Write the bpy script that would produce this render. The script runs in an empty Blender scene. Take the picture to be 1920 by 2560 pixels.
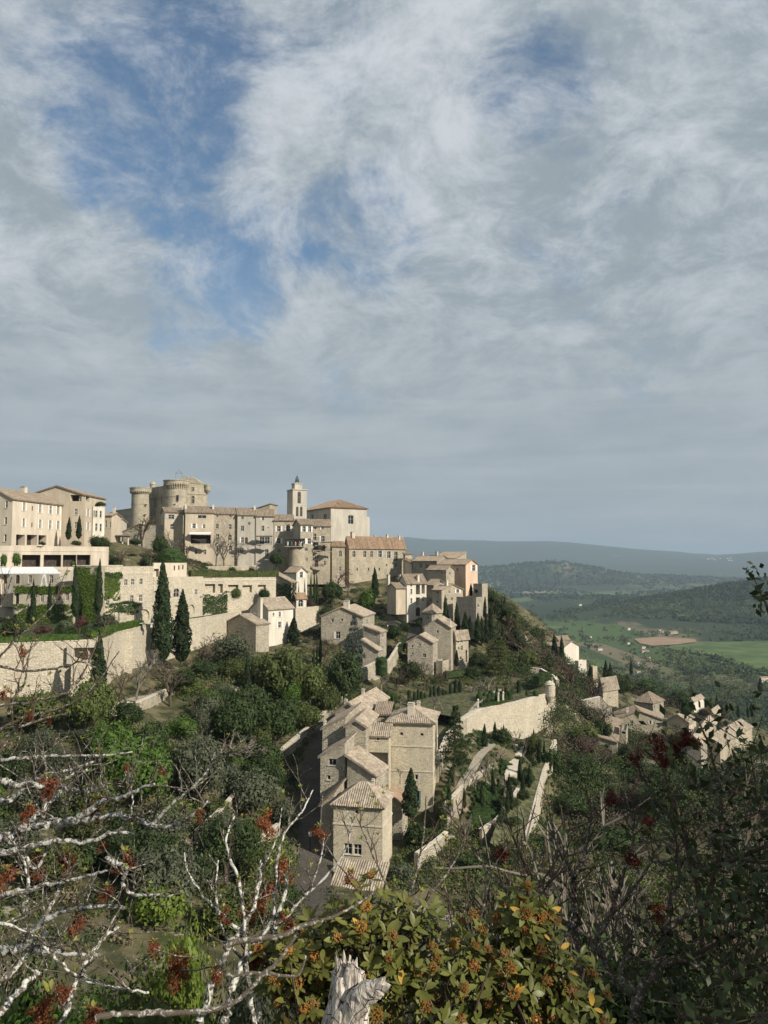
import bpy, math, random
import numpy as np
from mathutils import Vector

sc = bpy.context.scene
COL = sc.collection
R = math.radians
random.seed(7)
F = 1934.0                                   # focal length in photo pixels (photo is 1920 x 2560)
PITCH = math.atan(130 / F)

# ---------------------------------------------------------------- camera, sky, sun, exposure
cam_d = bpy.data.cameras.new("camera")
cam = bpy.data.objects.new("camera", cam_d)
COL.objects.link(cam)
cam.rotation_euler = (R(90) + PITCH, 0, 0)
cam_d.sensor_fit = 'VERTICAL'
cam_d.sensor_height = 24
cam_d.lens = F / 2560 * 24
cam_d.clip_start = 0.1
cam_d.clip_end = 120000
sc.camera = cam

def ray(x, y):
    """direction through a photo pixel, scaled so that its depth (Y) is 1"""
    u, v = (x - 960) / F, (1280 - y) / F
    dy = math.cos(PITCH) - v * math.sin(PITCH)
    return Vector((u / dy, 1.0, (math.sin(PITCH) + v * math.cos(PITCH)) / dy))
def W(x, y, Y): return ray(x, y) * Y
def PXM(Y): return Y / F                     # metres per photo pixel at depth Y

SUN = Vector((0.72, -0.51, 0.54)).normalized()
world = bpy.data.worlds.new("World")
sc.world = world
world.use_nodes = True
wt = world.node_tree
wt.nodes.clear()
def N(t, kind, **kw):
    n = t.nodes.new(kind)
    for k, v in kw.items(): setattr(n, k, v)
    return n
def math_(t, op, a, b=None, c=None, clamp=False):
    n = N(t, 'ShaderNodeMath', operation=op, use_clamp=clamp)
    for i, s in enumerate((a, b, c)):
        if s is None: continue
        if isinstance(s, (int, float)): n.inputs[i].default_value = s
        else: t.links.new(s, n.inputs[i])
    return n.outputs[0]
def vmath(t, op, a, b=None, scale=None):
    n = N(t, 'ShaderNodeVectorMath', operation=op)
    for i, s in enumerate((a, b)):
        if s is None: continue
        if isinstance(s, (tuple, list, Vector)): n.inputs[i].default_value = tuple(s)
        else: t.links.new(s, n.inputs[i])
    if scale is not None: n.inputs['Scale'].default_value = scale
    return n.outputs[1] if op in ('DOT_PRODUCT', 'LENGTH') else n.outputs[0]
def smooth(t, x, a, b):
    n = N(t, 'ShaderNodeMapRange', interpolation_type='SMOOTHSTEP')
    t.links.new(x, n.inputs[0])
    n.inputs[1].default_value, n.inputs[2].default_value = a, b
    return n.outputs[0]
def mixc(t, f, a, b):
    n = N(t, 'ShaderNodeMix', data_type='RGBA')
    for i, s in ((0, f), (6, a), (7, b)):
        if isinstance(s, (int, float)): n.inputs[i].default_value = s
        elif isinstance(s, (tuple, list)): n.inputs[i].default_value = (*s, 1)
        else: t.links.new(s, n.inputs[i])
    return n.outputs[2]
def noise_(t, vec, scale, detail=4, rough=0.55, dist=0.0, dim='3D'):
    n = N(t, 'ShaderNodeTexNoise', noise_dimensions=dim)
    n.inputs['Scale'].default_value, n.inputs['Detail'].default_value = scale, detail
    n.inputs['Roughness'].default_value, n.inputs['Distortion'].default_value = rough, dist
    if vec is not None: t.links.new(vec, n.inputs['Vector'])
    return n.outputs[0]

SKY_K = 0.10
def build_world():
    t = wt
    tc = N(t, 'ShaderNodeTexCoord')
    D = tc.outputs['Generated']
    sep = N(t, 'ShaderNodeSeparateXYZ'); t.links.new(D, sep.inputs[0])
    z = math_(t, 'MAXIMUM', sep.outputs[2], 0.0)
    zc = math_(t, 'ADD', z, 0.42)
    px, py = math_(t, 'DIVIDE', sep.outputs[0], zc), math_(t, 'DIVIDE', sep.outputs[1], zc)
    comb = N(t, 'ShaderNodeCombineXYZ'); t.links.new(px, comb.inputs[0]); t.links.new(py, comb.inputs[1])
    P = comb.outputs[0]
    nish = N(t, 'ShaderNodeTexSky', sky_type='NISHITA', sun_disc=False)
    nish.sun_elevation = math.asin(SUN.z)
    nish.sun_rotation = math.atan2(SUN.x, SUN.y)
    nish.air_density, nish.dust_density, nish.ozone_density = 1.0, 0.8, 1.6
    warp = N(t, 'ShaderNodeTexNoise'); warp.inputs['Scale'].default_value = 1.6; warp.inputs['Detail'].default_value = 3
    t.links.new(P, warp.inputs['Vector'])
    Pw = vmath(t, 'ADD', P, vmath(t, 'SCALE', vmath(t, 'SUBTRACT', warp.outputs['Color'], (.5, .5, .5)), scale=0.34))
    n1 = noise_(t, Pw, 1.9, 12, 0.60, 0.15)
    n1b = noise_(t, Pw, 5.5, 14, 0.68, 0.1)
    cov = math_(t, 'ADD', math_(t, 'MULTIPLY', n1, 0.42), math_(t, 'MULTIPLY', n1b, 0.58))
    # gaps in the cloud where the photograph shows blue (real directions of the sky)
    bias = None
    for (x, y, rad, amt) in ((320, 190, 10, .115), (560, 90, 7, .08), (400, 320, 7, .06), (860, 150, 5, .10), (1330, 200, 5.5, .13), (340, 470, 6, .12),
                             (520, 520, 7, .09), (900, 590, 6, .16), (620, 660, 6, .14), (430, 790, 4.5, .12), (200, 130, 5, .05)):
        d = ray(x, y).normalized()
        s = smooth(t, vmath(t, 'DOT_PRODUCT', D, d), math.cos(R(rad)), 1.0)
        s = math_(t, 'MULTIPLY', s, amt)
        bias = s if bias is None else math_(t, 'ADD', bias, s)
    cov = math_(t, 'SUBTRACT', math_(t, 'ADD', cov, 0.055), bias)
    cover = smooth(t, cov, 0.32, 0.54)
    n2 = noise_(t, Pw, 7.5, 15, 0.70, 0.15)
    n3 = noise_(t, P, 1.7, 5, 0.5, 0.2)
    sh = math_(t, 'ADD', math_(t, 'MULTIPLY', n2, 0.62), math_(t, 'MULTIPLY', n3, 0.38))
    cloud = mixc(t, smooth(t, sh, 0.40, 0.62), (0.232, 0.276, 0.306), (0.46, 0.487, 0.52))
    # flat, even stratus low over the horizon with faint long streaks
    low = smooth(t, z, 0.40, 0.13)
    streak = noise_(t, vmath(t, 'MULTIPLY', D, (1.4, 1.4, 16)), 2.2, 6, 0.5, 0.4)
    strat = mixc(t, smooth(t, streak, 0.35, 0.68), (0.262, 0.300, 0.328), (0.318, 0.352, 0.376))
    cloud = mixc(t, math_(t, 'MULTIPLY', low, 0.9), cloud, strat)
    cover = math_(t, 'MAXIMUM', cover, low)
    scale_up = vmath(t, 'SCALE', cloud, scale=1 / SKY_K)
    blue = vmath(t, 'MULTIPLY', nish.outputs[0], (0.62, 0.78, 0.84))
    veil = mixc(t, math_(t, 'ADD', math_(t, 'MULTIPLY', smooth(t, math_(t, 'ADD', math_(t, 'MULTIPLY', n2, 0.5), math_(t, 'MULTIPLY', n1b, 0.5)), 0.42, 0.62), 0.62), 0.06), blue, scale_up)
    col = mixc(t, cover, veil, scale_up)
    bg = N(t, 'ShaderNodeBackground'); bg.inputs[1].default_value = SKY_K
    t.links.new(col, bg.inputs[0])
    out = N(t, 'ShaderNodeOutputWorld'); t.links.new(bg.outputs[0], out.inputs[0])
build_world()
world.cycles.sampling_method = 'MANUAL'
world.cycles.sample_map_resolution = 512

sun_d = bpy.data.lights.new("sun", 'SUN')
sun_d.energy, sun_d.angle, sun_d.color = 5.0, R(0.53), (1.0, 0.91, 0.77)
sun = bpy.data.objects.new("sun", sun_d)
sun.rotation_euler = (-SUN).to_track_quat('-Z', 'Y').to_euler()
COL.objects.link(sun)
vs = sc.view_settings
vs.view_transform, vs.look, vs.exposure, vs.gamma = 'Standard', 'None', 0.45, 1.0
sc.render.engine = 'CYCLES'
cy = sc.cycles
cy.use_denoising = True
cy.max_bounces, cy.diffuse_bounces, cy.glossy_bounces = 5, 3, 2
cy.transmission_bounces, cy.transparent_max_bounces, cy.volume_bounces = 3, 8, 0
cy.use_adaptive_sampling = True
cy.sample_clamp_indirect = 4

# ---------------------------------------------------------------- small mesh helpers
def tag(o, label=None, cat=None, group=None, kind=None):
    if label: o['label'] = label
    if cat: o['category'] = cat
    if group: o['group'] = group
    if kind: o['kind'] = kind
    return o
def empty(name, loc, label=None, cat=None, group=None):
    o = bpy.data.objects.new(name, None); COL.objects.link(o)
    o.location = loc
    o.empty_display_size = 0.2
    return tag(o, label, cat, group)
def wloc(o):
    v = Vector((0, 0, 0))
    while o is not None:
        v += o.location; o = o.parent
    return v
def link(name, me, parent=None, mat=None):
    o = bpy.data.objects.new(name, me); COL.objects.link(o)
    if parent is not None: o.parent = parent
    if mat is not None and not me.materials: me.materials.append(mat)
    return o
def mesh_quads(name, V, n=4):
    """mesh from an (N*n,3) array: every n rows are one face"""
    V = np.asarray(V, dtype=np.float32).reshape(-1, 3)
    nf = len(V) // n
    me = bpy.data.meshes.new(name)
    me.vertices.add(len(V)); me.vertices.foreach_set('co', V.ravel())
    me.loops.add(nf * n); me.loops.foreach_set('vertex_index', np.arange(nf * n, dtype=np.int32))
    me.polygons.add(nf); me.polygons.foreach_set('loop_start', np.arange(0, nf * n, n, dtype=np.int32))
    me.update(calc_edges=True)
    return me
class MB:
    """collects faces in world space; build() links them as ONE mesh object"""
    def __init__(s): s.v, s.f = [], []
    def add(s, vs_, fs):
        b = len(s.v); s.v += [tuple(p) for p in vs_]; s.f += [tuple(i + b for i in f) for f in fs]; return s
    def poly(s, pts): return s.add(pts, [tuple(range(len(pts)))])
    def box(s, c, ex, ey, ez):
        """c centre, ex/ey/ez half-extent vectors"""
        c, ex, ey, ez = Vector(c), Vector(ex), Vector(ey), Vector(ez)
        p = [c + ex * a + ey * b + ez * d for d in (-1, 1) for b in (-1, 1) for a in (-1, 1)]
        return s.add(p, [(0, 2, 3, 1), (4, 5, 7, 6), (0, 1, 5, 4), (2, 6, 7, 3), (0, 4, 6, 2), (1, 3, 7, 5)])
    def prism(s, base, z0, z1):
        """base: list of xy (any turn), z1 may be a list"""
        n = len(base); z1 = z1 if isinstance(z1, (list, tuple)) else [z1] * n
        area = sum(base[i][0] * base[(i + 1) % n][1] - base[(i + 1) % n][0] * base[i][1] for i in range(n))
        if area < 0: base, z1 = base[::-1], z1[::-1]
        p = [(x, y, z0) for x, y in base] + [(base[i][0], base[i][1], z1[i]) for i in range(n)]
        return s.add(p, [tuple(range(n))[::-1], tuple(range(n, 2 * n))] + [(i, (i + 1) % n, n + (i + 1) % n, n + i) for i in range(n)])
    def tube(s, pts, rad, k=6, cap=True):
        pts = [Vector(p) for p in pts]; rings = []
        up = Vector((0.13, 0.21, 0.97))
        for i, p in enumerate(pts):
            d = (pts[min(i + 1, len(pts) - 1)] - pts[max(i - 1, 0)])
            d = d.normalized() if d.length > 1e-9 else Vector((0, 0, 1))
            a = d.cross(up)
            if a.length < 0.05: a = d.cross(Vector((1, 0, 0)))
            a.normalize(); b = d.cross(a)
            r = rad[i] if isinstance(rad, (list, tuple)) else rad
            rings.append([p + (a * math.cos(q) + b * math.sin(q)) * r for q in (2 * math.pi * j / k for j in range(k))])
        fs = [(i * k + j, (i + 1) * k + j, (i + 1) * k + (j + 1) % k, i * k + (j + 1) % k) for i in range(len(pts) - 1) for j in range(k)]
        if cap: fs += [tuple(range(k)), tuple((len(pts) - 1) * k + j for j in range(k))[::-1]]
        return s.add([q for r_ in rings for q in r_], fs)
    def lathe(s, c, prof, k=16):
        """prof: list of (r,z) from bottom to top about the vertical through c"""
        c = Vector(c)
        p = [c + Vector((r * math.cos(2 * math.pi * j / k), r * math.sin(2 * math.pi * j / k), z)) for r, z in prof for j in range(k)]
        fs = [(i * k + j, i * k + (j + 1) % k, (i + 1) * k + (j + 1) % k, (i + 1) * k + j) for i in range(len(prof) - 1) for j in range(k)]
        fs += [tuple(range(k))[::-1], tuple((len(prof) - 1) * k + j for j in range(k))]
        return s.add(p, fs)
    def build(s, name, mat, parent=None, kind=None, smooth=False):
        me = bpy.data.meshes.new(name)
        o_ = wloc(parent) if parent is not None else Vector((0, 0, 0))
        me.from_pydata([(x - o_.x, y - o_.y, z - o_.z) for x, y, z in s.v], [], s.f)
        me.update()
        if smooth: me.polygons.foreach_set('use_smooth', [True] * len(me.polygons))
        ob = link(name, me, parent, mat)
        if kind: ob['kind'] = kind
        return ob
ORD = "first second third fourth fifth sixth seventh eighth ninth tenth eleventh twelfth thirteenth fourteenth fifteenth sixteenth seventeenth eighteenth nineteenth twentieth twenty-first twenty-second twenty-third twenty-fourth twenty-fifth twenty-sixth twenty-seventh twenty-eighth twenty-ninth thirtieth".split()
# ---------------------------------------------------------------- materials
def newmat(name):
    m = bpy.data.materials.new(name); m.use_nodes = True
    t = m.node_tree; b = t.nodes['Principled BSDF']
    b.inputs['Roughness'].default_value = 0.9
    b.inputs['Specular IOR Level'].default_value = 0.15
    return m, t, b
def objco(t):
    return N(t, 'ShaderNodeTexCoord').outputs['Object']
def geopos(t): return N(t, 'ShaderNodeNewGeometry').outputs['Position']
def bump(t, b, h, strength, dist):
    n = N(t, 'ShaderNodeBump'); n.inputs['Strength'].default_value, n.inputs['Distance'].default_value = strength, dist
    t.links.new(h, n.inputs['Height']); t.links.new(n.outputs[0], b.inputs['Normal'])
def plain(name, c, rough=0.8, var=0.25, scale=3.0, metal=0.0):
    m, t, b = newmat(name)
    f = smooth(t, noise_(t, objco(t), scale, 5), 0.3, 0.7)
    t.links.new(mixc(t, f, tuple(q * (1 - var) for q in c), tuple(min(1, q * (1 + var)) for q in c)), b.inputs['Base Color'])
    b.inputs['Roughness'].default_value = rough; b.inputs['Metallic'].default_value = metal
    return m
def stone(name, c, size=0.34, joint=0.55, depth=0.06, stain=0.5, flat=1.9):
    """coursed rubble masonry: irregular stones with recessed joints, weather stains"""
    m, t, b = newmat(name)
    P = geopos(t)
    q = vmath(t, 'MULTIPLY', P, (1, 1, flat))
    wob = N(t, 'ShaderNodeTexNoise'); wob.inputs['Scale'].default_value = 1.7; wob.inputs['Detail'].default_value = 2
    t.links.new(q, wob.inputs['Vector'])
    q2 = vmath(t, 'ADD', q, vmath(t, 'SCALE', wob.outputs['Color'], scale=0.35))
    v1 = N(t, 'ShaderNodeTexVoronoi', feature='F1'); v2 = N(t, 'ShaderNodeTexVoronoi', feature='DISTANCE_TO_EDGE')
    for v in (v1, v2):
        v.inputs['Scale'].default_value = 1 / size; t.links.new(q2, v.inputs['Vector'])
    sepc = N(t, 'ShaderNodeSeparateColor'); t.links.new(v1.outputs['Color'], sepc.inputs[0])
    lo, hi = tuple(x * 0.66 for x in c), tuple(min(1, x * 1.28) for x in c)
    col = mixc(t, sepc.outputs[0], lo, hi)
    warm = mixc(t, math_(t, 'MULTIPLY', sepc.outputs[1], 0.35), col, (c[0] * 1.05, c[1] * 0.86, c[2] * 0.62))
    edge = smooth(t, v2.outputs['Distance'], 0.015, 0.13)
    col2 = mixc(t, edge, tuple(x * (1 - joint) for x in c), warm)
    big = smooth(t, noise_(t, vmath(t, 'MULTIPLY', P, (1, 1, 0.35)), 0.45, 6, 0.62), 0.36, 0.68)
    col3 = mixc(t, math_(t, 'MULTIPLY', math_(t, 'SUBTRACT', 1.0, big), stain), col2, (c[0] * 0.46, c[1] * 0.47, c[2] * 0.46))
    patch = smooth(t, noise_(t, P, 0.33, 8, 0.6, 0.6), 0.54, 0.60)
    col3 = mixc(t, math_(t, 'MULTIPLY', patch, 0.55), col3, (c[0] * 0.95, c[1] * 0.93, c[2] * 0.88))
    fine = noise_(t, P, 14, 3)
    col4 = mixc(t, math_(t, 'MULTIPLY', fine, 0.22), col3, tuple(x * 0.5 for x in c))
    t.links.new(col4, b.inputs['Base Color'])
    h = math_(t, 'ADD', math_(t, 'MULTIPLY', edge, 0.7), math_(t, 'ADD', math_(t, 'MULTIPLY', sepc.outputs[2], 0.35), math_(t, 'MULTIPLY', fine, 0.15)))
    bump(t, b, h, 0.9, depth)
    return m
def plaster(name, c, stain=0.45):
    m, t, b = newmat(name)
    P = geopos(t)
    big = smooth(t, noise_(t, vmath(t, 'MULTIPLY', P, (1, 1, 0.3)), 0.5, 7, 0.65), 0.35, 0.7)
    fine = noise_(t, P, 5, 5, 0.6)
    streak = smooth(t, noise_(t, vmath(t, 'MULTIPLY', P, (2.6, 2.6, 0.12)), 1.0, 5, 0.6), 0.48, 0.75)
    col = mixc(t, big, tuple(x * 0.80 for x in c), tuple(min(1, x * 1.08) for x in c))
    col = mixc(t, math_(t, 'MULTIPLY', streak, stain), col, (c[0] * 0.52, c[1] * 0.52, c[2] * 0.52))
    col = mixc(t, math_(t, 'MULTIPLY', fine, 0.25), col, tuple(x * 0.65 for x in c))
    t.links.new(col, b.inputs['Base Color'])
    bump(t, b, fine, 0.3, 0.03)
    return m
def rooftile(name, c, pale, lich=0.5):
    """canal tiles: every tile its own tone, with lichen and dirt in blotches"""
    m, t, b = newmat(name)
    P = geopos(t)
    v = N(t, 'ShaderNodeTexVoronoi', feature='F1'); v.inputs['Scale'].default_value = 2.6
    t.links.new(P, v.inputs['Vector'])
    s = N(t, 'ShaderNodeSeparateColor'); t.links.new(v.outputs['Color'], s.inputs[0])
    col = mixc(t, s.outputs[0], tuple(x * 0.78 for x in c), tuple(x * 1.15 for x in c))
    col = mixc(t, math_(t, 'MULTIPLY', smooth(t, s.outputs[1], 0.45, 0.8), 0.6), col, pale)
    big = smooth(t, noise_(t, P, 0.55, 7, 0.65), 0.38, 0.66)
    col = mixc(t, math_(t, 'MULTIPLY', big, lich), col, (0.17, 0.155, 0.125))
    fine = noise_(t, P, 9, 3)
    col = mixc(t, math_(t, 'MULTIPLY', fine, 0.35), col, tuple(x * 0.45 for x in c))
    t.links.new(col, b.inputs['Base Color'])
    bump(t, b, fine, 0.5, 0.03)
    return m
def leafmat(name, c, c2, trans=0.25, rough=0.7, vary=0.5):
    m, t, b = newmat(name)
    isl = N(t, 'ShaderNodeNewGeometry').outputs['Random Per Island']
    oi = N(t, 'ShaderNodeObjectInfo').outputs['Random']
    big = smooth(t, noise_(t, geopos(t), 0.8, 4, 0.6), 0.35, 0.68)
    f = math_(t, 'ADD', math_(t, 'MULTIPLY', isl, 0.5), math_(t, 'MULTIPLY', big, 0.5))
    col = mixc(t, f, c, c2)
    br = math_(t, 'ADD', 1 - vary / 2, math_(t, 'MULTIPLY', oi, vary))
    col = vmath(t, 'MULTIPLY', col, vmath(t, 'SCALE', (1, 1, 1), scale=1.0))
    vm = N(t, 'ShaderNodeVectorMath', operation='SCALE'); t.links.new(col, vm.inputs[0]); t.links.new(br, vm.inputs['Scale'])
    col = vm.outputs[0]
    b.inputs['Roughness'].default_value = rough
    b.inputs['Specular IOR Level'].default_value = 0.25
    t.links.new(col, b.inputs['Base Color'])
    tr = N(t, 'ShaderNodeBsdfTranslucent'); t.links.new(col, tr.inputs[0])
    mx = N(t, 'ShaderNodeMixShader'); mx.inputs[0].default_value = trans
    t.links.new(b.outputs[0], mx.inputs[1]); t.links.new(tr.outputs[0], mx.inputs[2])
    t.links.new(mx.outputs[0], t.nodes['Material Output'].inputs[0])
    return m
def barkmat(name, c, lichen=None, lf=0.5, scale=9.0):
    m, t, b = newmat(name)
    P = geopos(t)
    n = noise_(t, P, scale * 2.2, 5, 0.65)
    col = mixc(t, n, tuple(x * 0.45 for x in c), tuple(x * 1.4 for x in c))
    if lichen:
        k = smooth(t, noise_(t, P, scale, 6, 0.7, 0.4), lf, lf + 0.09)
        col = mixc(t, k, col, lichen)
    t.links.new(col, b.inputs['Base Color'])
    bump(t, b, n, 0.6, 0.01)
    return m
M = {}
M['tower'] = stone('tower_masonry', (0.64, 0.585, 0.46), 0.27, 0.36, 0.05, 0.30)
M['rubble'] = stone('rubble_masonry', (0.52, 0.48, 0.395), 0.36, 0.55, 0.09, 0.40)
M['stone'] = stone('tan_masonry', (0.50, 0.45, 0.355), 0.40, 0.42, 0.06, 0.50)
M['stone_grey'] = stone('grey_masonry', (0.41, 0.38, 0.32), 0.42, 0.5, 0.06, 0.5)
M['castle'] = stone('castle_ashlar', (0.45, 0.41, 0.325), 0.75, 0.30, 0.03, 0.55, 2.4)
M['terrace'] = stone('terrace_masonry', (0.62, 0.57, 0.465), 0.33, 0.40, 0.06, 0.22, 2.4)
M['plaster'] = plaster('cream_render', (0.56, 0.495, 0.40), 0.35)
M['plaster_white'] = plaster('pale_render', (0.59, 0.555, 0.475), 0.30)
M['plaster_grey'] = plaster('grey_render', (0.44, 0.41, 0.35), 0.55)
M['plaster_tan'] = plaster('tan_render', (0.49, 0.425, 0.33), 0.5)
M['plaster_pink'] = plaster('pink_render', (0.60, 0.45, 0.335), 0.3)
M['church'] = plaster('church_render', (0.47, 0.44, 0.375), 0.45)
M['trim'] = plaster('dressed_stone', (0.58, 0.53, 0.44), 0.3)
M['roof'] = rooftile('grey_brown_tiles', (0.28, 0.22, 0.165), (0.39, 0.325, 0.25), 0.55)
M['roof_warm'] = rooftile('warm_tiles', (0.31, 0.205, 0.135), (0.40, 0.32, 0.23), 0.45)
M['roof_pale'] = rooftile('pale_tiles', (0.36, 0.295, 0.225), (0.53, 0.475, 0.40), 0.50)
M['pane'] = plain('window_glass', (0.018, 0.021, 0.026), 0.12, 0.3)
M['pane'].node_tree.nodes['Principled BSDF'].inputs['Specular IOR Level'].default_value = 0.4
M['void'] = plain('painted_interior_shade', (0.05, 0.042, 0.035), 0.9, 0.5)  # near-black backing: shade inside loggias and arches put into the colour
M['frame'] = plain('painted_frame', (0.52, 0.50, 0.46), 0.6, 0.15)
M['frame_dark'] = plain('dark_frame', (0.07, 0.065, 0.06), 0.6, 0.2)
M['shutter'] = plain('white_shutter', (0.66, 0.64, 0.60), 0.6, 0.10)
M['shutter_grey'] = plain('grey_shutter', (0.36, 0.36, 0.34), 0.6, 0.15)
M['shutter_blue'] = plain('blue_shutter', (0.10, 0.17, 0.19), 0.6, 0.15)
M['door'] = plain('brown_door', (0.07, 0.045, 0.03), 0.6, 0.3)
M['iron'] = plain('dark_iron', (0.025, 0.025, 0.028), 0.5, 0.2, 3, 0.6)
M['awning'] = plain('white_canvas', (0.66, 0.66, 0.65), 0.8, 0.08)
M['dark_canvas'] = plain('dark_canvas', (0.05, 0.055, 0.065), 0.8, 0.2)
M['terracotta'] = plain('terracotta', (0.30, 0.15, 0.085), 0.8, 0.25)
M['wood'] = plain('weathered_wood', (0.17, 0.14, 0.11), 0.85, 0.35, 6)
M['asphalt'] = plain('asphalt', (0.055, 0.053, 0.05), 0.85, 0.3, 1.5)
M['gravel'] = plain('pale_gravel', (0.30, 0.27, 0.215), 0.95, 0.3, 5)
M['cobble'] = stone('cobbled_paving', (0.12, 0.11, 0.095), 0.22, 0.5, 0.04, 0.5, 1.0)  # colour darkened to stand in for house shadow on the alley
M['lawn'] = plain('lawn_grass', (0.036, 0.056, 0.019), 0.9, 0.5, 2.2)
M['garden_soil'] = plain('garden_soil', (0.075, 0.078, 0.040), 0.95, 0.55, 1.2)
M['rock'] = stone('limestone_rock', (0.40, 0.36, 0.285), 1.3, 0.35, 0.25, 0.5, 1.5)
M['carpaint'] = plain('silver_car_paint', (0.45, 0.48, 0.52), 0.3, 0.05)
M['carpaint'].node_tree.nodes['Principled BSDF'].inputs['Specular IOR Level'].default_value = 0.5
M['rubber'] = plain('rubber', (0.02, 0.02, 0.02), 0.8, 0.1)
M['cypress'] = leafmat('cypress_needles', (0.010, 0.020, 0.007), (0.034, 0.058, 0.019), 0.12)
M['box'] = leafmat('clipped_box', (0.020, 0.042, 0.010), (0.05, 0.092, 0.022), 0.15, 0.7, 0.35)
M['evergreen'] = leafmat('evergreen_leaves', (0.016, 0.030, 0.009), (0.05, 0.078, 0.022), 0.2)
M['oak'] = leafmat('oak_leaves', (0.036, 0.056, 0.014), (0.115, 0.138, 0.040), 0.25)
M['fresh'] = leafmat('fresh_leaves', (0.040, 0.085, 0.012), (0.095, 0.165, 0.028), 0.3, 0.6, 0.25)
M['lime'] = leafmat('lime_leaves', (0.075, 0.12, 0.016), (0.18, 0.24, 0.045), 0.35, 0.6, 0.25)
M['olive'] = leafmat('olive_leaves', (0.040, 0.050, 0.028), (0.10, 0.115, 0.068), 0.2)
M['blue'] = leafmat('blue_needles', (0.028, 0.042, 0.036), (0.085, 0.108, 0.092), 0.15)
M['dry'] = leafmat('dry_brush', (0.075, 0.062, 0.035), (0.17, 0.14, 0.085), 0.2)
M['brown'] = leafmat('brown_twigs_and_buds', (0.045, 0.036, 0.026), (0.105, 0.085, 0.058), 0.2)
M['purple'] = leafmat('purple_leaves', (0.045, 0.02, 0.018), (0.11, 0.05, 0.042), 0.2)
M['ivy'] = leafmat('ivy_leaves', (0.055, 0.105, 0.014), (0.14, 0.21, 0.035), 0.3, 0.6, 0.2)
M['ivy_dark'] = leafmat('dark_ivy_leaves', (0.018, 0.040, 0.010), (0.06, 0.10, 0.026), 0.25, 0.6, 0.3)
M['bark'] = barkmat('brown_bark', (0.085, 0.068, 0.05), None, 0.5, 3)
M['bark_grey'] = barkmat('grey_bark', (0.17, 0.15, 0.125), None, 0.5, 3)
M['bark_purple'] = barkmat('purple_twigs', (0.10, 0.06, 0.055), None, 0.5, 3)

def M_ground():
    """soil, dry grass and limestone near by; meadows, tilled plots and woods out on the plain"""
    m, t, b = newmat('ground_cover')
    P = geopos(t)
    near = mixc(t, smooth(t, noise_(t, P, 0.25, 8, 0.65), 0.38, 0.64), (0.045, 0.050, 0.022), (0.17, 0.145, 0.085))
    near = mixc(t, smooth(t, noise_(t, P, 0.13, 9, 0.7, 0.5), 0.57, 0.66), near, (0.40, 0.36, 0.29))
    near = mixc(t, math_(t, 'MULTIPLY', noise_(t, P, 3.0, 5), 0.5), near, (0.03, 0.035, 0.016))
    q = vmath(t, 'MULTIPLY', P, (1, 0.45, 0))
    v = N(t, 'ShaderNodeTexVoronoi', feature='F1', distance='CHEBYCHEV'); v.inputs['Scale'].default_value = 1 / 190
    t.links.new(q, v.inputs['Vector'])
    s = N(t, 'ShaderNodeSeparateColor'); t.links.new(v.outputs['Color'], s.inputs[0])
    r = N(t, 'ShaderNodeValToRGB'); r.color_ramp.interpolation = 'CONSTANT'
    els = r.color_ramp.elements
    for i, (p, c) in enumerate(((0, (0.060, 0.095, 0.028)), (0.2, (0.085, 0.135, 0.036)), (0.38, (0.045, 0.070, 0.024)), (0.55, (0.125, 0.120, 0.060)), (0.68, (0.07, 0.115, 0.032)), (0.86, (0.19, 0.155, 0.095)))):
        e = els[i] if i < 2 else els.new(p)
        e.position, e.color = p, (*c, 1)
    t.links.new(s.outputs[0], r.inputs[0])
    wood = smooth(t, noise_(t, vmath(t, 'MULTIPLY', P, (1, 0.4, 0)), 0.0022, 8, 0.62, 0.4), 0.46, 0.52)
    far = mixc(t, wood, r.outputs[0], (0.024, 0.038, 0.016))
    far = mixc(t, math_(t, 'MULTIPLY', noise_(t, P, 0.02, 6, 0.7), 0.6), far, (0.03, 0.045, 0.02))
    dist = vmath(t, 'LENGTH', P)
    far = mixc(t, smooth(t, dist, 7000, 10500), far, mixc(t, smooth(t, noise_(t, P, 0.0016, 9, 0.68), 0.62, 0.72), (0.035, 0.05, 0.028), (0.20, 0.18, 0.14)))
    t.links.new(mixc(t, smooth(t, dist, 330, 700), near, far), b.inputs['Base Color'])
    bump(t, b, noise_(t, P, 0.9, 8, 0.7), 0.5, 0.6)
    return m
M['ground'] = M_ground()
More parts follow.
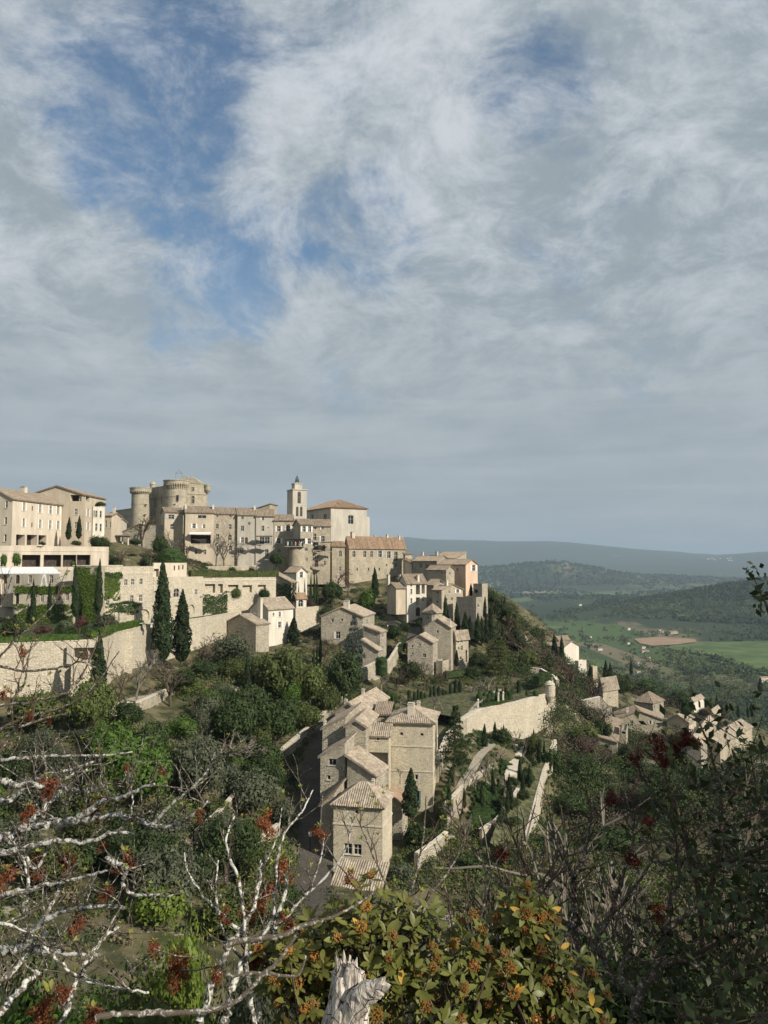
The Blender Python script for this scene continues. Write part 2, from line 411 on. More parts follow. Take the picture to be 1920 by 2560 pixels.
# ---------------------------------------------------------------- terrain: one sheet from the viewpoint to the mountains
CTRL = [(100,1370,188),(250,1352,200),(0,1562,150),(100,1562,152),(200,1562,152),(330,1555,160),(420,1520,175),(60,1520,166),(180,1505,168),(300,1480,176),(600,1480,200),(330,1320,330),(430,1320,330),(450,1390,255),(560,1400,255),(650,1412,250),(720,1418,250),(830,1430,255),(900,1445,250),
 (1000,1445,252),(1050,1425,258),(1100,1450,245),(1180,1472,240),(1220,1492,234),(1260,1522,232),(1030,1542,224),(1080,1556,214),(1150,1562,212),(1200,1602,207),
 (1250,1620,212),(1060,1600,206),(1110,1662,198),(1060,1672,190),(1160,1674,198),(950,1555,215),(850,1500,228),(800,1470,238),(700,1475,232),(870,1606,194),
 (930,1632,186),(960,1700,174),(900,1705,167),(850,1760,157),(820,1812,146),(790,1900,131),(780,2000,119),(772,2100,109),(765,2180,101),
 (100,1604,132),(300,1600,150),(450,1614,160),(600,1592,184),(700,1584,190),(760,1572,205),(0,1746,110),(200,1744,114),(300,1754,121),(400,1668,148),
 (500,1690,142),(600,1688,149),(700,1686,154),(770,1664,168),(350,1768,119),(450,1786,122),(550,1796,126),(650,1806,132),(720,1826,136),
 (100,1850,99),(250,1874,100),(400,1884,106),(550,1894,112),(680,1910,121),(735,1975,117),(50,2050,82),(200,2055,85),(400,2055,92),(600,2040,104),(700,2090,104),
 (50,2260,70),(300,2260,72),(550,2260,78),(700,2260,88),(900,2200,98),(1000,2085,112),(1080,2064,119),(860,2200,96),(1120,1962,122),(1200,1935,132),
 (1280,1905,140),(1350,1895,147),(1200,2034,120),(1300,2040,126),(1260,1856,149),(1150,1856,136),(1260,1752,172),(1200,1752,170),(1150,1712,178),(1330,1722,178),
 (1420,1880,163),(1430,2000,150),(1420,2090,134),(1300,2155,105),(1450,2155,105),(1100,2205,98),(1450,1786,186),(1500,1866,179),(1550,1938,165),(1480,1985,150),
 (1600,1866,196),(1650,1846,202),(1700,1876,191),(1800,1926,181),(1900,1956,171),(1600,2056,135),(1750,2056,135),(1900,2056,135),(1600,2206,105),(1800,2206,105),
 (1400,1664,247),(1470,1704,237),(1540,1784,224),(1600,1794,236),(1660,1806,226),(1720,1796,262),(1850,1806,300),(1550,1716,330),(1700,1744,420),(1900,1764,480),
 (1350,1624,258),(1300,1655,222),(1500,1694,300)]
EXTRA = [(0,0,-1.75),(-3,0,-1.7),(3,0,-1.7),(0,-8,-1.2),(-10,-6,-1.2),(10,-6,-1.4),(0,4,-3.6),(-4,5,-4.0),(4,5,-3.8),(0,9,-7.4),(-8,9,-7.2),(8,9,-7.2),(0,20,-17),
 (-15,20,-16),(15,20,-17),(0,40,-30),(-25,40,-26),(25,40,-31),(0,65,-38),(-35,60,-28),(40,65,-40),(-60,0,-2),(60,0,-4),(-80,60,-22),(80,60,-38),(100,150,-46),
 (130,250,-62),(-150,150,2),(-130,100,-14),(-150,300,10),(-60,400,4),(60,340,-18),(150,400,-75),(0,300,4),(0,-60,2),(-60,-60,2),(60,-60,0),(-100,220,8)]
_c = np.array([tuple(W(*c)) for c in CTRL] + EXTRA)
def _tps_fit(c, lam):
    d2 = ((c[:, None, :2] - c[None, :, :2]) ** 2).sum(-1)
    K = np.where(d2 > 0, 0.5 * d2 * np.log(np.maximum(d2, 1e-9)), 0) + lam * np.eye(len(c))
    A = np.zeros((len(c) + 3,) * 2)
    A[:len(c), :len(c)] = K; A[:len(c), -3] = 1; A[:len(c), -2:] = c[:, :2]
    A[-3, :len(c)] = 1; A[-2:, :len(c)] = c[:, :2].T
    return np.linalg.solve(A, np.concatenate([c[:, 2], [0, 0, 0]]))
_w = _tps_fit(_c, 12.0)
def _tps(P):
    out = np.empty(len(P))
    for i in range(0, len(P), 4000):
        q = P[i:i + 4000]
        d2 = ((q[:, None, :] - _c[None, :, :2]) ** 2).sum(-1)
        K = 0.5 * d2 * np.log(np.maximum(d2, 1e-9))
        out[i:i + 4000] = K @ _w[:-3] + _w[-3] + q @ _w[-2:]
    return out
def sstep(x, a, b):
    k = np.clip((x - a) / (b - a), 0, 1); return k * k * (3 - 2 * k)
VALLEY = -170.0
RIDGE = ((-4000, 1350), (300, 1348), (960, 1345), (1020, 1342), (1080, 1350), (1170, 1352), (1250, 1356), (1350, 1352), (1420, 1355), (1500, 1365), (1600, 1376), (1700, 1384), (1790, 1389), (1920, 1380), (2400, 1372), (6000, 1380))
_rx = np.array([(x - 960) / F for x, _ in RIDGE]); _rz = np.array([ray(960, y).z for _, y in RIDGE])
def _fbm(X, Y, s, seed):
    r = np.random.RandomState(seed); out = np.zeros_like(X); a = 1.0
    for o in range(5):
        for _ in range(3):
            an, ph = r.rand() * 6.28, r.rand() * 6.28
            out += a * np.sin((X * math.cos(an) + Y * math.sin(an)) / s * 6.28 + ph + 1.7 * np.sin(Y / s * 2.1 + ph))
        a *= 0.5; s *= 0.47
    return out / 4
def heights(P):
    P = np.asarray(P, dtype=float).reshape(-1, 2)
    X, Y = P[:, 0], P[:, 1]
    r = np.hypot(X, Y)
    near = np.zeros(len(P)); k = r < 900
    if k.any(): near[k] = np.clip(_tps(P[k]), -90, 16)
    v = VALLEY + 1.2 * _fbm(X, Y, 900, 3) * sstep(r, 700, 1500)
    def hill(cx, cy, sx, sy, h, rot=0.0):
        dx, dy = X - cx, Y - cy; c, s = math.cos(rot), math.sin(rot)
        a, b2 = (dx * c + dy * s) / sx, (-dx * s + dy * c) / sy
        return h * np.exp(-(a * a + b2 * b2) / 2) * (1 + 0.10 * _fbm(X, Y, 300, 5))
    v = v + hill(1560, 2500, 470, 330, 100, -0.15) + hill(2400, 2900, 700, 420, 150)
    v = v + hill(1420, 6300, 330, 420, 92) + hill(900, 6000, 520, 420, 72) + hill(2150, 6600, 800, 500, 70) + hill(-200, 6500, 800, 600, 110)
    v = v + sstep(r, 7600, 10500) * (120 + 26 * _fbm(X, Y, 2600, 8)) * (1 + 0 * X)
    th = np.where(Y > 1, X / np.maximum(Y, 1), np.sign(X) * 3)
    top = np.interp(th, _rx, _rz) * 14000
    mt = sstep(r, 9800, 14300) * (1 - 0.5 * sstep(r, 14600, 22000))
    v = v + mt * (top - VALLEY - 120) * (1 + 0.05 * _fbm(X, Y, 1500, 11) * (r < 13900))
    m = sstep(r, 330, 900)
    # the spur breaks off more steeply on its far side
    return near * (1 - m) + v * m
def ground_z(x, y): return float(heights([(x, y)])[0])
def on_ground(px, py, lo=2.0, hi=20000.0):
    """where the view ray through a photo pixel meets the ground"""
    d = ray(px, py)
    ys = np.geomspace(lo, hi, 700)
    z = heights(np.stack([d.x * ys, ys], 1))
    hit = np.nonzero(d.z * ys <= z)[0]
    return d * float(ys[hit[0]] if len(hit) else hi)

def build_ground():
    ang = np.concatenate([np.linspace(-180, -36, 40)[:-1], np.linspace(-36, 36, 300), np.linspace(36, 180, 40)[1:-1]])
    rad = np.concatenate([[0.0], np.geomspace(1.0, 32000, 400)])
    A, Rr = np.meshgrid(np.radians(ang), rad[1:])
    X, Y = np.sin(A) * Rr, np.cos(A) * Rr
    Z = heights(np.stack([X.ravel(), Y.ravel()], 1)).reshape(X.shape)
    rough = 0.25 * np.minimum(1, Rr / 20) * _fbm(X.ravel(), Y.ravel(), 9, 21).reshape(X.shape)
    Z = Z + np.where(Rr < 500, rough, 0)
    na, nr = len(ang), len(rad) - 1
    V = np.concatenate([[[0, 0, -1.75]], np.stack([X, Y, Z], -1).reshape(-1, 3)])
    fs = [(0, 1 + (j + 1) % na, 1 + j) for j in range(na)]
    for i in range(nr - 1):
        a = 1 + i * na; b = a + na
        fs += [(a + j, a + (j + 1) % na, b + (j + 1) % na, b + j) for j in range(na)]
    me = bpy.data.meshes.new('ground'); me.from_pydata(V.tolist(), [], fs); me.update()
    me.polygons.foreach_set('use_smooth', [True] * len(me.polygons))
    o = link('ground', me, None, M['ground']); o['kind'] = 'structure'
build_ground()
# haze: one closed box round the whole place
hz, ht, hb = newmat('haze_air')
ht.nodes.remove(hb)
pv = N(ht, 'ShaderNodeVolumePrincipled')
pv.inputs['Color'].default_value = (0.46, 0.60, 0.75, 1)
pv.inputs['Density'].default_value = 7.5e-5
ht.links.new(pv.outputs[0], ht.nodes['Material Output'].inputs['Volume'])
hm = MB().box((0, 0, 220), (36000, 0, 0), (0, 36000, 0), (0, 0, 430))
tag(hm.build('haze', hz, None, 'stuff'), 'pale blue haze over the valley and far hills', 'haze')
# ---------------------------------------------------------------- buildings
def clip_poly(sub, clip):
    """Sutherland-Hodgman, clip convex and counter-clockwise"""
    out = sub
    for i in range(len(clip)):
        a, b = clip[i], clip[(i + 1) % len(clip)]
        inp, out = out, []
        if not inp: return []
        side = lambda p: (b[0] - a[0]) * (p[1] - a[1]) - (b[1] - a[1]) * (p[0] - a[0])
        for k in range(len(inp)):
            p, q = inp[k - 1], inp[k]; sp, sq = side(p), side(q)
            if (sp < -1e-9) != (sq < -1e-9):
                f = sp / (sp - sq); out.append((p[0] + (q[0] - p[0]) * f, p[1] + (q[1] - p[1]) * f))
            if sq >= -1e-9: out.append(q)
    return out
def wall_face(mb, O, U, Nn, poly, wins, rev=0.28):
    """one outside wall face with real openings; poly is convex ccw in (u,v)"""
    Z = Vector((0, 0, 1)); at = lambda u, v, d=0.0: O + U * u + Z * v - Nn * d
    us = sorted({p[0] for p in poly} | {w[i] for w in wins for i in (0, 1)})
    vs_ = sorted({p[1] for p in poly} | {w[i] for w in wins for i in (2, 3)})
    for i in range(len(us) - 1):
        for j in range(len(vs_) - 1):
            u0, u1, v0, v1 = us[i], us[i + 1], vs_[j], vs_[j + 1]
            if u1 - u0 < 1e-4 or v1 - v0 < 1e-4: continue
            cu, cv = (u0 + u1) / 2, (v0 + v1) / 2
            if any(w[0] < cu < w[1] and w[2] < cv < w[3] for w in wins): continue
            p = clip_poly([(u0, v0), (u1, v0), (u1, v1), (u0, v1)], poly)
            if len(p) >= 3: mb.poly([at(*q) for q in p])
    for w in wins:
        u0, u1, v0, v1, arch = w[:5]; d = w[5] if len(w) > 5 else rev
        for a, b in (((u0, v0), (u1, v0)), ((u1, v0), (u1, v1)), ((u1, v1), (u0, v1)), ((u0, v1), (u0, v0))):
            mb.poly([at(*a), at(*a, d), at(*b, d), at(*b)])
        if arch:
            r_, cx = (u1 - u0) / 2, (u0 + u1) / 2
            h = min(r_, (v1 - v0) * 0.6) * arch
            rim = [(cx - r_ * math.cos(q), v1 - h + h * math.sin(q)) for q in (math.pi * k / 10 for k in range(11))]
            for half, corner in ((rim[:6], (u0, v1)), (rim[5:], (u1, v1))):
                for k in range(len(half) - 1): mb.poly([at(*corner, -0.004), at(*half[k], -0.004), at(*half[k + 1], -0.004)])
            for k in range(10): mb.poly([at(*rim[k], -0.004), at(*rim[k], d), at(*rim[k + 1], d), at(*rim[k + 1], -0.004)])
def roof_slope(mb, poly, tile=0.26, amp=0.06, rows=None, thick=0.14):
    """poly: planar convex polygon, first edge = eave (horizontal). Canal tile corrugation on a slab."""
    poly = [Vector(p) for p in poly]
    nrm = (poly[1] - poly[0]).cross(poly[2] - poly[1])
    if nrm.length < 1e-6: return
    nrm.normalize()
    if nrm.z < 0:
        poly = [poly[1], poly[0]] + poly[2:][::-1]; nrm = -nrm
    T = (poly[1] - poly[0]).normalized(); S = nrm.cross(T)
    O = poly[0]; pl = [((p - O).dot(T), (p - O).dot(S)) for p in poly]
    t0, t1 = min(p[0] for p in pl), max(p[0] for p in pl)
    n = max(1, round((t1 - t0) / tile)); st = (t1 - t0) / n
    def srange(t):
        ss = []
        for i in range(len(pl)):
            a, b = pl[i], pl[(i + 1) % len(pl)]
            if abs(a[0] - b[0]) < 1e-9:
                if abs(t - a[0]) < 1e-6: ss += [a[1], b[1]]
            elif min(a[0], b[0]) - 1e-7 <= t <= max(a[0], b[0]) + 1e-7:
                ss.append(a[1] + (b[1] - a[1]) * (t - a[0]) / (b[0] - a[0]))
        return (min(ss), max(ss)) if ss else (0, 0)
    prof = ((0.0, 0.0), (0.22, 0.72), (0.5, 1.0), (0.78, 0.72))
    cols = []
    for i in range(n):
        jit = random.uniform(-0.25, 0.25) * amp
        for f, h in prof: cols.append((t0 + (i + f) * st, h * amp + jit * (h > 0)))
    cols.append((t1, 0.0))
    base = len(mb.v); smax = max(p[1] for p in pl)
    nr = rows or 1
    vv = []
    for t, h in cols:
        a, b = srange(t)
        for k in range(nr + 1):
            s_ = a + (b - a) * k / nr
            step = (0.035 if (k % 2) else 0.0) if nr > 1 else 0.0
            vv.append(O + T * t + S * s_ + nrm * (h + 0.02 + step))
    fs = []
    for c in range(len(cols) - 1):
        for k in range(nr):
            a = c * (nr + 1) + k; b = a + nr + 1
            fs.append((a, b, b + 1, a + 1))
    mb.add(vv, fs)
    low = [p - nrm * thick for p in poly]; m_ = len(poly)
    mb.add(poly + low, [tuple(range(m_)), tuple(range(m_, 2 * m_))[::-1]] + [(i, m_ + i, m_ + (i + 1) % m_, (i + 1) % m_) for i in range(m_)])
def ridge_cap(mb, a, b, r=0.11): mb.tube([Vector(a), Vector(b)], r, 6)

def window(root, O, U, Nn, w, style):
    """w = (u0,u1,v0,v1,arch,depth). frame mesh with the pane and shutters as its sub-parts"""
    Z = Vector((0, 0, 1)); u0, u1, v0, v1 = w[:4]; d = w[5]
    at = lambda u, v, k=0.0: O + U * u + Z * v + Nn * k
    cu, cv, hw, hh = (u0 + u1) / 2, (v0 + v1) / 2, (u1 - u0) / 2, (v1 - v0) / 2
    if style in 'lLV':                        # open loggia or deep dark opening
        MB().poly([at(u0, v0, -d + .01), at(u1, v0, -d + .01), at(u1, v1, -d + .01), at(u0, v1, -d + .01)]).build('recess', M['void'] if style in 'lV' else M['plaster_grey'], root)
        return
    fr = MB(); e = min(0.07, hw * 0.3); k = -d + 0.07
    for sgn in (-1, 1):
        fr.box(at(cu + sgn * (hw - e / 2), cv, k), U * (e / 2), Nn * .03, Z * hh)
        fr.box(at(cu, cv + sgn * (hh - e / 2), k), U * (hw - e), Nn * .03, Z * (e / 2))
    if style in 'wsaASgt':
        if hw > 0.3: fr.box(at(cu, cv, k), U * (e / 2), Nn * .028, Z * (hh - e))
        if hh > 0.5: fr.box(at(cu, cv + hh * 0.15, k), U * (hw - e), Nn * .026, Z * (e / 2.4))
    if style in 'wsgSt':                     # projecting stone sill
        fr.box(at(cu, v0 - 0.05, 0.03), U * (hw + 0.12), Nn * 0.07, Z * 0.045)
    door = style in 'dD'
    f = fr.build('door' if door else 'window', M['door'] if door else (M['frame_dark'] if style in 'ot' else M['frame']), root)
    MB().poly([at(u0, v0, k - .02), at(u1, v0, k - .02), at(u1, v1, k - .02), at(u0, v1, k - .02)]).build('door_leaf' if door else 'pane', M['door'] if door else M['pane'], f)
    if style in 'sSgt':                      # shutters folded back against the wall
        m = {'s': 'shutter', 'S': 'shutter', 'g': 'shutter_grey', 't': 'shutter_blue'}[style]
        for sgn in ((-1, 1) if style != 'S' else (-1,)):
            sb = MB(); c = cu + sgn * (hw + hw * 0.52)
            sb.box(at(c, cv, 0.05), U * (hw * 0.48), Nn * 0.022, Z * hh)
            for q in range(max(2, int(hh * 2 / 0.5))):
                sb.box(at(c, cv - hh + (q + .5) * 2 * hh / max(2, int(hh * 2 / 0.5)), 0.08), U * (hw * 0.40), Nn * 0.012, Z * 0.05)
            sb.build('shutter', M[m], f)

def px_on(xk, B, d):
    """distance t along xy direction d from B at which the point projects to photo column xk"""
    k = (xk - 960) / F / math.cos(PITCH)     # close enough: columns lean by under 2 degrees
    return (k * B.y - B.x) / (d.x - k * d.y)
def H(name, label, xb, Yb, th, xa, xc, ye, yb, roof='gr', wall='stone', tile='roof', wins=(), cat='house', group=None, rise=None, ch=(), oh=0.32, sink=4.0, rows=None,
      bands=(), cornice=False, tsize=None):
    """house from its nearest vertical corner B (photo column xb, depth Yb), turned by th degrees; xa / xc = photo columns of the other two
    corners (or ('m', metres)); ye, yb = photo rows of eave and foot at B."""
    pe, pb = W(xb, ye, Yb), W(xb, yb, Yb)
    B = Vector((pe.x, Yb, 0)); zt, zb = pe.z, pb.z - sink
    e1 = Vector((-math.cos(R(th)), math.sin(R(th)), 0)); e2 = Vector((math.sin(R(th)), math.cos(R(th)), 0))
    # columns lean slightly: correct the column of A and C for the row of the eave
    def along(x, d):
        if isinstance(x, tuple): return x[1]
        t = 5.0
        for _ in range(30):
            q = B + d * t; p = ray(x, ye); zz = zt
            # photo column of point q at eave height
            c, s = math.cos(PITCH), math.sin(PITCH)
            dep = q.y * c + zz * s; col = 960 + F * q.x / dep
            q2 = B + d * (t + .1); col2 = 960 + F * q2.x / (q2.y * c + zz * s)
            t += (x - col) / ((col2 - col) / .1 + 1e-9)
            t = max(-200, min(200, t))
        return abs(t)
    L1, L2 = along(xa, e1), along(xc, e2)
    zl = zb; n1, n2 = -e2, -e1               # outward normals of faces AB and BC
    root = empty(name, (B.x, B.y, pb.z), label, cat, group)
    P3 = lambda a, c, z: Vector((B.x + e1.x * a + e2.x * c, B.y + e1.y * a + e2.y * c, z))
    h = zt - zl
    if rise is None:
        rise = 0.30 * {'gr': L2 / 2, 'gf': L1 / 2, 'h': min(L1, L2) / 2, 'sf': L2, 'sb': L2, 'sr': L1, 'sl': L1, 'flat': 0}[roof]
    # outline of each face (u runs left to right seen from outside)
    front, right, back, left = ([[(0, 0), (l, 0), (l, h), (0, h)] for l in (L1, L2, L1, L2)])
    if roof == 'gf': front = [(0, 0), (L1, 0), (L1, h), (L1 / 2, h + rise), (0, h)]; back = front
    elif roof == 'gr': right = [(0, 0), (L2, 0), (L2, h), (L2 / 2, h + rise), (0, h)]; left = right
    elif roof == 'sf': right = [(0, 0), (L2, 0), (L2, h + rise), (0, h)]; back = [(0, 0), (L1, 0), (L1, h + rise), (0, h + rise)]; left = [(0, 0), (L2, 0), (L2, h), (0, h + rise)]
    elif roof == 'sr': front = [(0, 0), (L1, 0), (L1, h), (0, h + rise)]; back = [(0, 0), (L1, 0), (L1, h + rise), (0, h)]; left = [(0, 0), (L2, 0), (L2, h + rise), (0, h + rise)]
    elif roof == 'sl': front = [(0, 0), (L1, 0), (L1, h + rise), (0, h)]; back = [(0, 0), (L1, 0), (L1, h), (0, h + rise)]; right = [(0, 0), (L2, 0), (L2, h + rise), (0, h + rise)]
    A3, B3, C3, D3 = P3(L1, 0, zl), P3(0, 0, zl), P3(0, L2, zl), P3(L1, L2, zl)
    if roof == 'sl':                          # eave height given at B is the high side there
        pass
    wf, wr, objs = [], [], []
    for w in wins:
        face, x, y, wd, hg = w[:5]; st = w[5] if len(w) > 5 else 'w'
        O, U, Nn, Lf, lst = (A3, -e1, n1, L1, wf) if face == 'f' else (B3, e2, n2, L2, wr)
        def hit(px_, py_):
            d = ray(px_, py_); t = (O.dot(Nn)) / d.dot(Nn); return d * t
        c = hit(x, y); ul, ur = (hit(x - wd / 2, y) - O).dot(U), (hit(x + wd / 2, y) - O).dot(U)
        vt, vb = (hit(x, y - hg / 2) - O).z, (hit(x, y + hg / 2) - O).z
        ul, ur = max(0.12, min(ul, ur)), min(Lf - 0.12, max(ul, ur))
        if ur - ul < 0.15: continue
        arch = {'a': 1.0, 'A': 0.35, 'd': 0.9, 'o': 1.0, 'V': 1.0}.get(st, 0)
        rec = (ul, ur, vb, vt, arch, 1.6 if st in 'lLV' else 0.24)
        lst.append(rec); objs.append((O, U, Nn, rec, st))
    mb = MB()
    wall_face(mb, A3, -e1, n1, front, wf)
    wall_face(mb, B3, e2, n2, right, wr)
    wall_face(mb, C3, e1, -n1, back, [])
    wall_face(mb, D3, -e2, -n2, left, [])
    mb.build('wall', M[wall], root)
    for a in objs: window(root, *a)
    # roof
    ts = tsize or (0.26 if Yb < 170 else 0.42)
    am = 0.12 if Yb < 170 else 0.15
    rb = MB(); o = oh
    sl = lambda *p: roof_slope(rb, p, ts, am, rows)
    if roof == 'gr':
        k = rise / (L2 / 2); hz_ = zt + rise
        sl(P3(-o, -o, zt - k * o), P3(L1 + o, -o, zt - k * o), P3(L1 + o, L2 / 2, hz_), P3(-o, L2 / 2, hz_))
        sl(P3(-o, L2 + o, zt - k * o), P3(L1 + o, L2 + o, zt - k * o), P3(L1 + o, L2 / 2, hz_), P3(-o, L2 / 2, hz_))
        ridge_cap(rb, P3(-o, L2 / 2, hz_ + .08), P3(L1 + o, L2 / 2, hz_ + .08))
    elif roof == 'gf':
        k = rise / (L1 / 2); hz_ = zt + rise
        sl(P3(-o, -o, zt - k * o), P3(-o, L2 + o, zt - k * o), P3(L1 / 2, L2 + o, hz_), P3(L1 / 2, -o, hz_))
        sl(P3(L1 + o, -o, zt - k * o), P3(L1 + o, L2 + o, zt - k * o), P3(L1 / 2, L2 + o, hz_), P3(L1 / 2, -o, hz_))
        ridge_cap(rb, P3(L1 / 2, -o, hz_ + .08), P3(L1 / 2, L2 + o, hz_ + .08))
    elif roof == 'h':
        m_ = min(L1, L2) / 2; k = rise / m_; hz_ = zt + rise; d0 = zt - k * o
        ra, rc = (P3(m_, m_, hz_), P3(L1 - m_, m_, hz_)) if L1 > L2 else (P3(m_, m_, hz_), P3(m_, L2 - m_, hz_))
        c00, c10, c01, c11 = P3(-o, -o, d0), P3(L1 + o, -o, d0), P3(-o, L2 + o, d0), P3(L1 + o, L2 + o, d0)
        if L1 > L2: sl(c00, c10, rc, ra); sl(c01, c11, rc, ra); sl(c00, c01, ra); sl(c10, c11, rc)
        else: sl(c00, c01, rc, ra); sl(c10, c11, rc, ra); sl(c00, c10, ra); sl(c01, c11, rc)
        up = Vector((0, 0, .08))
        for p, q in ((c00, ra), ((c10), rc if L1 > L2 else ra), (c01, ra if L1 > L2 else rc), (c11, rc), (ra, rc)):
            if (p - q).length > 0.3: ridge_cap(rb, p + up, q + up)
    elif roof == 'sf':
        k = rise / L2
        sl(P3(-o, -o, zt - k * o), P3(L1 + o, -o, zt - k * o), P3(L1 + o, L2 + o, zt + rise + k * o), P3(-o, L2 + o, zt + rise + k * o))
    elif roof == 'sr':
        k = rise / L1                          # low on the right (BC) side
        front_hi = zt + rise
        sl(P3(-o, -o, zt - k * o), P3(-o, L2 + o, zt - k * o), P3(L1 + o, L2 + o, front_hi + k * o), P3(L1 + o, -o, front_hi + k * o))
    elif roof == 'sl':
        k = rise / L1                          # low on the far-left side, high at B
        sl(P3(L1 + o, -o, zt - k * o), P3(L1 + o, L2 + o, zt - k * o), P3(-o, L2 + o, zt + rise + k * o), P3(-o, -o, zt + rise + k * o))
    else:
        ob = MB()
        ob.prism([(q.x, q.y) for q in (P3(.3, .3, 0), P3(L1 - .3, .3, 0), P3(L1 - .3, L2 - .3, 0), P3(.3, L2 - .3, 0))], zt - .9, zt - .45)
        ob.build('roof', M['gravel'], root)
    if rb.v: rb.build('roof', M[tile], root)
    if roof == 'sr': pass
    zr = {'gr': rise, 'gf': rise, 'h': rise}.get(roof, rise)
    for (fa, fc, cw, chh) in ch:
        if roof == 'gr': zz = zt + rise * (1 - abs(fc - .5) * 2)
        elif roof == 'gf': zz = zt + rise * (1 - abs(fa - .5) * 2)
        elif roof == 'sf': zz = zt + rise * fc
        elif roof == 'sr': zz = zt + rise * fa
        elif roof == 'sl': zz = zt + rise * (1 - fa)
        elif roof == 'h': zz = zt + rise * max(0, min(1, min(fa * L1, fc * L2, (1 - fa) * L1, (1 - fc) * L2) / (min(L1, L2) / 2)))
        else: zz = zt
        c = P3(fa * L1, fc * L2, zz)
        cb = MB(); cb.box(c + Vector((0, 0, chh / 2 - .3)), e1 * cw / 2, e2 * cw * .4, Vector((0, 0, chh / 2 + .3)))
        cb.box(c + Vector((0, 0, chh + .05)), e1 * (cw / 2 + .07), e2 * (cw * .4 + .07), Vector((0, 0, .05)))
        for q in (-.3, .3): cb.box(c + e1 * (cw * q) + Vector((0, 0, chh + .16)), e1 * .06, e2 * cw * .3, Vector((0, 0, .06)))
        cb.box(c + Vector((0, 0, chh + .25)), e1 * (cw / 2), e2 * (cw * .4), Vector((0, 0, .03)))
        cb.build('chimney', M['trim'], root)
    for yy in bands:                          # projecting string course right round the wall
        zz = W(xb, yy, Yb).z; t_ = Vector((0, 0, .09))
        bb = MB(); c = P3(L1 / 2, L2 / 2, zz)
        bb.box(P3(L1 / 2, -.035, zz), e1 * (L1 / 2 + .08), e2 * .05, t_); bb.box(P3(-.035, L2 / 2, zz), e1 * .05, e2 * (L2 / 2 - .02), t_)
        bb.box(P3(L1 / 2, L2 + .035, zz), e1 * (L1 / 2 + .08), e2 * .05, t_); bb.box(P3(L1 + .035, L2 / 2, zz), e1 * .05, e2 * (L2 / 2 - .02), t_)
        bb.build('string_course', M['trim'], root)
    if cornice:
        bb = MB(); t_ = Vector((0, 0, .12))
        bb.box(P3(L1 / 2, L2 / 2, zt + .12), e1 * (L1 / 2 + .3), e2 * (L2 / 2 + .3), t_)
        bb.build('cornice', M['trim'], root)
    root_info[root.name] = (P3, L1, L2, zt, zl, e1, e2, rise)
    return root
root_info = {}
# ---------------------------------------------------------------- the village, from the hotel on the left to the ruins on the right
def row(face, pts, w, h, st): return [(face, x, y, w, h, st) for x, y in pts]
H('hotel_house', 'cream rendered three-storey hotel house with white shutters at the far left', 32, 164, 12, ('m', 9), 155, 1247, 1364, 'gf', 'plaster', 'roof',
  row('r', [(60, 1267), (100, 1272), (126, 1275), (145, 1276)], 6, 21, 's') + row('r', [(59, 1307), (100, 1310), (125, 1312), (145, 1313)], 6, 22, 's')
  + [('r', 81, 1271, 3, 12, 'o'), ('r', 80, 1312, 3, 12, 'o'), ('r', 51, 1350, 22, 27, 'l'), ('r', 80, 1350, 26, 26, 'l'), ('r', 106, 1350, 20, 24, 'l')]
  + row('f', [(16, 1261), (14, 1302), (13, 1345)], 6, 18, 'w'), rise=2.4, ch=[(.5, .55, 1.2, 1.0)])
H('hotel_house', 'tall gabled hotel house with a dark open loggia under its roof', 213, 181, 2, 72, ('m', 12), 1237, 1352, 'gf', 'plaster_tan', 'roof',
  [('f', 190, 1245, 28, 16, 'l'), ('f', 190, 1280, 7, 15), ('f', 190, 1313, 7, 16), ('r', 219, 1247, 9, 14, 'l'), ('r', 220, 1282, 5, 18, 's'), ('r', 220, 1316, 5, 20, 's')], rise=2.1)
H('hotel_annex', 'narrow white hotel annex with a planted roof terrace', 233, 185, 40, 229, 262, 1266, 1350, 'flat', 'plaster_white', 'roof',
  row('r', [(241, 1285), (252, 1286)], 5, 17, 'w') + row('r', [(241, 1318), (252, 1319)], 5, 19, 'w') + [('r', 235.5, 1284, 3, 16, 'w')])
H('village_house', 'small tan house with a tiled roof behind the hotel annex', 279, 202, 4, 262, ('m', 6), 1289, 1350, 'gr', 'plaster_tan', 'roof', [('f', 264, 1310, 5, 18), ('f', 276, 1312, 4, 14)], ch=[(.2, .4, .6, 1.6)])
H('village_house', 'low grey-tiled outhouse beside the castle terrace', 293, 212, 6, 280, ('m', 6), 1303, 1350, 'gr', 'plaster_grey', 'roof')
H('village_house', 'tan lean-to wall below the castle with a sloping tiled top', 345, 215, 6, 283, ('m', 5), 1340, 1400, 'sl', 'stone_grey', 'roof', rise=3.2)
H('village_house', 'pale rubble house behind the bare tree under the castle', 411, 238, 8, 345, ('m', 6), 1312, 1395, 'flat', 'rubble', 'roof')
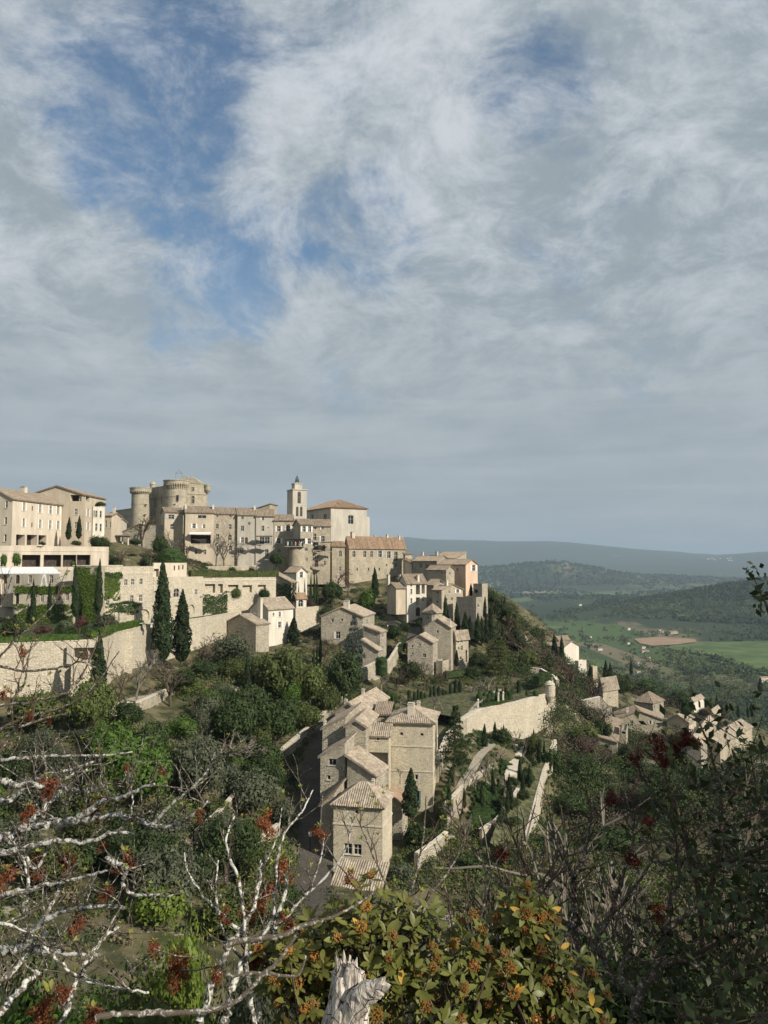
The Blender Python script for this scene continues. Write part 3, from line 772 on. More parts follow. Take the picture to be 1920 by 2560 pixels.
# houses of the long row under the castle
G = 'houses of the row below the castle'
H('row_house', 'narrow tan row house at the castle end with two windows', 412, 236, 66, 403, 458, 1280, 1392, 'gf', 'plaster_tan', 'roof', [('r', 428, 1292, 14, 11, 'g'), ('r', 430, 1317, 9, 13)], group=G, rise=1.6)
H('row_house', 'tan row house with a long awning over its open balcony', 464, 234, 72, ('m', 9), 536, 1281, 1405, 'gf', 'plaster_tan', 'roof',
  [('r', 505, 1292, 21, 8, 'w'), ('r', 485, 1315, 8, 12, 's'), ('r', 510, 1316, 6, 10, 'S'), ('r', 502, 1348, 50, 22, 'l'), ('r', 490, 1380, 7, 12), ('r', 512, 1380, 7, 12)], group=G, rise=2.2, ch=[(.3, .02, .8, 1.5), (.3, .98, .7, 1.2)])
H('row_house', 'stone row house with two columns of small windows', 536, 237, 74, ('m', 9), 594, 1284, 1412, 'gf', 'stone', 'roof',
  row('r', [(543, 1290), (576, 1291)], 5, 8, 'w') + row('r', [(543, 1316), (575, 1317)], 7, 12, 'w') + row('r', [(544, 1342), (575, 1344)], 8, 14, 'w') + [('r', 576, 1371, 8, 12), ('r', 546, 1371, 8, 13)], group=G, rise=2.2)
H('row_house', 'weathered grey row house with mixed windows and a balcony door', 594, 238, 76, ('m', 9), 640, 1287, 1418, 'gf', 'plaster_grey', 'roof',
  [('r', 606, 1295, 6, 8), ('r', 623, 1309, 6, 8), ('r', 606, 1321, 8, 13), ('r', 606, 1350, 7, 14, 'S'), ('r', 616, 1351, 7, 16, 'd'), ('r', 604, 1376, 9, 14)], group=G, rise=2.4, ch=[(.4, .97, .7, 1.1)])
H('row_house', 'grey row house with a covered iron balcony and tall arched door', 640, 239, 78, ('m', 9), 685, 1290, 1420, 'gf', 'plaster_grey', 'roof',
  [('r', 657, 1296, 6, 10, 'S'), ('r', 657, 1321, 7, 14, 'A'), ('r', 670, 1319, 3, 3, 'o'), ('r', 655, 1351, 12, 17, 'w'), ('r', 668, 1351, 12, 17, 'w'), ('r', 667, 1382, 9, 19, 'a')], group=G, rise=2.4)
H('row_house', 'pale stone row house with pairs of white shutters', 685, 240, 80, ('m', 9), 734, 1301, 1422, 'gf', 'stone', 'roof',
  row('r', [(697, 1322), (721, 1322)], 9, 14, 's') + [('r', 697, 1352, 9, 14, 's'), ('r', 698, 1377, 8, 9)], group=G, rise=2.0)
H('row_house', 'lit stone corner house with white shutters above the terrace balcony', 751, 234, 62, 733, 782, 1311, 1428, 'gf', 'stone', 'roof',
  [('r', 760, 1323, 8, 14, 's'), ('r', 774, 1323, 7, 14, 's'), ('r', 759, 1353, 7, 14, 's'), ('r', 773, 1353, 8, 14, 's'), ('r', 765.5, 1374, 7, 8), ('r', 767, 1398, 5, 9, 'a')], group=G, rise=1.8, ch=[(.9, .1, .8, 1.3)])
H('row_house', 'stone house with stacked balconies and a big glazed door beside the church', 782, 237, 80, ('m', 9), 826, 1315, 1428, 'gf', 'stone', 'roof',
  [('r', 786, 1319, 10, 9, 'S'), ('r', 806, 1320, 6, 9, 'S'), ('r', 786, 1342, 9, 17, 'S'), ('r', 807, 1347, 9, 14, 'S'), ('r', 790, 1365, 12, 20), ('r', 809.5, 1370, 7, 16, 'd'), ('r', 789, 1393, 4, 8, 'a'), ('r', 795, 1393, 4, 8, 'a'), ('r', 816, 1393, 9, 7, 'a'), ('r', 791, 1409, 9, 16, 'd'), ('r', 812, 1408, 4, 11)], group=G, rise=2.2)
H('roof_house', 'upper house with a sloped tiled roof rising over the row', 674, 262, 10, 612, ('m', 8), 1279, 1310, 'sl', 'stone', 'roof_warm', rise=2.6)
# balconies on the row
def balcony(label, x0, x1, yf, Y, dep=1.3, rail=7, mat='iron', roofy=None, cat='balcony'):
    a, b = W(x0, yf, Y), W(x1, yf, Y); zr = a.z + rail * PXM(Y)
    root = empty('balcony', ((a.x + b.x) / 2, Y, a.z), label, cat)
    d = Vector((0, dep, 0)); U = (b - a)
    MB().box((a + b) / 2 + d / 2, Vector((U.x / 2, 0, 0)), d / 2, Vector((0, 0, .09))).build('slab', M['plaster_grey'], root)
    rl = MB()
    for k in (0, 1):
        rl.box((a + b) / 2 + Vector((0, .05, zr - a.z - k * .45 * (zr - a.z))), Vector((abs(U.x) / 2, 0, 0)), Vector((0, .03, 0)), Vector((0, 0, .035)))
    n = max(4, int(abs(U.x) / .22))
    for i in range(n + 1): rl.box(a + U * (i / n) + Vector((0, .05, (zr - a.z) / 2)), Vector((.02, 0, 0)), Vector((0, .02, 0)), Vector((0, 0, (zr - a.z) / 2)))
    rl.build('railing', M[mat], root)
    if roofy:
        c = W((x0 + x1) / 2, roofy, Y)
        MB().box(c + d / 2, Vector((abs(U.x) / 2 + .2, 0, 0)), d / 2 + Vector((0, .2, -.12)), Vector((0, 0, .06))).build('canopy', M['plaster_grey'], root)
        for s_ in (x0 + 1, x1 - 1):
            p, q = W(s_, yf, Y), W(s_, roofy, Y); MB().tube([p, q], .05, 5).build('post', M['iron'], root)
    return root
balcony('covered iron balcony on the grey row house', 641, 679, 1361, 236.6, roofy=1340)
balcony('small iron balcony below the arched balcony door', 662, 675, 1399, 237.2)
balcony('long balcony under the awning of the tan row house', 480, 527, 1360, 232.6)
balcony('iron balcony over the big glazed door', 782, 801, 1351, 235.2)
balcony('deep roofed balcony beside the glazed door', 804, 829, 1379, 234.6, 1.8, roofy=1355)
balcony('balcony rail before the big glazed door', 782, 801, 1376, 235.4, 1.1)
balcony('stone ledge balcony of the lowest arched door', 780, 810, 1418, 235.0, 1.4)
balcony('slim balcony of the weathered grey house', 592, 637, 1365, 236.2, 1.2)
aw = MB(); a_, b_ = W(472, 1334, 232.4), W(526, 1334, 232.4)
aw.add([a_, b_, b_ + Vector((0, 1.8, .5)), a_ + Vector((0, 1.8, .5)), a_ - Vector((0, 0, .25)), b_ - Vector((0, 0, .25))], [(0, 1, 2, 3), (4, 5, 1, 0)])
tag(aw.build('awning', M['awning']), 'pale striped awning over the balcony of the tan row house', 'awning')
# round bastion carrying the crowded cafe terrace
cb = W(740, 1400, 232); cr = empty('bastion', (cb.x, 234, cb.z - 3), 'round stone bastion carrying a covered cafe terrace below the church', 'bastion')
zt_ = W(740, 1367, 232).z; z0_ = W(740, 1432, 232).z
MB().lathe((cb.x, 235, 0), [(2.9, z0_ - 3), (2.6, z0_ + 2), (2.35, zt_ - .2), (2.45, zt_)], 28).build('drum', M['stone'], cr)
MB().box((cb.x - .6, 234.6, zt_ + .08), (2.9, 0, 0), (0, 2.6, 0), (0, 0, .08)).build('terrace_floor', M['plaster_grey'], cr)
MB().box((cb.x - .6, 235.4, W(740, 1347, 232).z), (3.0, 0, 0), (0, 2.8, 0), (0, 0, .12)).build('canopy', M['dark_canvas'], cr)
rl = MB()
for i in range(17):
    rl.box((cb.x - 3.4 + i * .35, 232.1, zt_ + .6), (.02, 0, 0), (0, .02, 0), (0, 0, .5))
rl.box((cb.x - .6, 232.1, zt_ + 1.1), (2.9, 0, 0), (0, .03, 0), (0, 0, .04)); rl.build('railing', M['iron'], cr)
for i, q in enumerate((-2.6, -1.5, -.3, .9, 1.8)):
    pb_ = Vector((cb.x + q, 232.9 + .3 * (i % 2), zt_ + .16)); pm = MB()
    pm.lathe(pb_, [(.16, 0), (.2, .4), (.22, .55), (.19, .8), (.23, 1.02), (.2, 1.12), (.07, 1.17), (.065, 1.22), (.1, 1.28), (.115, 1.36), (.1, 1.44), (.03, 1.49)], 10)
    for s_ in (-1, 1): pm.tube([pb_ + Vector((s_ * .2, 0, 1.05)), pb_ + Vector((s_ * .27, -.08, .8)), pb_ + Vector((s_ * .16, -.32, .72))], [.06, .05, .04], 6); pm.tube([pb_ + Vector((s_ * .09, -.05, .45)), pb_ + Vector((s_ * .1, -.42, .45)), pb_ + Vector((s_ * .1, -.45, .02))], [.09, .075, .05], 6)
    tag(pm.build('person', M[('awning', 'shutter_blue', 'plaster_pink', 'frame', 'dark_canvas')[i]], smooth=True), f"{ORD[i]} person from the left seated at the rail of the cafe terrace, {('pale', 'blue', 'pink', 'cream', 'dark')[i]} clothes", 'person')
for q in (-3.3, -.6, 2.1):
    MB().tube([(cb.x + q, 232.2, zt_ + .1), (cb.x + q, 232.2, W(740, 1347, 232).z)], .06, 5).build('post', M['iron'], cr)
# ---- the church
H('church', 'pale rendered church with a hipped red-brown roof and one dark arched window', 827, 272, 60, 757, 917, 1267, 1352, 'h', 'church', 'roof_warm',
  [('r', 877, 1299, 13, 22, 'A'), ('f', 813, 1296, 7, 22, 'A'), ('f', 781, 1292, 5, 12, 'A')], cat='church', rise=3.2, oh=.5)
H('church_annex', 'low rendered buttress block on the valley side of the church', 917, 285, 50, 911, 924, 1292, 1352, 'flat', 'church', 'roof')
bt = H('bell_tower', 'square church bell tower with louvred arches and an iron bell cage', 732, 268, 64, 718, 767, 1224, 1300, 'flat', 'church', 'roof',
  [('r', 748, 1244, 8, 30, 'a'), ('r', 743, 1279, 6, 25, 'a'), ('r', 753, 1279, 6, 25, 'a')], cat='tower', cornice=True, bands=(1261,))
P3, L1, L2, zt, zl, e1, e2, _r = root_info[bt.name]
up = Vector((0, 0, 1)); c0 = P3(L1 / 2, L2 / 2, zt + .2); hb = 15 * PXM(270)
MB().box(c0 + up * hb / 2, e1 * L1 * .27, e2 * L2 * .27, up * hb / 2).box(c0 + up * (hb + .1), e1 * L1 * .31, e2 * L2 * .31, up * .12).build('belfry_block', M['church'], bt)
lt = MB(); zc = hb + .2; hl = 19 * PXM(270)
for k in range(8):
    an = 2 * math.pi * k / 8
    pr = [(.75, 0), (.72, hl * .25), (.62, hl * .5), (.35, hl * .75), (.05, hl)]
    lt.tube([c0 + up * (zc + z) + Vector((math.cos(an) * r_, math.sin(an) * r_, 0)) for r_, z in pr], .05, 4)
for r_, z in ((.75, .05), (.7, hl * .3), (.6, hl * .52)):
    lt.tube([c0 + up * (zc + z) + Vector((math.cos(q * math.pi / 6) * r_, math.sin(q * math.pi / 6) * r_, 0)) for q in range(13)], .045, 4)
lt.tube([c0 + up * (zc + hl), c0 + up * (zc + hl + .9)], .05, 4); lt.build('bell_cage', M['iron'], bt)
MB().lathe(c0 + up * (zc + hl * .28), [(.42, 0), (.36, .12), (.26, .35), (.2, .55), (.05, .62)], 12).build('bell', M['iron'], bt)
for (x, y, w_, h_) in ((748, 1244, 8, 30), (743, 1279, 6, 25), (753, 1279, 6, 25)):
    lv = MB()
    for q in range(9):
        p = W(x, y + h_ * (.42 - q * .105), 268); d = ray(x, y)
        n2 = -e1; t_ = P3(0, 0, 0).dot(n2) / d.dot(n2); p = ray(x, y + h_ * (.42 - q * .105)) * t_
        lv.box(p + e1 * .02, e2 * (w_ * PXM(268) * .55), e1 * .10, Vector((0, 0, .07)) + n2 * .05)
    lv.build('louvre', M['stone_grey'], bt)
# ---- long stone house under the church and the houses that step down to the valley
H('long_house', 'long stone house with six tall windows under a brown tiled roof', 873, 244, 58, 861, 1013, 1367, 1446, 'gf', 'stone', 'roof_warm',
  [('r', 885, 1385, 7, 16, 'a'), ('r', 912, 1385, 7, 16, 'a'), ('r', 929, 1385, 6, 16, 'a'), ('r', 950, 1385, 8, 17, 'g'), ('r', 972, 1387, 8, 17, 'g'), ('r', 990, 1391, 8, 24, 'A'), ('r', 990, 1413, 6, 12, 'w'), ('r', 893, 1423, 3, 8, 'o'), ('r', 921, 1423, 3, 7, 'o'), ('r', 948, 1423, 3, 8, 'o'), ('r', 967, 1412, 3, 5, 'o')],
  rise=3.3, ch=[(.5, .1, 1.3, 1.3), (.6, .5, .7, 1.0), (.55, .72, .7, 1.0), (.45, .93, .6, .8)])
H('long_house', 'narrow stone wing joined to the long house next to the balconies', 830, 240, 78, ('m', 8), 862, 1366, 1438, 'gf', 'stone', 'roof_warm', [('r', 851, 1384, 7, 15, 'a'), ('r', 850, 1422, 5, 11)], rise=1.6)
H('village_house', 'little lit stone house at the end of the long house', 1013, 250, 55, 1008, 1031, 1385, 1430, 'sr', 'stone', 'roof', [('r', 1016, 1398, 4, 7)])
H('village_house', 'low cream house with a sloped wall before the long house end', 1029, 246, 58, 1012, 1046, 1408, 1432, 'sr', 'plaster', 'roof', [('r', 1034, 1421, 4, 6)])
H('village_house', 'big roofed house with a pink lit gable end over the valley', 1164, 232, 38, 1096, 1194, 1411, 1472, 'gr', 'plaster_pink', 'roof', [('r', 1184, 1420, 8, 15, 's'), ('f', 1143, 1424, 5, 7)], rise=1.5)
H('village_house', 'tall roof block behind the pink gable house', 1139, 240, 34, 1082, ('m', 7), 1396, 1450, 'sf', 'stone', 'roof', rise=2.0)
H('village_house', 'wide low-roofed stone house between the long house and the pink house', 1092, 238, 42, 1032, 1128, 1402, 1450, 'gr', 'stone_grey', 'roof', [('f', 1052, 1415, 6, 10), ('f', 1066, 1416, 6, 12)], rise=1.6, ch=[(.9, .5, .6, 1.0), (.3, .5, .7, 1.1)])
H('village_house', 'stone house with a lit narrow end below the wide low roof', 1115, 226, 48, 1068, 1136, 1424, 1470, 'gr', 'stone', 'roof', [('r', 1124, 1434, 4, 7), ('f', 1104, 1433, 3, 5)], rise=1.2)
H('village_house', 'white balcony house with three floors and an arched brown door', 1017, 216, 55, 995, 1066, 1458, 1542, 'gf', 'plaster_white', 'roof',
  [('r', 1028, 1463, 5, 7), ('r', 1028, 1479, 5, 13, 's'), ('r', 1028, 1502, 5, 13, 's'), ('r', 1045, 1474, 10, 24, 'l'), ('r', 1058, 1472, 8, 24, 'L'), ('r', 1045, 1503, 10, 19, 'L'), ('r', 1045, 1529, 11, 22, 'd'), ('r', 1058, 1500, 3, 5, 'o'), ('f', 1003, 1522, 5, 8)], rise=2.4, ch=[(.9, .05, .9, 1.6), (.1, .6, .8, 1.5)])
H('village_house', 'low house with a tan roof left of the white balcony house', 990, 214, 52, 968, 1014, 1470, 1500, 'gf', 'plaster_tan', 'roof', [('r', 975, 1478, 4, 7), ('r', 966, 1481, 4, 6)], ch=[(.9, .02, .8, 3.2)], rise=1.3)
H('village_house', 'dark stone house with a pointed roof right of the white balcony house', 1084, 220, 46, 1064, 1114, 1462, 1520, 'gr', 'stone_grey', 'roof', [('r', 1101, 1456, 3, 6), ('f', 1076, 1500, 6, 10)], rise=1.5)
H('village_house', 'stone house with a broad lit front above the cypress row', 1104, 210, 44, 1081, 1157, 1475, 1535, 'gr', 'stone', 'roof', [('r', 1123, 1480, 4, 7), ('r', 1144, 1478, 7, 9, 's'), ('r', 1116, 1500, 5, 9), ('r', 1130, 1498, 5, 9), ('f', 1094, 1482, 4, 7), ('f', 1093, 1505, 4, 7)], rise=1.5, ch=[(.3, .35, .8, 1.3)])
H('tower_house', 'windowless dark stone block house behind the cypresses', 1190, 205, 34, 1141, 1207, 1493, 1560, 'flat', 'stone_grey', 'roof', [('r', 1196, 1515, 4, 8)])
H('terrace_house', 'stone terrace house at the valley edge with a dark doorway', 1205, 222, 36, 1183, 1219, 1459, 1500, 'flat', 'rubble', 'roof', [('f', 1190, 1478, 9, 9, 'l')])
H('stone_hut', 'square stone hut with a small pyramid roof below the balcony house', 1083, 205, 42, 1056, 1107, 1531, 1565, 'h', 'rubble', 'roof_pale', [('f', 1070, 1545, 4, 6)], rise=2.0, cat='hut')
# the gabled rubble houses lower down
H('stone_house', 'large rubble gable house above the garden with one attic window', 1127, 192, 14, 1061, 1141, 1568, 1668, 'gf', 'rubble', 'roof_pale', [('f', 1094, 1579, 5, 8), ('r', 1134, 1605, 3, 10)], rise=2.0, ch=[(.1, .1, .9, 1.3), (.75, .4, .8, 1.4)])
H('stone_house', 'lit stone wing with a row of paired windows beside the gable house', 1140, 195, 52, 1134, 1171, 1592, 1674, 'gf', 'stone', 'roof_pale', row('r', [(1145, 1602), (1154, 1601), (1162, 1599)], 5, 12, 'w') + [('r', 1155, 1620, 4, 12), ('r', 1147, 1621, 3, 7), ('r', 1152, 1645, 4, 8), ('r', 1166, 1640, 4, 30, 'l')], rise=1.4)
H('stone_house', 'smaller rubble gable house in front with four little windows', 1082, 184, 14, 1019, 1094, 1606, 1676, 'gf', 'rubble', 'roof_pale', [('f', 1031, 1616, 4, 6), ('f', 1050, 1612, 4, 6), ('f', 1032, 1634, 4, 6), ('f', 1061, 1639, 8, 10), ('r', 1088, 1640, 3, 8)], rise=1.7)
H('garage', 'low rubble shed with a rail top beside the gable house', 1106, 184, 30, 1090, 1122, 1652, 1676, 'flat', 'stone', 'roof', cat='shed')
H('stone_house', 'rubble house with a broad gable and white door behind the blue conifer', 907, 188, 12, 803, 936, 1541, 1606, 'gf', 'rubble', 'roof_pale', [('f', 831, 1551, 6, 9), ('f', 855, 1550, 5, 6), ('r', 918, 1555, 4, 15), ('f', 845, 1588, 11, 18, 'S')], rise=2.2, ch=[(.42, .1, 1.3, 1.7)])
H('stone_house', 'tall narrow stone house with a lit end below the broad gable', 950, 181, 20, 908, 966, 1580, 1638, 'sr', 'stone_grey', 'roof_pale', [('r', 956, 1590, 4, 9), ('r', 957, 1620, 4, 9)], rise=1.4)
H('stone_house', 'low stone lean-to with a tiled shed roof under the tall narrow house', 946, 175, 16, 906, 955, 1626, 1662, 'sr', 'rubble', 'roof_pale', [('r', 951, 1638, 4, 8)], rise=2.2)
# white house by the retaining wall
H('stone_house', 'white-fronted house with a pale tiled roof beside the great terrace wall', 671, 180, 34, 625, 733, 1523, 1582, 'gf', 'plaster_white', 'roof_pale', [('r', 684, 1536, 4, 8), ('r', 699, 1536, 6, 13, 's'), ('r', 699, 1562, 8, 15, 's')], rise=2.4, tsize=.36)
H('stone_house', 'low stone wing with a pale tiled roof before the white-fronted house', 640, 172, 34, 562, 673, 1561, 1590, 'gf', 'rubble', 'roof_pale', [], rise=2.0, ch=[(.25, .9, .9, 4.4)], tsize=.36)
H('garden_pavilion', 'small white garden house with a grey tiled roof on the hedge terrace', 741, 216, 48, 713, 768, 1430, 1470, 'gr', 'plaster_white', 'roof', [('r', 753, 1437, 8, 14, 's')], rise=1.4, cat='pavilion')
H('garden_pavilion', 'ivy-covered garden pavilion with a shed roof', 728, 206, 40, 685, 742, 1455, 1500, 'sr', 'stone', 'roof_pale', [('r', 733, 1470, 5, 12)], rise=2.4, cat='pavilion')
H('garden_pavilion', 'little arched summer house with a red tiled roof', 741, 203, 50, 732, 766, 1495, 1522, 'gf', 'plaster_white', 'roof_warm', [('r', 752, 1508, 12, 18, 'a')], rise=1.2, cat='pavilion')
# ---- tower house and its neighbours, nearest to the camera
H('tower_house', 'tall square stone tower house with a hipped roof and two oval windows', 1082, 120, 9, 971, 1094, 1806, 2056, 'h', 'tower', 'roof_pale',
  [('f', 1004, 1834, 8, 7, 'o'), ('f', 1055, 1836, 8, 7, 'o'), ('f', 1041, 1943, 8, 13, 'w'), ('f', 1066, 2033, 14, 20, 'a'), ('f', 1044, 1994, 8, 34, 't')], rise=1.5, ch=[(.52, .22, 1.0, 1.5), (.42, .75, .5, .9)], rows=14, tsize=.30, oh=.42, bands=(1868, 1930))
H('tower_house', 'lower front tower house with a hipped roof, one oval window and a double window', 956, 100, 13, 834, 980, 2016, 2180, 'h', 'tower', 'roof_pale',
  [('f', 893, 2030, 10, 9, 'o'), ('f', 870, 2122, 20, 27, 'w'), ('f', 894, 2124, 20, 27, 'w')], rise=2.0, rows=16, tsize=.30, oh=.35, bands=(2068,), ch=[(.35, .75, .35, .9)])
H('stone_house', 'rubble house with a white cross-barred window behind the front tower house', 862, 110, 12, 801, ('m', 6), 1893, 1975, 'sl', 'rubble', 'roof_pale', [('f', 831, 1905, 19, 16, 'w'), ('f', 822, 1944, 9, 11, 'w')], rise=2.1, rows=10, tsize=.30)
H('stone_house', 'rubble gable house with one shuttered window beside the arch', 914, 115, 10, 864, ('m', 9), 1816, 1900, 'gf', 'rubble', 'roof_pale', [('f', 879, 1851, 9, 15, 'S')], rise=.9, rows=12, tsize=.30)
H('stone_house', 'long-roofed rubble house above the shaded alley', 864, 117, 10, 806, ('m', 10), 1822, 1880, 'sl', 'rubble', 'roof_pale', [], rise=1.9, rows=12, tsize=.30, ch=[(.93, .05, .35, .7)])
H('stone_house', 'rear house with a broad pale roof at the top of the tower group', 905, 127, 16, 838, 970, 1782, 1830, 'gf', 'rubble', 'roof_pale', [], rise=1.5, rows=12, tsize=.30, ch=[(.5, .5, .45, .8), (.95, .3, .5, .8)])
H('linking_house', 'small linking house over a big stone arch beside the tower', 972, 117.5, 6, 917, ('m', 3.2), 1840, 1935, 'sf', 'tower', 'roof_pale', [('f', 945, 1847, 7, 8, 'w'), ('f', 945, 1904, 50, 46, 'L')], rise=1.1, rows=6, tsize=.30)
H('linking_house', 'low-roofed rear wing between the pale roof and the tower', 972, 128, 6, 938, ('m', 5), 1786, 1830, 'sf', 'rubble', 'roof', [], rise=1.0, rows=6, tsize=.30)
H('stone_house', 'mid house whose tiled roof fills the gap before the arch', 940, 108, 18, 868, ('m', 5), 1938, 1990, 'sr', 'rubble', 'roof_pale', [], rise=2.3, rows=12, tsize=.30)
H('shed', 'lean-to shed with a dark tiled roof against the front tower house', 836, 104, 10, 803, ('m', 6), 2010, 2060, 'sl', 'rubble', 'roof', [], rise=1.6, rows=8, tsize=.30, cat='shed')
H('shed', 'small tiled outhouse half hidden behind the lone cypress', 1006, 110, 12, 975, ('m', 4), 2012, 2070, 'sr', 'rubble', 'roof_warm', [], rise=1.3, rows=6, tsize=.30, cat='shed')
H('shed', 'low tiled roof at the foot of the front tower house', 948, 94, 13, 830, ('m', 4), 2226, 2300, 'sb' if False else 'sf', 'rubble', 'roof_pale', [], rise=1.5, rows=8, tsize=.30, cat='shed')
H('shed', 'tiny garden shed with a red tiled roof above the parterre', 1160, 119, 30, 1147, 1171, 2026, 2050, 'gf', 'stone', 'roof_warm', [], cat='shed')
# ---- houses on the valley side
H('valley_house', 'white-walled house stepping down behind two cypresses', 1410, 245, 52, 1362, 1447, 1617, 1690, 'gr', 'plaster_white', 'roof', [('f', 1372, 1630, 3, 5)], rise=1.6)
H('valley_house', 'upper storey of the white valley house with a small roof', 1397, 250, 50, 1385, 1423, 1600, 1650, 'gf', 'plaster_white', 'roof', [('r', 1410, 1608, 3, 4)], rise=1.0)
H('valley_house', 'lower white block at the foot of the stepped valley house', 1446, 243, 52, 1437, 1466, 1652, 1700, 'flat', 'plaster_white', 'roof', [('r', 1452, 1662, 3, 4)])
H('wall_tower', 'small square wall tower of pale stone beside a cypress', 1482, 238, 50, 1474, 1493, 1666, 1715, 'flat', 'stone', 'roof', cat='tower')
H('valley_house', 'pale stone house with a rounded roof and blank lit wall', 1507, 226, 52, 1496, 1545, 1720, 1785, 'gf', 'stone', 'roof_pale', [('r', 1525, 1745, 3, 5)], rise=2.6)
H('valley_house', 'dark-walled house with a hipped grey roof by the ruins', 1632, 226, 44, 1585, 1659, 1757, 1815, 'h', 'stone_grey', 'roof', [], rise=2.3)
H('valley_house', 'broad gabled house with a white-shuttered window above the ruins', 1656, 205, 8, 1545, ('m', 8), 1798, 1850, 'gf', 'stone', 'roof', [('f', 1579, 1805, 8, 8, 'w'), ('f', 1626, 1806, 5, 9, 's')], rise=2.0, ch=[(.75, .3, .6, 1.0)])
H('ruin', 'roofless square ruin with a lit right edge in the ravine', 1543, 178, 18, 1496, 1549, 1855, 1935, 'sr', 'stone_grey', 'roof', [], rise=1.0, cat='ruin')
H('ruin', 'broken stub of pale wall beside the roofless ruin', 1565, 184, 20, 1548, 1569, 1826, 1870, 'flat', 'rubble', 'roof', cat='ruin')
H('valley_house', 'house with a lit sloping roof behind the twigs on the right', 1722, 215, 40, 1668, 1740, 1806, 1850, 'gf', 'plaster_tan', 'roof_pale', [], rise=1.8)
H('valley_house', 'broad stone house among the trees at the far right', 1800, 185, 40, 1742, 1880, 1862, 1925, 'gf', 'stone', 'roof_pale', [('r', 1833, 1878, 5, 6), ('r', 1855, 1880, 5, 7)], rise=1.5)
H('valley_house', 'low stone house with a grey roof below the lit roof house', 1752, 178, 30, 1716, 1790, 1856, 1900, 'gf', 'stone_grey', 'roof_pale', [], rise=1.4)
H('valley_house', 'far white farmhouse with a pale roof among the woods', 1735, 390, 40, 1718, 1760, 1754, 1775, 'gf', 'plaster_white', 'roof_pale', [], rise=1.6)
H('valley_house', 'half-hidden stone farmhouse right of the far white farmhouse', 1785, 330, 35, 1771, 1802, 1785, 1810, 'gf', 'stone', 'roof_pale', [], rise=1.6)
# ---- the castle
cas = W(425, 1310, 312); castle = empty('castle', (cas.x, 312, cas.z), 'large stone castle with round machicolated towers on the skyline', 'castle')
def round_tower(x, Y, r_px, yt, yb, head_px, head_r, corb, name='tower'):
    c = W(x, yt, Y); r_, rh = r_px * PXM(Y), head_r * PXM(Y); zt_, zb_ = c.z, W(x, yb, Y).z - 4
    zh = zt_ - head_px * PXM(Y); o_ = (c.x, Y, 0)
    mb = MB(); mb.lathe(o_, [(r_ * 1.03, zb_), (r_ * 1.02, zh - 3), (r_, zh - .6), (r_, zh)], 40)
    t_ = mb.build(name, M['castle'], castle, smooth=False)
    h = MB(); h.lathe(o_, [(rh, zh), (rh * 1.01, zt_ - .35), (rh * 1.05, zt_ - .3), (rh * 1.05, zt_)], 40); h.build('parapet', M['castle'], t_)
    cbm = MB(); n = 34
    for i in range(n):
        an = 2 * math.pi * i / n; d = Vector((math.cos(an), math.sin(an), 0)); s_ = Vector((-d.y, d.x, 0))
        p = Vector((c.x, Y, 0)) + d * (r_ + (rh - r_) * .5)
        for k, (f0, hh) in enumerate(((1.0, .33), (.66, .33), (.33, .34))):
            cbm.box(Vector((c.x, Y, zh - corb * (k + .5) / 3)) + d * (r_ + (rh - r_) * f0 * .5), d * ((rh - r_) * f0 * .5 + .1), s_ * .2, Vector((0, 0, corb * .5 / 3)))
    cbm.build('corbels', M['castle'], t_)
    MB().lathe(o_, [(r_ * 1.05, zt_ - 42 * PXM(Y)), (r_ * 1.05, zt_ - 42 * PXM(Y) + .3)], 40).build('string_course', M['castle'], t_)
    return c, r_
round_tower(352, 308, 21.5, 1220, 1335, 10, 26, .9)
cT, rT = round_tower(442, 306, 27.5, 1202, 1330, 10, 32, 1.9)
for x, y, w_, h_ in ((444, 1245, 5, 14), (341, 1243, 4, 2), (436, 1261, 6, 2), (365, 1262, 5, 2), (341, 1274, 5, 2), (363, 1287, 5, 2)):
    cx, cr_ = (442, 27.5) if x > 400 else (352, 21.5)
    Yc = 306 if x > 400 else 308
    dx = (x - cx) / cr_; yy = Yc - math.sqrt(max(0, 1 - dx * dx)) * cr_ * PXM(Yc) * 1.03
    p = W(x, y, yy); s_ = PXM(yy)
    wf_ = MB(); wf_.box(p + Vector((0, .05, 0)), (w_ * s_ / 2 + .12, 0, 0), (0, .12, 0), (0, 0, h_ * s_ / 2 + .12)); f = wf_.build('window', M['castle'], castle)
    MB().box(p + Vector((0, -.09, 0)), (w_ * s_ / 2, 0, 0), (0, .03, 0), (0, 0, h_ * s_ / 2)).build('pane', M['pane'], f)
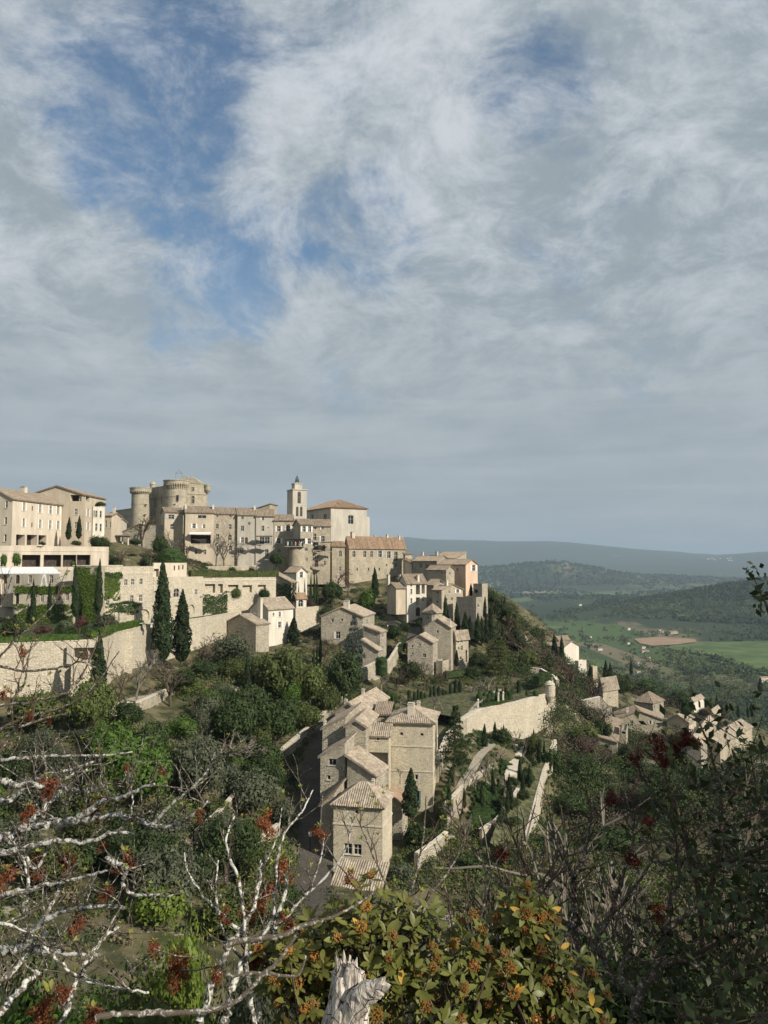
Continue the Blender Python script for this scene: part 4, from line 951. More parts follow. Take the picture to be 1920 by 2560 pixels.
def cas_wall(xa, Ya, xb, Yb, dep, yt, yb, wins=()):
    """straight castle wall between two depths, as parts of the castle"""
    A, B = W(xa, yt, Ya), W(xb, yt, Yb); zt_ = W(xb, yt, Yb).z; zb_ = W(xb, yb, Yb).z - 4
    A.z = B.z = zb_; U = (B - A); L = U.length; U.normalize(); Nn = Vector((U.y, -U.x, 0))
    rec = []
    for x, y, w_, h_ in wins:
        d = ray(x, y); t_ = A.dot(Nn) / d.dot(Nn); p = d * t_
        u = (p - A).dot(U); v = p.z - zb_; s_ = PXM(p.y); rec.append((u - w_ * s_ / 2, u + w_ * s_ / 2, v - h_ * s_ / 2, v + h_ * s_ / 2, 0, .4))
    mb = MB(); h = zt_ - zb_
    wall_face(mb, A, U, Nn, [(0, 0), (L, 0), (L, h), (0, h)], rec, .4)
    A2, B2 = A - Nn * dep, B - Nn * dep; up = Vector((0, 0, h))
    mb.poly([B, B2, B2 + up, B + up]); mb.poly([B2, A2, A2 + up, B2 + up]); mb.poly([A2, A, A + up, A2 + up]); mb.poly([A + up, B + up, B2 + up, A2 + up])
    w = mb.build('wall', M['castle'], castle)
    for r_ in rec: window_cas(A, U, Nn, r_, castle)
    st = MB()
    for f in (0, .33): st.box((A + B) / 2 + Vector((0, 0, h - .15 - f * h * .55)) + Nn * .06, U * (L / 2), Nn * .14, Vector((0, 0, .14)))
    st.build('string_course', M['castle'], castle)
def window_cas(O, U, Nn, w, root):
    u0, u1, v0, v1 = w[:4]; Z = Vector((0, 0, 1)); at = lambda u, v, k: O + U * u + Z * v + Nn * k
    cu, cv, hw, hh = (u0 + u1) / 2, (v0 + v1) / 2, (u1 - u0) / 2, (v1 - v0) / 2
    fr = MB()
    for s_ in (-1, 1):
        fr.box(at(cu + s_ * (hw + .12), cv, .05), U * .12, Nn * .08, Z * (hh + .1)); fr.box(at(cu, cv + s_ * (hh + .14), .05), U * (hw + .3), Nn * .1, Z * .13)
    fr.box(at(cu, cv, -.2), U * .08, Nn * .06, Z * hh); fr.box(at(cu, cv + hh * .2, -.2), U * hw, Nn * .05, Z * .08)
    f = fr.build('window', M['castle'], root)
    MB().poly([at(u0, v0, -.35), at(u1, v0, -.35), at(u1, v1, -.35), at(u0, v1, -.35)]).build('pane', M['pane'], f)
cas_wall(374, 316, 414, 306, 16, 1214, 1335, ((388, 1256, 5, 18), (404, 1249, 4, 18)))
cas_wall(468, 305, 519, 309, 15, 1209, 1330, ((482.5, 1223, 6, 9), (482.5, 1249, 7, 19)))
cas_wall(284, 330, 332, 314, 10, 1270, 1340)
bz = W(519, 1222, 309)
MB().lathe((bz.x, bz.y, 0), [(.25, bz.z - 2.2), (.9, bz.z - 1.2), (1.25, bz.z - .6), (1.25, bz.z + 1.0), (1.42, bz.z + 1.1), (1.42, bz.z + 1.5)], 18).build('bartizan', M['castle'], castle)
dz = W(382, 1212, 320)
MB().lathe((dz.x, dz.y, 0), [(1.1, dz.z - 3), (1.1, dz.z), (1.3, dz.z + .05), (1.25, dz.z + .4), (.95, dz.z + 1.0), (.4, dz.z + 1.35), (.05, dz.z + 1.45)], 18).build('dome_turret', M['castle'], castle)
g0, g1, gp = W(470, 1206, 314), W(505, 1208, 314), W(480, 1191, 314)
gb = MB(); gd = Vector((0, 9, 0)); gb.add([g0, g1, gp, g0 + gd, g1 + gd, gp + gd], [(0, 1, 2), (3, 5, 4), (1, 4, 5, 2), (0, 2, 5, 3)]); gb.build('gable_roof', M['castle'], castle)
for x0, x1, yt, Y in ((457, 471, 1191, 313), (439, 453, 1197, 316)):
    a, b = W(x0, yt, Y), W(x1, yt, Y); MB().box((a + b) / 2 - Vector((0, -1, 1.6)), ((b.x - a.x) / 2, 0, 0), (0, 1.2, 0), (0, 0, 1.6)).build('chimney', M['castle'], castle)
fm = MB()
fm.tube([W(439.5, 1196, 315), W(439.5, 1183, 315), W(447, 1174, 315), W(455, 1183, 315), W(455, 1196, 315)], .05, 4); fm.tube([W(439.5, 1183, 315), W(455, 1183, 315)], .05, 4)
fm.build('bell_frame', M['iron'], castle)
# ---------------------------------------------------------------- terraces, retaining walls, alley, stairs
def wallstrip(name, label, pts, zbot, mat='terrace', thick=1.2, coping=True, wins=(), cat='wall', ztop=None):
    """retaining wall along photo points (x, ytop, depth); face towards the camera's right"""
    P = [W(*p) for p in pts]
    if ztop is not None:
        for p in P: p.z = ztop
    root = empty(name, (P[0].x, P[0].y, zbot), label, cat)
    mb, cp = MB(), MB()
    for i in range(len(P) - 1):
        A, B = Vector((P[i].x, P[i].y, zbot)), Vector((P[i + 1].x, P[i + 1].y, zbot))
        U = B - A; L = U.length; U.normalize(); Nn = Vector((U.y, -U.x, 0))
        ha, hb_ = P[i].z - zbot, P[i + 1].z - zbot
        rec = []
        for (seg, x, y, w_, h_, st) in wins:
            if seg != i: continue
            d0, d1 = ray(x - w_ / 2, y), ray(x + w_ / 2, y)
            u0, u1 = ((d * (A.dot(Nn) / d.dot(Nn)) - A).dot(U) for d in (d0, d1))
            d = ray(x, y); t_ = A.dot(Nn) / d.dot(Nn); s_ = PXM(t_); v = (d * t_).z - zbot
            rec.append((max(.1, u0), min(L - .1, u1), v - h_ * s_ / 2, v + h_ * s_ / 2, {'a': 1.0}.get(st, 0), 2.2 if st in 'lLa' else .3))
        wall_face(mb, A, U, Nn, [(0, 0), (L, 0), (L, hb_), (0, ha)], rec)
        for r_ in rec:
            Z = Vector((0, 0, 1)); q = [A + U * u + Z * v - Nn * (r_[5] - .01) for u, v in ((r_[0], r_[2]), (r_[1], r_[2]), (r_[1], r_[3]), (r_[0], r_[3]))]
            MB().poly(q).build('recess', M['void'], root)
        A2, B2 = A - Nn * thick, B - Nn * thick; ua, ub = Vector((0, 0, ha)), Vector((0, 0, hb_))
        mb.poly([A + ua, B + ub, B2 + ub, A2 + ua]); mb.poly([B2, A2, A2 + ua, B2 + ub])
        if i == 0: mb.poly([A2, A, A + ua, A2 + ua])
        if i == len(P) - 2: mb.poly([B, B2, B2 + ub, B + ub])
        if coping:
            n = max(1, int(L / 1.1))
            for k in range(n):
                c0, c1 = A + ua + (B + ub - A - ua) * (k / n), A + ua + (B + ub - A - ua) * ((k + 1) / n - .012)
                cp.box((c0 + c1) / 2 - Nn * .22 + Vector((0, 0, .06)), (c1 - c0) / 2, Nn * .30, Vector((0, 0, .06 + random.uniform(0, .02))))
    mb.build('masonry', M[mat], root)
    if cp.v: cp.build('coping', M['trim'], root)
    return root, P
def sheet(name, pts, mat, label=None):
    o = MB().poly(pts).build(name, M[mat]); o['kind'] = 'structure'; return o
# great terrace wall with its lawn
GW = [(-60, 1612, 107), (0, 1608, 110), (240, 1598, 116), (283, 1580, 128), (395, 1556, 149), (502, 1545, 162), (602, 1527, 186)]
r_, P = wallstrip('retaining_wall', 'great cream terrace wall running the width of the hotel garden', GW, -29, 'terrace', 1.2, True, [(1, 208, 1634, 62, 34, 'l')], ztop=-11.3)
zz = -11.38
back = [Vector((p.x - 26 + 13 * i / 6, p.y + 46 - 30 * i / 6, zz)) for i, p in enumerate(P)]
for i in range(len(P) - 1):
    a, b = P[i], P[i + 1]
    sheet('lawn', [(a.x, a.y + .3, zz), (b.x, b.y + .3, zz), tuple(back[i + 1]), tuple(back[i])], 'lawn')
pil = MB(); p = W(178, 1636, 114); pil.box(p + Vector((0, -.2, 0)), (.4, 0, 0), (0, .4, 0), (0, 0, 1.3)); pil.build('pillar', M['trim'], r_)
lb = W(210, 1615, 114.7); MB().box(lb + Vector((0, -.1, 0)), (2.2, .16, 0), (0, .3, 0), (0, 0, .2)).build('lintel', M['trim'], r_)
for x, Yp in ((318, 134.0), (195, 114.0)):
    p = W(x, 1600, Yp); MB().box(Vector((p.x, p.y, -18)), (.8, .3, 0), (-.25, .6, 0), (0, 0, 6.4 if x > 300 else 3.2)).build('buttress', M['terrace'], r_)
# hotel terraces
H('hotel_terrace', 'long cream terrace block with a dark shaded colonnade under the hotel', -12, 157, 60, ('m', 6), 272, 1364, 1422, 'flat', 'plaster', 'roof', sink=14, wins=
  [('r', 78, 1402, 46, 30, 'l'), ('r', 131, 1402, 44, 30, 'l'), ('r', 174, 1402, 34, 30, 'l'), ('r', 209, 1402, 34, 30, 'l'), ('r', 8, 1403, 14, 28, 'a'), ('r', 40, 1403, 12, 26, 'a')], cat='terrace', bands=(1376,))
H('hotel_wing', 'ivy-grown lower hotel wing with tall arched windows', 184, 149, 6, 34, ('m', 8), 1464, 1575, 'flat', 'terrace', 'roof',
  [('f', 42, 1497, 11, 27, 'l'), ('f', 105, 1492, 8, 27, 'a'), ('f', 147, 1489, 8, 26, 'a'), ('f', 168, 1487, 8, 28, 'a'), ('f', 135, 1529, 7, 17), ('f', 156, 1528, 8, 18), ('f', 95, 1530, 7, 16)], cat='hotel')
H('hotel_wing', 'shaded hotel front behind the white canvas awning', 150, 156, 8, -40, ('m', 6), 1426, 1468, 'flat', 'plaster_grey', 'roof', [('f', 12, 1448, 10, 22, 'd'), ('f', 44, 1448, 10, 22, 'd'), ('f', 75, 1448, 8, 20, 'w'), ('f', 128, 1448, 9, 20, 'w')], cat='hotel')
H('hotel_wing', 'ivy-clad square hotel block between the arched wing and the stone wing', 250, 151, 6, 183, ('m', 10), 1415, 1575, 'flat', 'stone', 'roof', [('f', 205, 1450, 8, 26, 'd')], cat='hotel', bands=(1414,))
H('hotel_wing', 'sunlit stone hotel wing with two rows of small windows', 251, 152.5, 40, 247, 384, 1416, 1550, 'flat', 'terrace', 'roof',
  row('r', [(272, 1457), (294, 1457), (315, 1456), (332, 1455), (353, 1454)], 8, 15, 'w') + row('r', [(270, 1501), (330, 1497), (352, 1495)], 8, 17, 'w'), cat='hotel', bands=(1434,))
H('hotel_wing', 'set-back pale terrace block with three slit windows behind the clipped dome', 384, 170, 50, 380, 467, 1407, 1470, 'flat', 'plaster', 'roof', [('r', 391, 1432, 12, 20, 'l'), ('r', 408, 1430, 9, 18, 'l'), ('r', 436, 1420, 3.5, 12, 'L'), ('r', 447, 1419, 3.5, 11, 'L'), ('r', 457, 1418, 3.5, 11, 'L')], cat='hotel')
H('hotel_wing', 'lower arched garden block right of the sunlit stone wing', 384, 163, 44, 380, 508, 1443, 1550, 'flat', 'terrace', 'roof', [('r', 397, 1486, 22, 18, 'l'), ('r', 441, 1482, 14, 22, 'a'), ('r', 490, 1480, 6, 14)], cat='hotel')
H('garden_loggia', 'long garden building with a shaded loggia under the clipped hedge', 507, 178, 50, 503, 690, 1445, 1505, 'flat', 'terrace', 'roof', [('r', 525, 1471, 26, 22, 'l'), ('r', 551, 1471, 12, 22, 'l'), ('r', 583, 1472, 26, 20, 'l'), ('r', 618, 1472, 24, 18, 'l'), ('r', 655, 1470, 20, 16, 'l')], cat='loggia', bands=(1452,))
H('arcade', 'garden arcade wall with wide round arches above the lawn', 300, 141, 15, 296, 624, 1512, 1563, 'flat', 'terrace', 'roof',
  [('r', 327, 1541, 26, 28, 'V'), ('r', 360, 1537, 28, 28, 'V'), ('r', 392, 1533, 22, 26, 'V'), ('r', 440, 1527, 20, 28, 'V'), ('r', 478, 1523, 18, 24, 'V'), ('r', 581, 1514, 22, 28, 'V')], cat='arcade')
wallstrip('retaining_wall', 'bright terrace wall below the little arched summer house', [(739, 1521, 197), (766, 1519, 200), (797, 1517, 205)], -22)
aw = MB()
a_, b_, c_, d_ = W(-15, 1433, 148.2), W(152, 1433, 148.2), W(132, 1417, 152.5), W(-15, 1419, 152.5)
aw.add([a_, b_, c_, d_] + [q - Vector((0, 0, .12)) for q in (a_, b_, c_, d_)], [(0, 1, 2, 3), (4, 7, 6, 5), (0, 4, 5, 1), (1, 5, 6, 2), (3, 2, 6, 7), (0, 3, 7, 4)])
for i in range(14): aw.box(a_ + (b_ - a_) * ((i + .5) / 14) + ((d_ - a_) * .5) + Vector((0, 0, .07)), (.03, 0, 0), (d_ - a_) * .49, (0, 0, .02))
tag(aw.build('awning', M['awning']), 'long white canvas awning over the hotel terrace', 'awning')
# pergola of pale columns below the castle
pg = W(308, 1370, 206); pr = empty('pergola', (pg.x, 206, pg.z), 'pale columned pergola with a thatched top right of the hotel hedge', 'pergola')
for x in (293, 306, 320):
    p, q = W(x, 1372, 206), W(x, 1341, 206); MB().tube([q, p, p - Vector((0, 0, 2))], [.2, .24, .24], 8).build('column', M['trim'], pr)
for i in range(9):
    x = 286 + i * 5; p = W(x, 1339, 206); MB().box(p, (.09, 0, 0), (0, 2.0, 0), (0, 0, .14)).build('beam', M['wood'], pr)
MB().box(W(306, 1341.5, 206), (2.6, 0, 0), (0, .12, 0), (0, 0, .12)).build('lintel', M['wood'], pr)
# lower walls on the slope
wallstrip('retaining_wall', 'grey rubble wall holding the bare tree terrace below the big cypresses', [(262, 1760, 110), (300, 1757, 112), (345, 1757, 116), (420, 1724, 128)], -33, 'rubble')
pts = [W(262, 1757, 111), W(345, 1754, 116.5), W(420, 1722, 129), W(400, 1712, 136), W(285, 1728, 122)]
z_ = min(p.z for p in pts)
sheet('orchard_terrace', [(p.x, p.y, z_ - .1) for p in pts], 'gravel')
wallstrip('retaining_wall', 'curving stone wall on the left of the shaded alley', [(690, 1888, 122), (752, 1836, 133), (800, 1795, 143), (870, 1720, 160), (905, 1668, 172)], -46, 'rubble', .8)
wallstrip('retaining_wall', 'short pale wall on the wooded slope below the bright green tree', [(500, 2075, 92), (560, 2020, 99), (590, 1985, 104)], -44, 'rubble', .7)
wallstrip('retaining_wall', 'pale sloping wall beside the alley foot', [(620, 2145, 93), (665, 2085, 100), (700, 2060, 105)], -50, 'rubble', .7)
wallstrip('retaining_wall', 'pale rubble wall curving round the yard under the tall narrow house', [(905, 1672, 168), (940, 1655, 172), (975, 1650, 178), (1003, 1606, 190)], -30, 'rubble', .7)
# garden bastion and lower garden walls
BW = [(1166, 1789, 142), (1197, 1769, 150), (1298, 1749, 158.6), (1345, 1735, 165), (1374, 1729, 168.5), (1388, 1722, 176), (1380, 1690, 192)]
r_, P = wallstrip('garden_bastion', 'bright curved garden bastion wall with a sentry turret', BW, -52, 'terrace', 1.2, True, ztop=-27.8)
bk = [(38, 200), (5, 192), (6, 150)]
sheet('garden_terrace', [(p.x, p.y, -27.9) for p in P] + [(x, y, -27.9) for x, y in bk], 'garden_soil')
sheet('gravel_walk', [(W(x, y, Y).x, Y, -27.88) for x, y, Y in ((1170, 1780, 144), (1198, 1760, 152), (1225, 1745, 160), (1260, 1730, 172), (1250, 1725, 176), (1205, 1738, 166), (1172, 1762, 150))], 'gravel')
tz = W(1371, 1739, 167.6)
MB().lathe((tz.x + .3, tz.y, 0), [(.15, tz.z - 1.6), (.8, tz.z - .4), (1.0, tz.z), (1.0, tz.z + 2.3), (1.15, tz.z + 2.4), (.75, tz.z + 2.9), (.1, tz.z + 3.2)], 16).build('sentry_turret', M['terrace'], r_)
for x, y, Yq in ((1246, 1752, 154.5), (1258, 1749, 155.5), (1195, 1768, 150)):
    p = W(x, y, Yq); MB().box(p + Vector((0, 0, .5)), (.16, 0, 0), (0, .16, 0), (0, 0, .6)).lathe(p + Vector((0, 0, 1.1)), [(.1, 0), (.22, .15), (.22, .35), (.05, .5)], 10).build('urn', M['trim'], r_)
OW = [(1300, 2150, 108), (1326, 2070, 119), (1345, 1995, 130), (1362, 1930, 141), (1384, 1878, 150), (1392, 1862, 155), (1390, 1850, 160)]
r_, P = wallstrip('retaining_wall', 'tall lit outer garden wall curving above the ravine', OW, -60, 'terrace', 1.0)
inn = [W(1225, 2110, 108), W(1250, 2040, 118), W(1265, 1975, 129), W(1285, 1930, 138), W(1310, 1890, 147), W(1330, 1860, 155), W(1335, 1840, 162)]
for i in range(len(P) - 1):
    a, b, c, d = P[i], P[i + 1], inn[i + 1], inn[i]
    sheet('garden_slope', [a - Vector((.3, 0, .1)), b - Vector((.3, 0, .1)), c + Vector((0, 0, .2)), d + Vector((0, 0, .2))], 'garden_soil')
wallstrip('retaining_wall', 'low pale wall along the garden path beside the tower', [(1118, 2010, 116), (1160, 1965, 123), (1190, 1940, 128), (1215, 1925, 133)], -46, 'stone', .5)
wallstrip('retaining_wall', 'pale wall climbing behind the cedar beside the tower', [(1096, 1900, 124), (1120, 1835, 134), (1165, 1795, 141)], -48, 'stone', .5)
wallstrip('retaining_wall', 'low pale wall at the foot of the hedge parterre', [(1205, 2075, 112), (1245, 2050, 117), (1275, 2010, 123), (1300, 1970, 130)], -50, 'stone', .4)
wallstrip('retaining_wall', 'pale rock wall below the lowest garden cypresses', [(1045, 2135, 102), (1090, 2105, 106), (1120, 2080, 110)], -50, 'rubble', .6)
wallstrip('ruined_wall', 'ruined wall with a round niche in the dark ravine', [(1422, 1788, 183), (1440, 1785, 184), (1456, 1806, 184)], -50, 'rubble', .7)
wallstrip('ruined_wall', 'ivy-topped broken wall above the ravine shrubs', [(1455, 1752, 195), (1500, 1742, 200), (1530, 1772, 200)], -50, 'stone_grey', .7)
wallstrip('retaining_wall', 'stepped rock wall under the upper garden hedge', [(1325, 1668, 205), (1350, 1672, 205), (1383, 1690, 202), (1390, 1700, 200)], -40, 'rubble', .9)
def path(name, pts, half, mat, lift=.12):
    """a strip lying on the ground along photo points (x, y, depth)"""
    C = [W(*p) for p in pts]; dense = []
    for i in range(len(C) - 1):
        for k in range(6): dense.append(C[i].lerp(C[i + 1], k / 6))
    dense.append(C[-1]); L, Rr = [], []
    for i, p in enumerate(dense):
        d = (dense[min(i + 1, len(dense) - 1)] - dense[max(i - 1, 0)]); d.z = 0; d.normalize(); n = Vector((d.y, -d.x, 0)) * half
        for q, lst in ((p - n, L), (p + n, Rr)):
            lst.append((q.x, q.y, max(ground_z(p.x, p.y), ground_z(q.x, q.y)) + lift))
    for i in range(len(dense)):
        z = max(L[i][2], Rr[i][2]); L[i] = (L[i][0], L[i][1], z); Rr[i] = (Rr[i][0], Rr[i][1], z)
    n = len(dense); mb = MB().add(L + Rr, [(i, i + 1, n + i + 1, n + i) for i in range(n - 1)])
    o = mb.build(name, M[mat]); o['kind'] = 'structure'; return dense, L, Rr
path('alley', [(845, 1790, 150), (805, 1865, 136), (788, 1950, 124), (786, 2030, 114), (790, 2110, 107), (786, 2200, 99), (770, 2290, 90), (740, 2400, 80)], 2.3, 'cobble')
path('garden_path', [(1120, 2060, 113), (1135, 2000, 118), (1165, 1950, 126), (1195, 1915, 134), (1230, 1890, 141)], .8, 'gravel')
path('upper_lane', [(1030, 1640, 196), (1035, 1590, 206), (1040, 1555, 216), (1050, 1542, 222)], 1.8, 'cobble')
# garden stair
st = empty('garden_stair', tuple(W(1284, 1930, 136)), 'long stone stair climbing between hedges to the bastion', 'stair')
a, b = W(1276, 1936, 134), W(1296, 1862, 149)
for i in range(20):
    f = i / 19; p = a.lerp(b, f)
    MB().box(p + Vector((0, 0, -.5)), (1.0, 0, 0), (0, .42, 0), (0, 0, .55)).build('step', M['trim'], st)
# parked car in the shaded alley
def car(label, x, y, Y, th, paint):
    p = W(x, y, Y); p.z = ground_z(p.x, p.y) + .14
    root = empty('parked_car', p, label, 'car'); c, s = math.cos(R(th)), math.sin(R(th))
    fx, lx = Vector((s, c, 0)), Vector((c, -s, 0)); up = Vector((0, 0, 1))
    at = lambda l, w_, z: p + fx * l + lx * w_ + up * z
    prof = [(-2.0, .35), (-2.02, .62), (-1.85, .80), (-1.15, .92), (-.55, 1.38), (.75, 1.46), (1.55, 1.30), (2.0, .90), (2.03, .45), (1.95, .28), (-1.9, .28)]
    mb = MB(); n = len(prof)
    wd = lambda z: .84 if z < .95 else .84 - (z - .95) * .42
    L_ = [at(l, -wd(z), z) for l, z in prof]; R_ = [at(l, wd(z), z) for l, z in prof]
    mb.add(L_ + R_, [tuple(range(n))[::-1], tuple(range(n, 2 * n))] + [(i, (i + 1) % n, n + (i + 1) % n, n + i) for i in range(n)])
    body = mb.build('body', M[paint], root)
    MB().poly([at(-1.10, -.70, .97), at(-1.10, .70, .97), at(-.60, .60, 1.36), at(-.60, -.60, 1.36)]).build('windscreen', M['pane'], root).location = -fx * .03 + up * .02
    for s_ in (-1, 1):
        MB().poly([at(-.85, s_ * .855, .96), at(1.35, s_ * .855, .98), at(.75, s_ * .70, 1.38), at(-.5, s_ * .71, 1.34)]).build('side_window', M['pane'], root)
        MB().box(at(-1.98, s_ * .6, .66), lx * .17, fx * .06, up * .07).build('headlight', M['frame'], root)
        for l in (-1.25, 1.3):
            w_ = MB().tube([at(l, s_ * .70, .30), at(l, s_ * .88, .30)], .31, 16).build('wheel', M['rubber'], root)
            MB().tube([at(l, s_ * .86, .30), at(l, s_ * .90, .30)], .18, 12).build('rim', M['frame'], w_)
    MB().box(at(-2.03, 0, .45), lx * .6, fx * .03, up * .08).build('bumper', M['rubber'], root)
    return root
car('silver car parked in the shaded alley against the front tower house', 818, 2034, 112, 8, 'carpaint')
car('dark car parked on the lane beside the low tan-roofed house', 978, 1552, 212, 75, 'iron')
# lamp post at the foot of the alley
lp = W(775, 2135, 104); lp.z = ground_z(lp.x, lp.y); l_ = empty('street_lamp', lp, 'small lantern lamp post at the left edge of the alley', 'lamp')
lh = W(775, 2092, 104).z - lp.z
MB().tube([lp, lp + Vector((0, 0, lh))], [.07, .04], 8).build('post', M['iron'], l_)
MB().lathe(lp + Vector((0, 0, lh)), [(.08, 0), (.2, .08), (.26, .5), (.3, .52), (.08, .75), (.02, .85)], 6).build('lantern', M['frame'], l_)
# picnic furniture on the hotel terrace
for i, x in enumerate((336, 352, 371)):
    p = W(x, 1553, 140); p.z = -11.36
    r_ = empty('garden_table', p, f'{ORD[i]} small stone table from the left before the garden arches', 'table')
    MB().box(p + Vector((0, 0, .72)), (.8, 0, 0), (0, .4, 0), (0, 0, .05)).build('table_top', M['trim'], r_)
    for s_ in (-.55, .55): MB().box(p + Vector((s_, 0, .33)), (.1, 0, 0), (0, .28, 0), (0, 0, .34)).build('leg', M['trim'], r_)
sl_ = W(110, 1466, 147.5); r_ = empty('step_ladder', sl_, 'white step ladder standing on the hotel terrace', 'ladder')
for s_ in (-1, 1):
    for q in (-1, 1): MB().tube([sl_ + Vector((s_ * .55, q * .25, 0)), sl_ + Vector((s_ * .1, q * .18, 2.3))], .06, 5).build('leg', M['awning'], r_)
for k in range(5): MB().box(sl_ + Vector((-.48 + .08 * k, 0, .35 + k * .42)), (.06, 0, 0), (0, .25, 0), (0, 0, .03)).build('rung', M['awning'], r_)
wallstrip('retaining_wall', 'rubble garden wall under the bare castle tree', [(280, 1392, 196), (330, 1384, 204), (372, 1378, 210), (402, 1374, 214)], -6, 'rubble', .7)
wallstrip('retaining_wall', 'low pale wall at the foot of the row houses', [(478, 1418, 212), (540, 1417, 216), (600, 1416, 222), (640, 1415, 226)], -9, 'stone', .6)
# ---------------------------------------------------------------- vegetation
def leaf_quads(rng, C, size, normals=None, up=0.0, aspect=0.5, jitter=0.6):
    """pointed leaf quads at centres C (N,3); size scalar, (3,) or (N,)"""
    n = len(C)
    nr = rng.normal(size=(n, 3))
    if normals is not None: nr = normals + jitter * nr
    nr /= np.linalg.norm(nr, axis=1, keepdims=True) + 1e-9
    t = rng.normal(size=(n, 3)); t[:, 2] += up
    t -= nr * (t * nr).sum(1, keepdims=True); t /= np.linalg.norm(t, axis=1, keepdims=True) + 1e-9
    b = np.cross(nr, t)
    s = (np.ones((n, 1)) * size if np.ndim(size) == 0 else (np.asarray(size)[:, None] if np.shape(size) == (n,) else np.asarray(size)[None, :]))
    s = s * (0.65 + 0.7 * rng.random((n, 1)))
    V = np.stack([C - t * s * .5, C + b * s * aspect * .5 - t * s * .05, C + t * s * .5, C - b * s * aspect * .5 - t * s * .05], 1)
    return V.reshape(-1, 3)
def sph(rng, n):
    v = rng.normal(size=(n, 3)); return v / np.linalg.norm(v, axis=1, keepdims=True)
def core_quads(f, nu=14, nv=10, seed=0):
    """closed-ish dark core: f(z in 0..1) -> radius; returns quads (N*4,3)"""
    rng = np.random.default_rng(seed); out = []
    R_ = [[max(0.001, f(j / nv) * (0.82 + 0.3 * rng.random())) for i in range(nu)] for j in range(nv + 1)]
    P = lambda i, j: (R_[j][i % nu] * math.cos(6.2832 * i / nu), R_[j][i % nu] * math.sin(6.2832 * i / nu), j / nv)
    for j in range(nv):
        for i in range(nu): out += [P(i, j), P(i + 1, j), P(i + 1, j + 1), P(i, j + 1)]
    return np.array(out)
def profile_crown(name, f, n, leaf, seed, up=1.2, core=.70, rag=.17):
    rng = np.random.default_rng(seed)
    z = rng.random(int(n * 1.8)); rr = np.array([f(q) for q in z]); keep = rng.random(len(z)) < rr / .5 + .08
    z, rr = z[keep][:n], rr[keep][:n]; a = rng.random(len(z)) * 6.2832
    lump = 1 + rag * np.sin(a * 3 + z * 17 + seed) + rag * .8 * np.sin(a * 5 - z * 31)
    k = rr * lump * (0.80 + 0.24 * rng.random(len(z)) ** .6)
    C = np.stack([k * np.cos(a), k * np.sin(a), z], 1)
    nm = np.stack([np.cos(a), np.sin(a), 0 * a + .15], 1)
    V = leaf_quads(rng, C, np.array(leaf), nm, up, .55, .7)
    V = np.concatenate([V, core_quads(lambda q: f(q) * core, seed=seed)])
    return mesh_quads(name, V)
def clump_crown(name, n, leaf, seed, k=16, flat=1.0, core=True, low=0.0, hollow=.55, up=0.0, aspect=.55):
    """broad-leaved crown of many clumps in a unit box (radius .5, height 1)"""
    rng = np.random.default_rng(seed)
    d = sph(rng, k); d[:, 2] = np.abs(d[:, 2]) * .9 - .35 * rng.random(k)
    cc = np.array([.5, .5, .5]) * 0 + d * np.array([.30, .30, .30]) * (.55 + .55 * rng.random((k, 1)))
    rad = .12 + .11 * rng.random(k)
    which = rng.integers(0, k, n); dirs = sph(rng, n)
    shell = (hollow + (1 - hollow) * rng.random((n, 1)) ** .5)
    C = cc[which] + dirs * rad[which][:, None] * shell * (1 + .25 * rng.normal(size=(n, 1)))
    C[:, 2] = C[:, 2] * flat + .5
    V = leaf_quads(rng, C, leaf, dirs, up, aspect, .45)
    parts = [V]
    if core:
        for i in range(k):
            q = core_quads(lambda s: .62 * math.sqrt(max(0, 1 - (2 * s - 1) ** 2)), 7, 5, seed + i); q[:, 2] = (q[:, 2] - .5) * 1.24
            q = q * rad[i] + cc[i]; q[:, 2] = q[:, 2] * flat + .5; parts.append(q)
    V = np.concatenate(parts)
    lo, hi = V.min(0), V.max(0)
    V[:, :2] = (V[:, :2] - (lo[:2] + hi[:2]) / 2) / (hi[:2] - lo[:2]).max()
    V[:, 2] = (V[:, 2] - lo[2]) / (hi[2] - lo[2])
    return mesh_quads(name, V)
def branching(seed, levels=5, spread=.55, upb=.35, n0=3, taper=.62, l0=.34, r0=.022, k=3, wig=.12, kids=(2, 4)):
    """unit bare tree: returns MB of tapered tubes"""
    rnd = random.Random(seed); mb = MB()
    def grow(p, d, L, r_, lv):
        pts, rr = [p], [r_]; q = p.copy(); dd = d.copy()
        for i in range(3):
            dd = (dd + Vector((rnd.gauss(0, wig), rnd.gauss(0, wig), rnd.gauss(0, wig) + .03))).normalized(); q = q + dd * L / 3; pts.append(q.copy()); rr.append(r_ * (1 - .13 * (i + 1)))
        mb.tube(pts, rr, k + (2 if lv > levels - 2 else 0), False)
        if lv == 0: return
        for c in range(rnd.randint(*kids) if lv < levels else n0):
            a = rnd.random() * 6.2832; s = spread * (.6 + .8 * rnd.random())
            side = dd.cross(Vector((math.cos(a), math.sin(a), .3))).normalized()
            nd = (dd + side * s + Vector((0, 0, upb * .3))).normalized()
            st = pts[-1] if c == 0 else pts[rnd.choice((2, 3))]
            grow(st.copy(), nd, L * taper * (.75 + .5 * rnd.random()), max(.0022, r_ * .60), lv - 1)
    grow(Vector((0, 0, 0)), Vector((0, 0, 1)), l0, r0, levels)
    return mb
def mb_mesh(name, mb, norm=True):
    V = np.array([tuple(v) for v in mb.v])
    if norm:
        w = max(V[:, 0].max() - V[:, 0].min(), V[:, 1].max() - V[:, 1].min()); V[:, :2] /= w; V[:, 2] /= V[:, 2].max()
    me = bpy.data.meshes.new(name); me.from_pydata(V.tolist(), [], mb.f); me.update(); return me
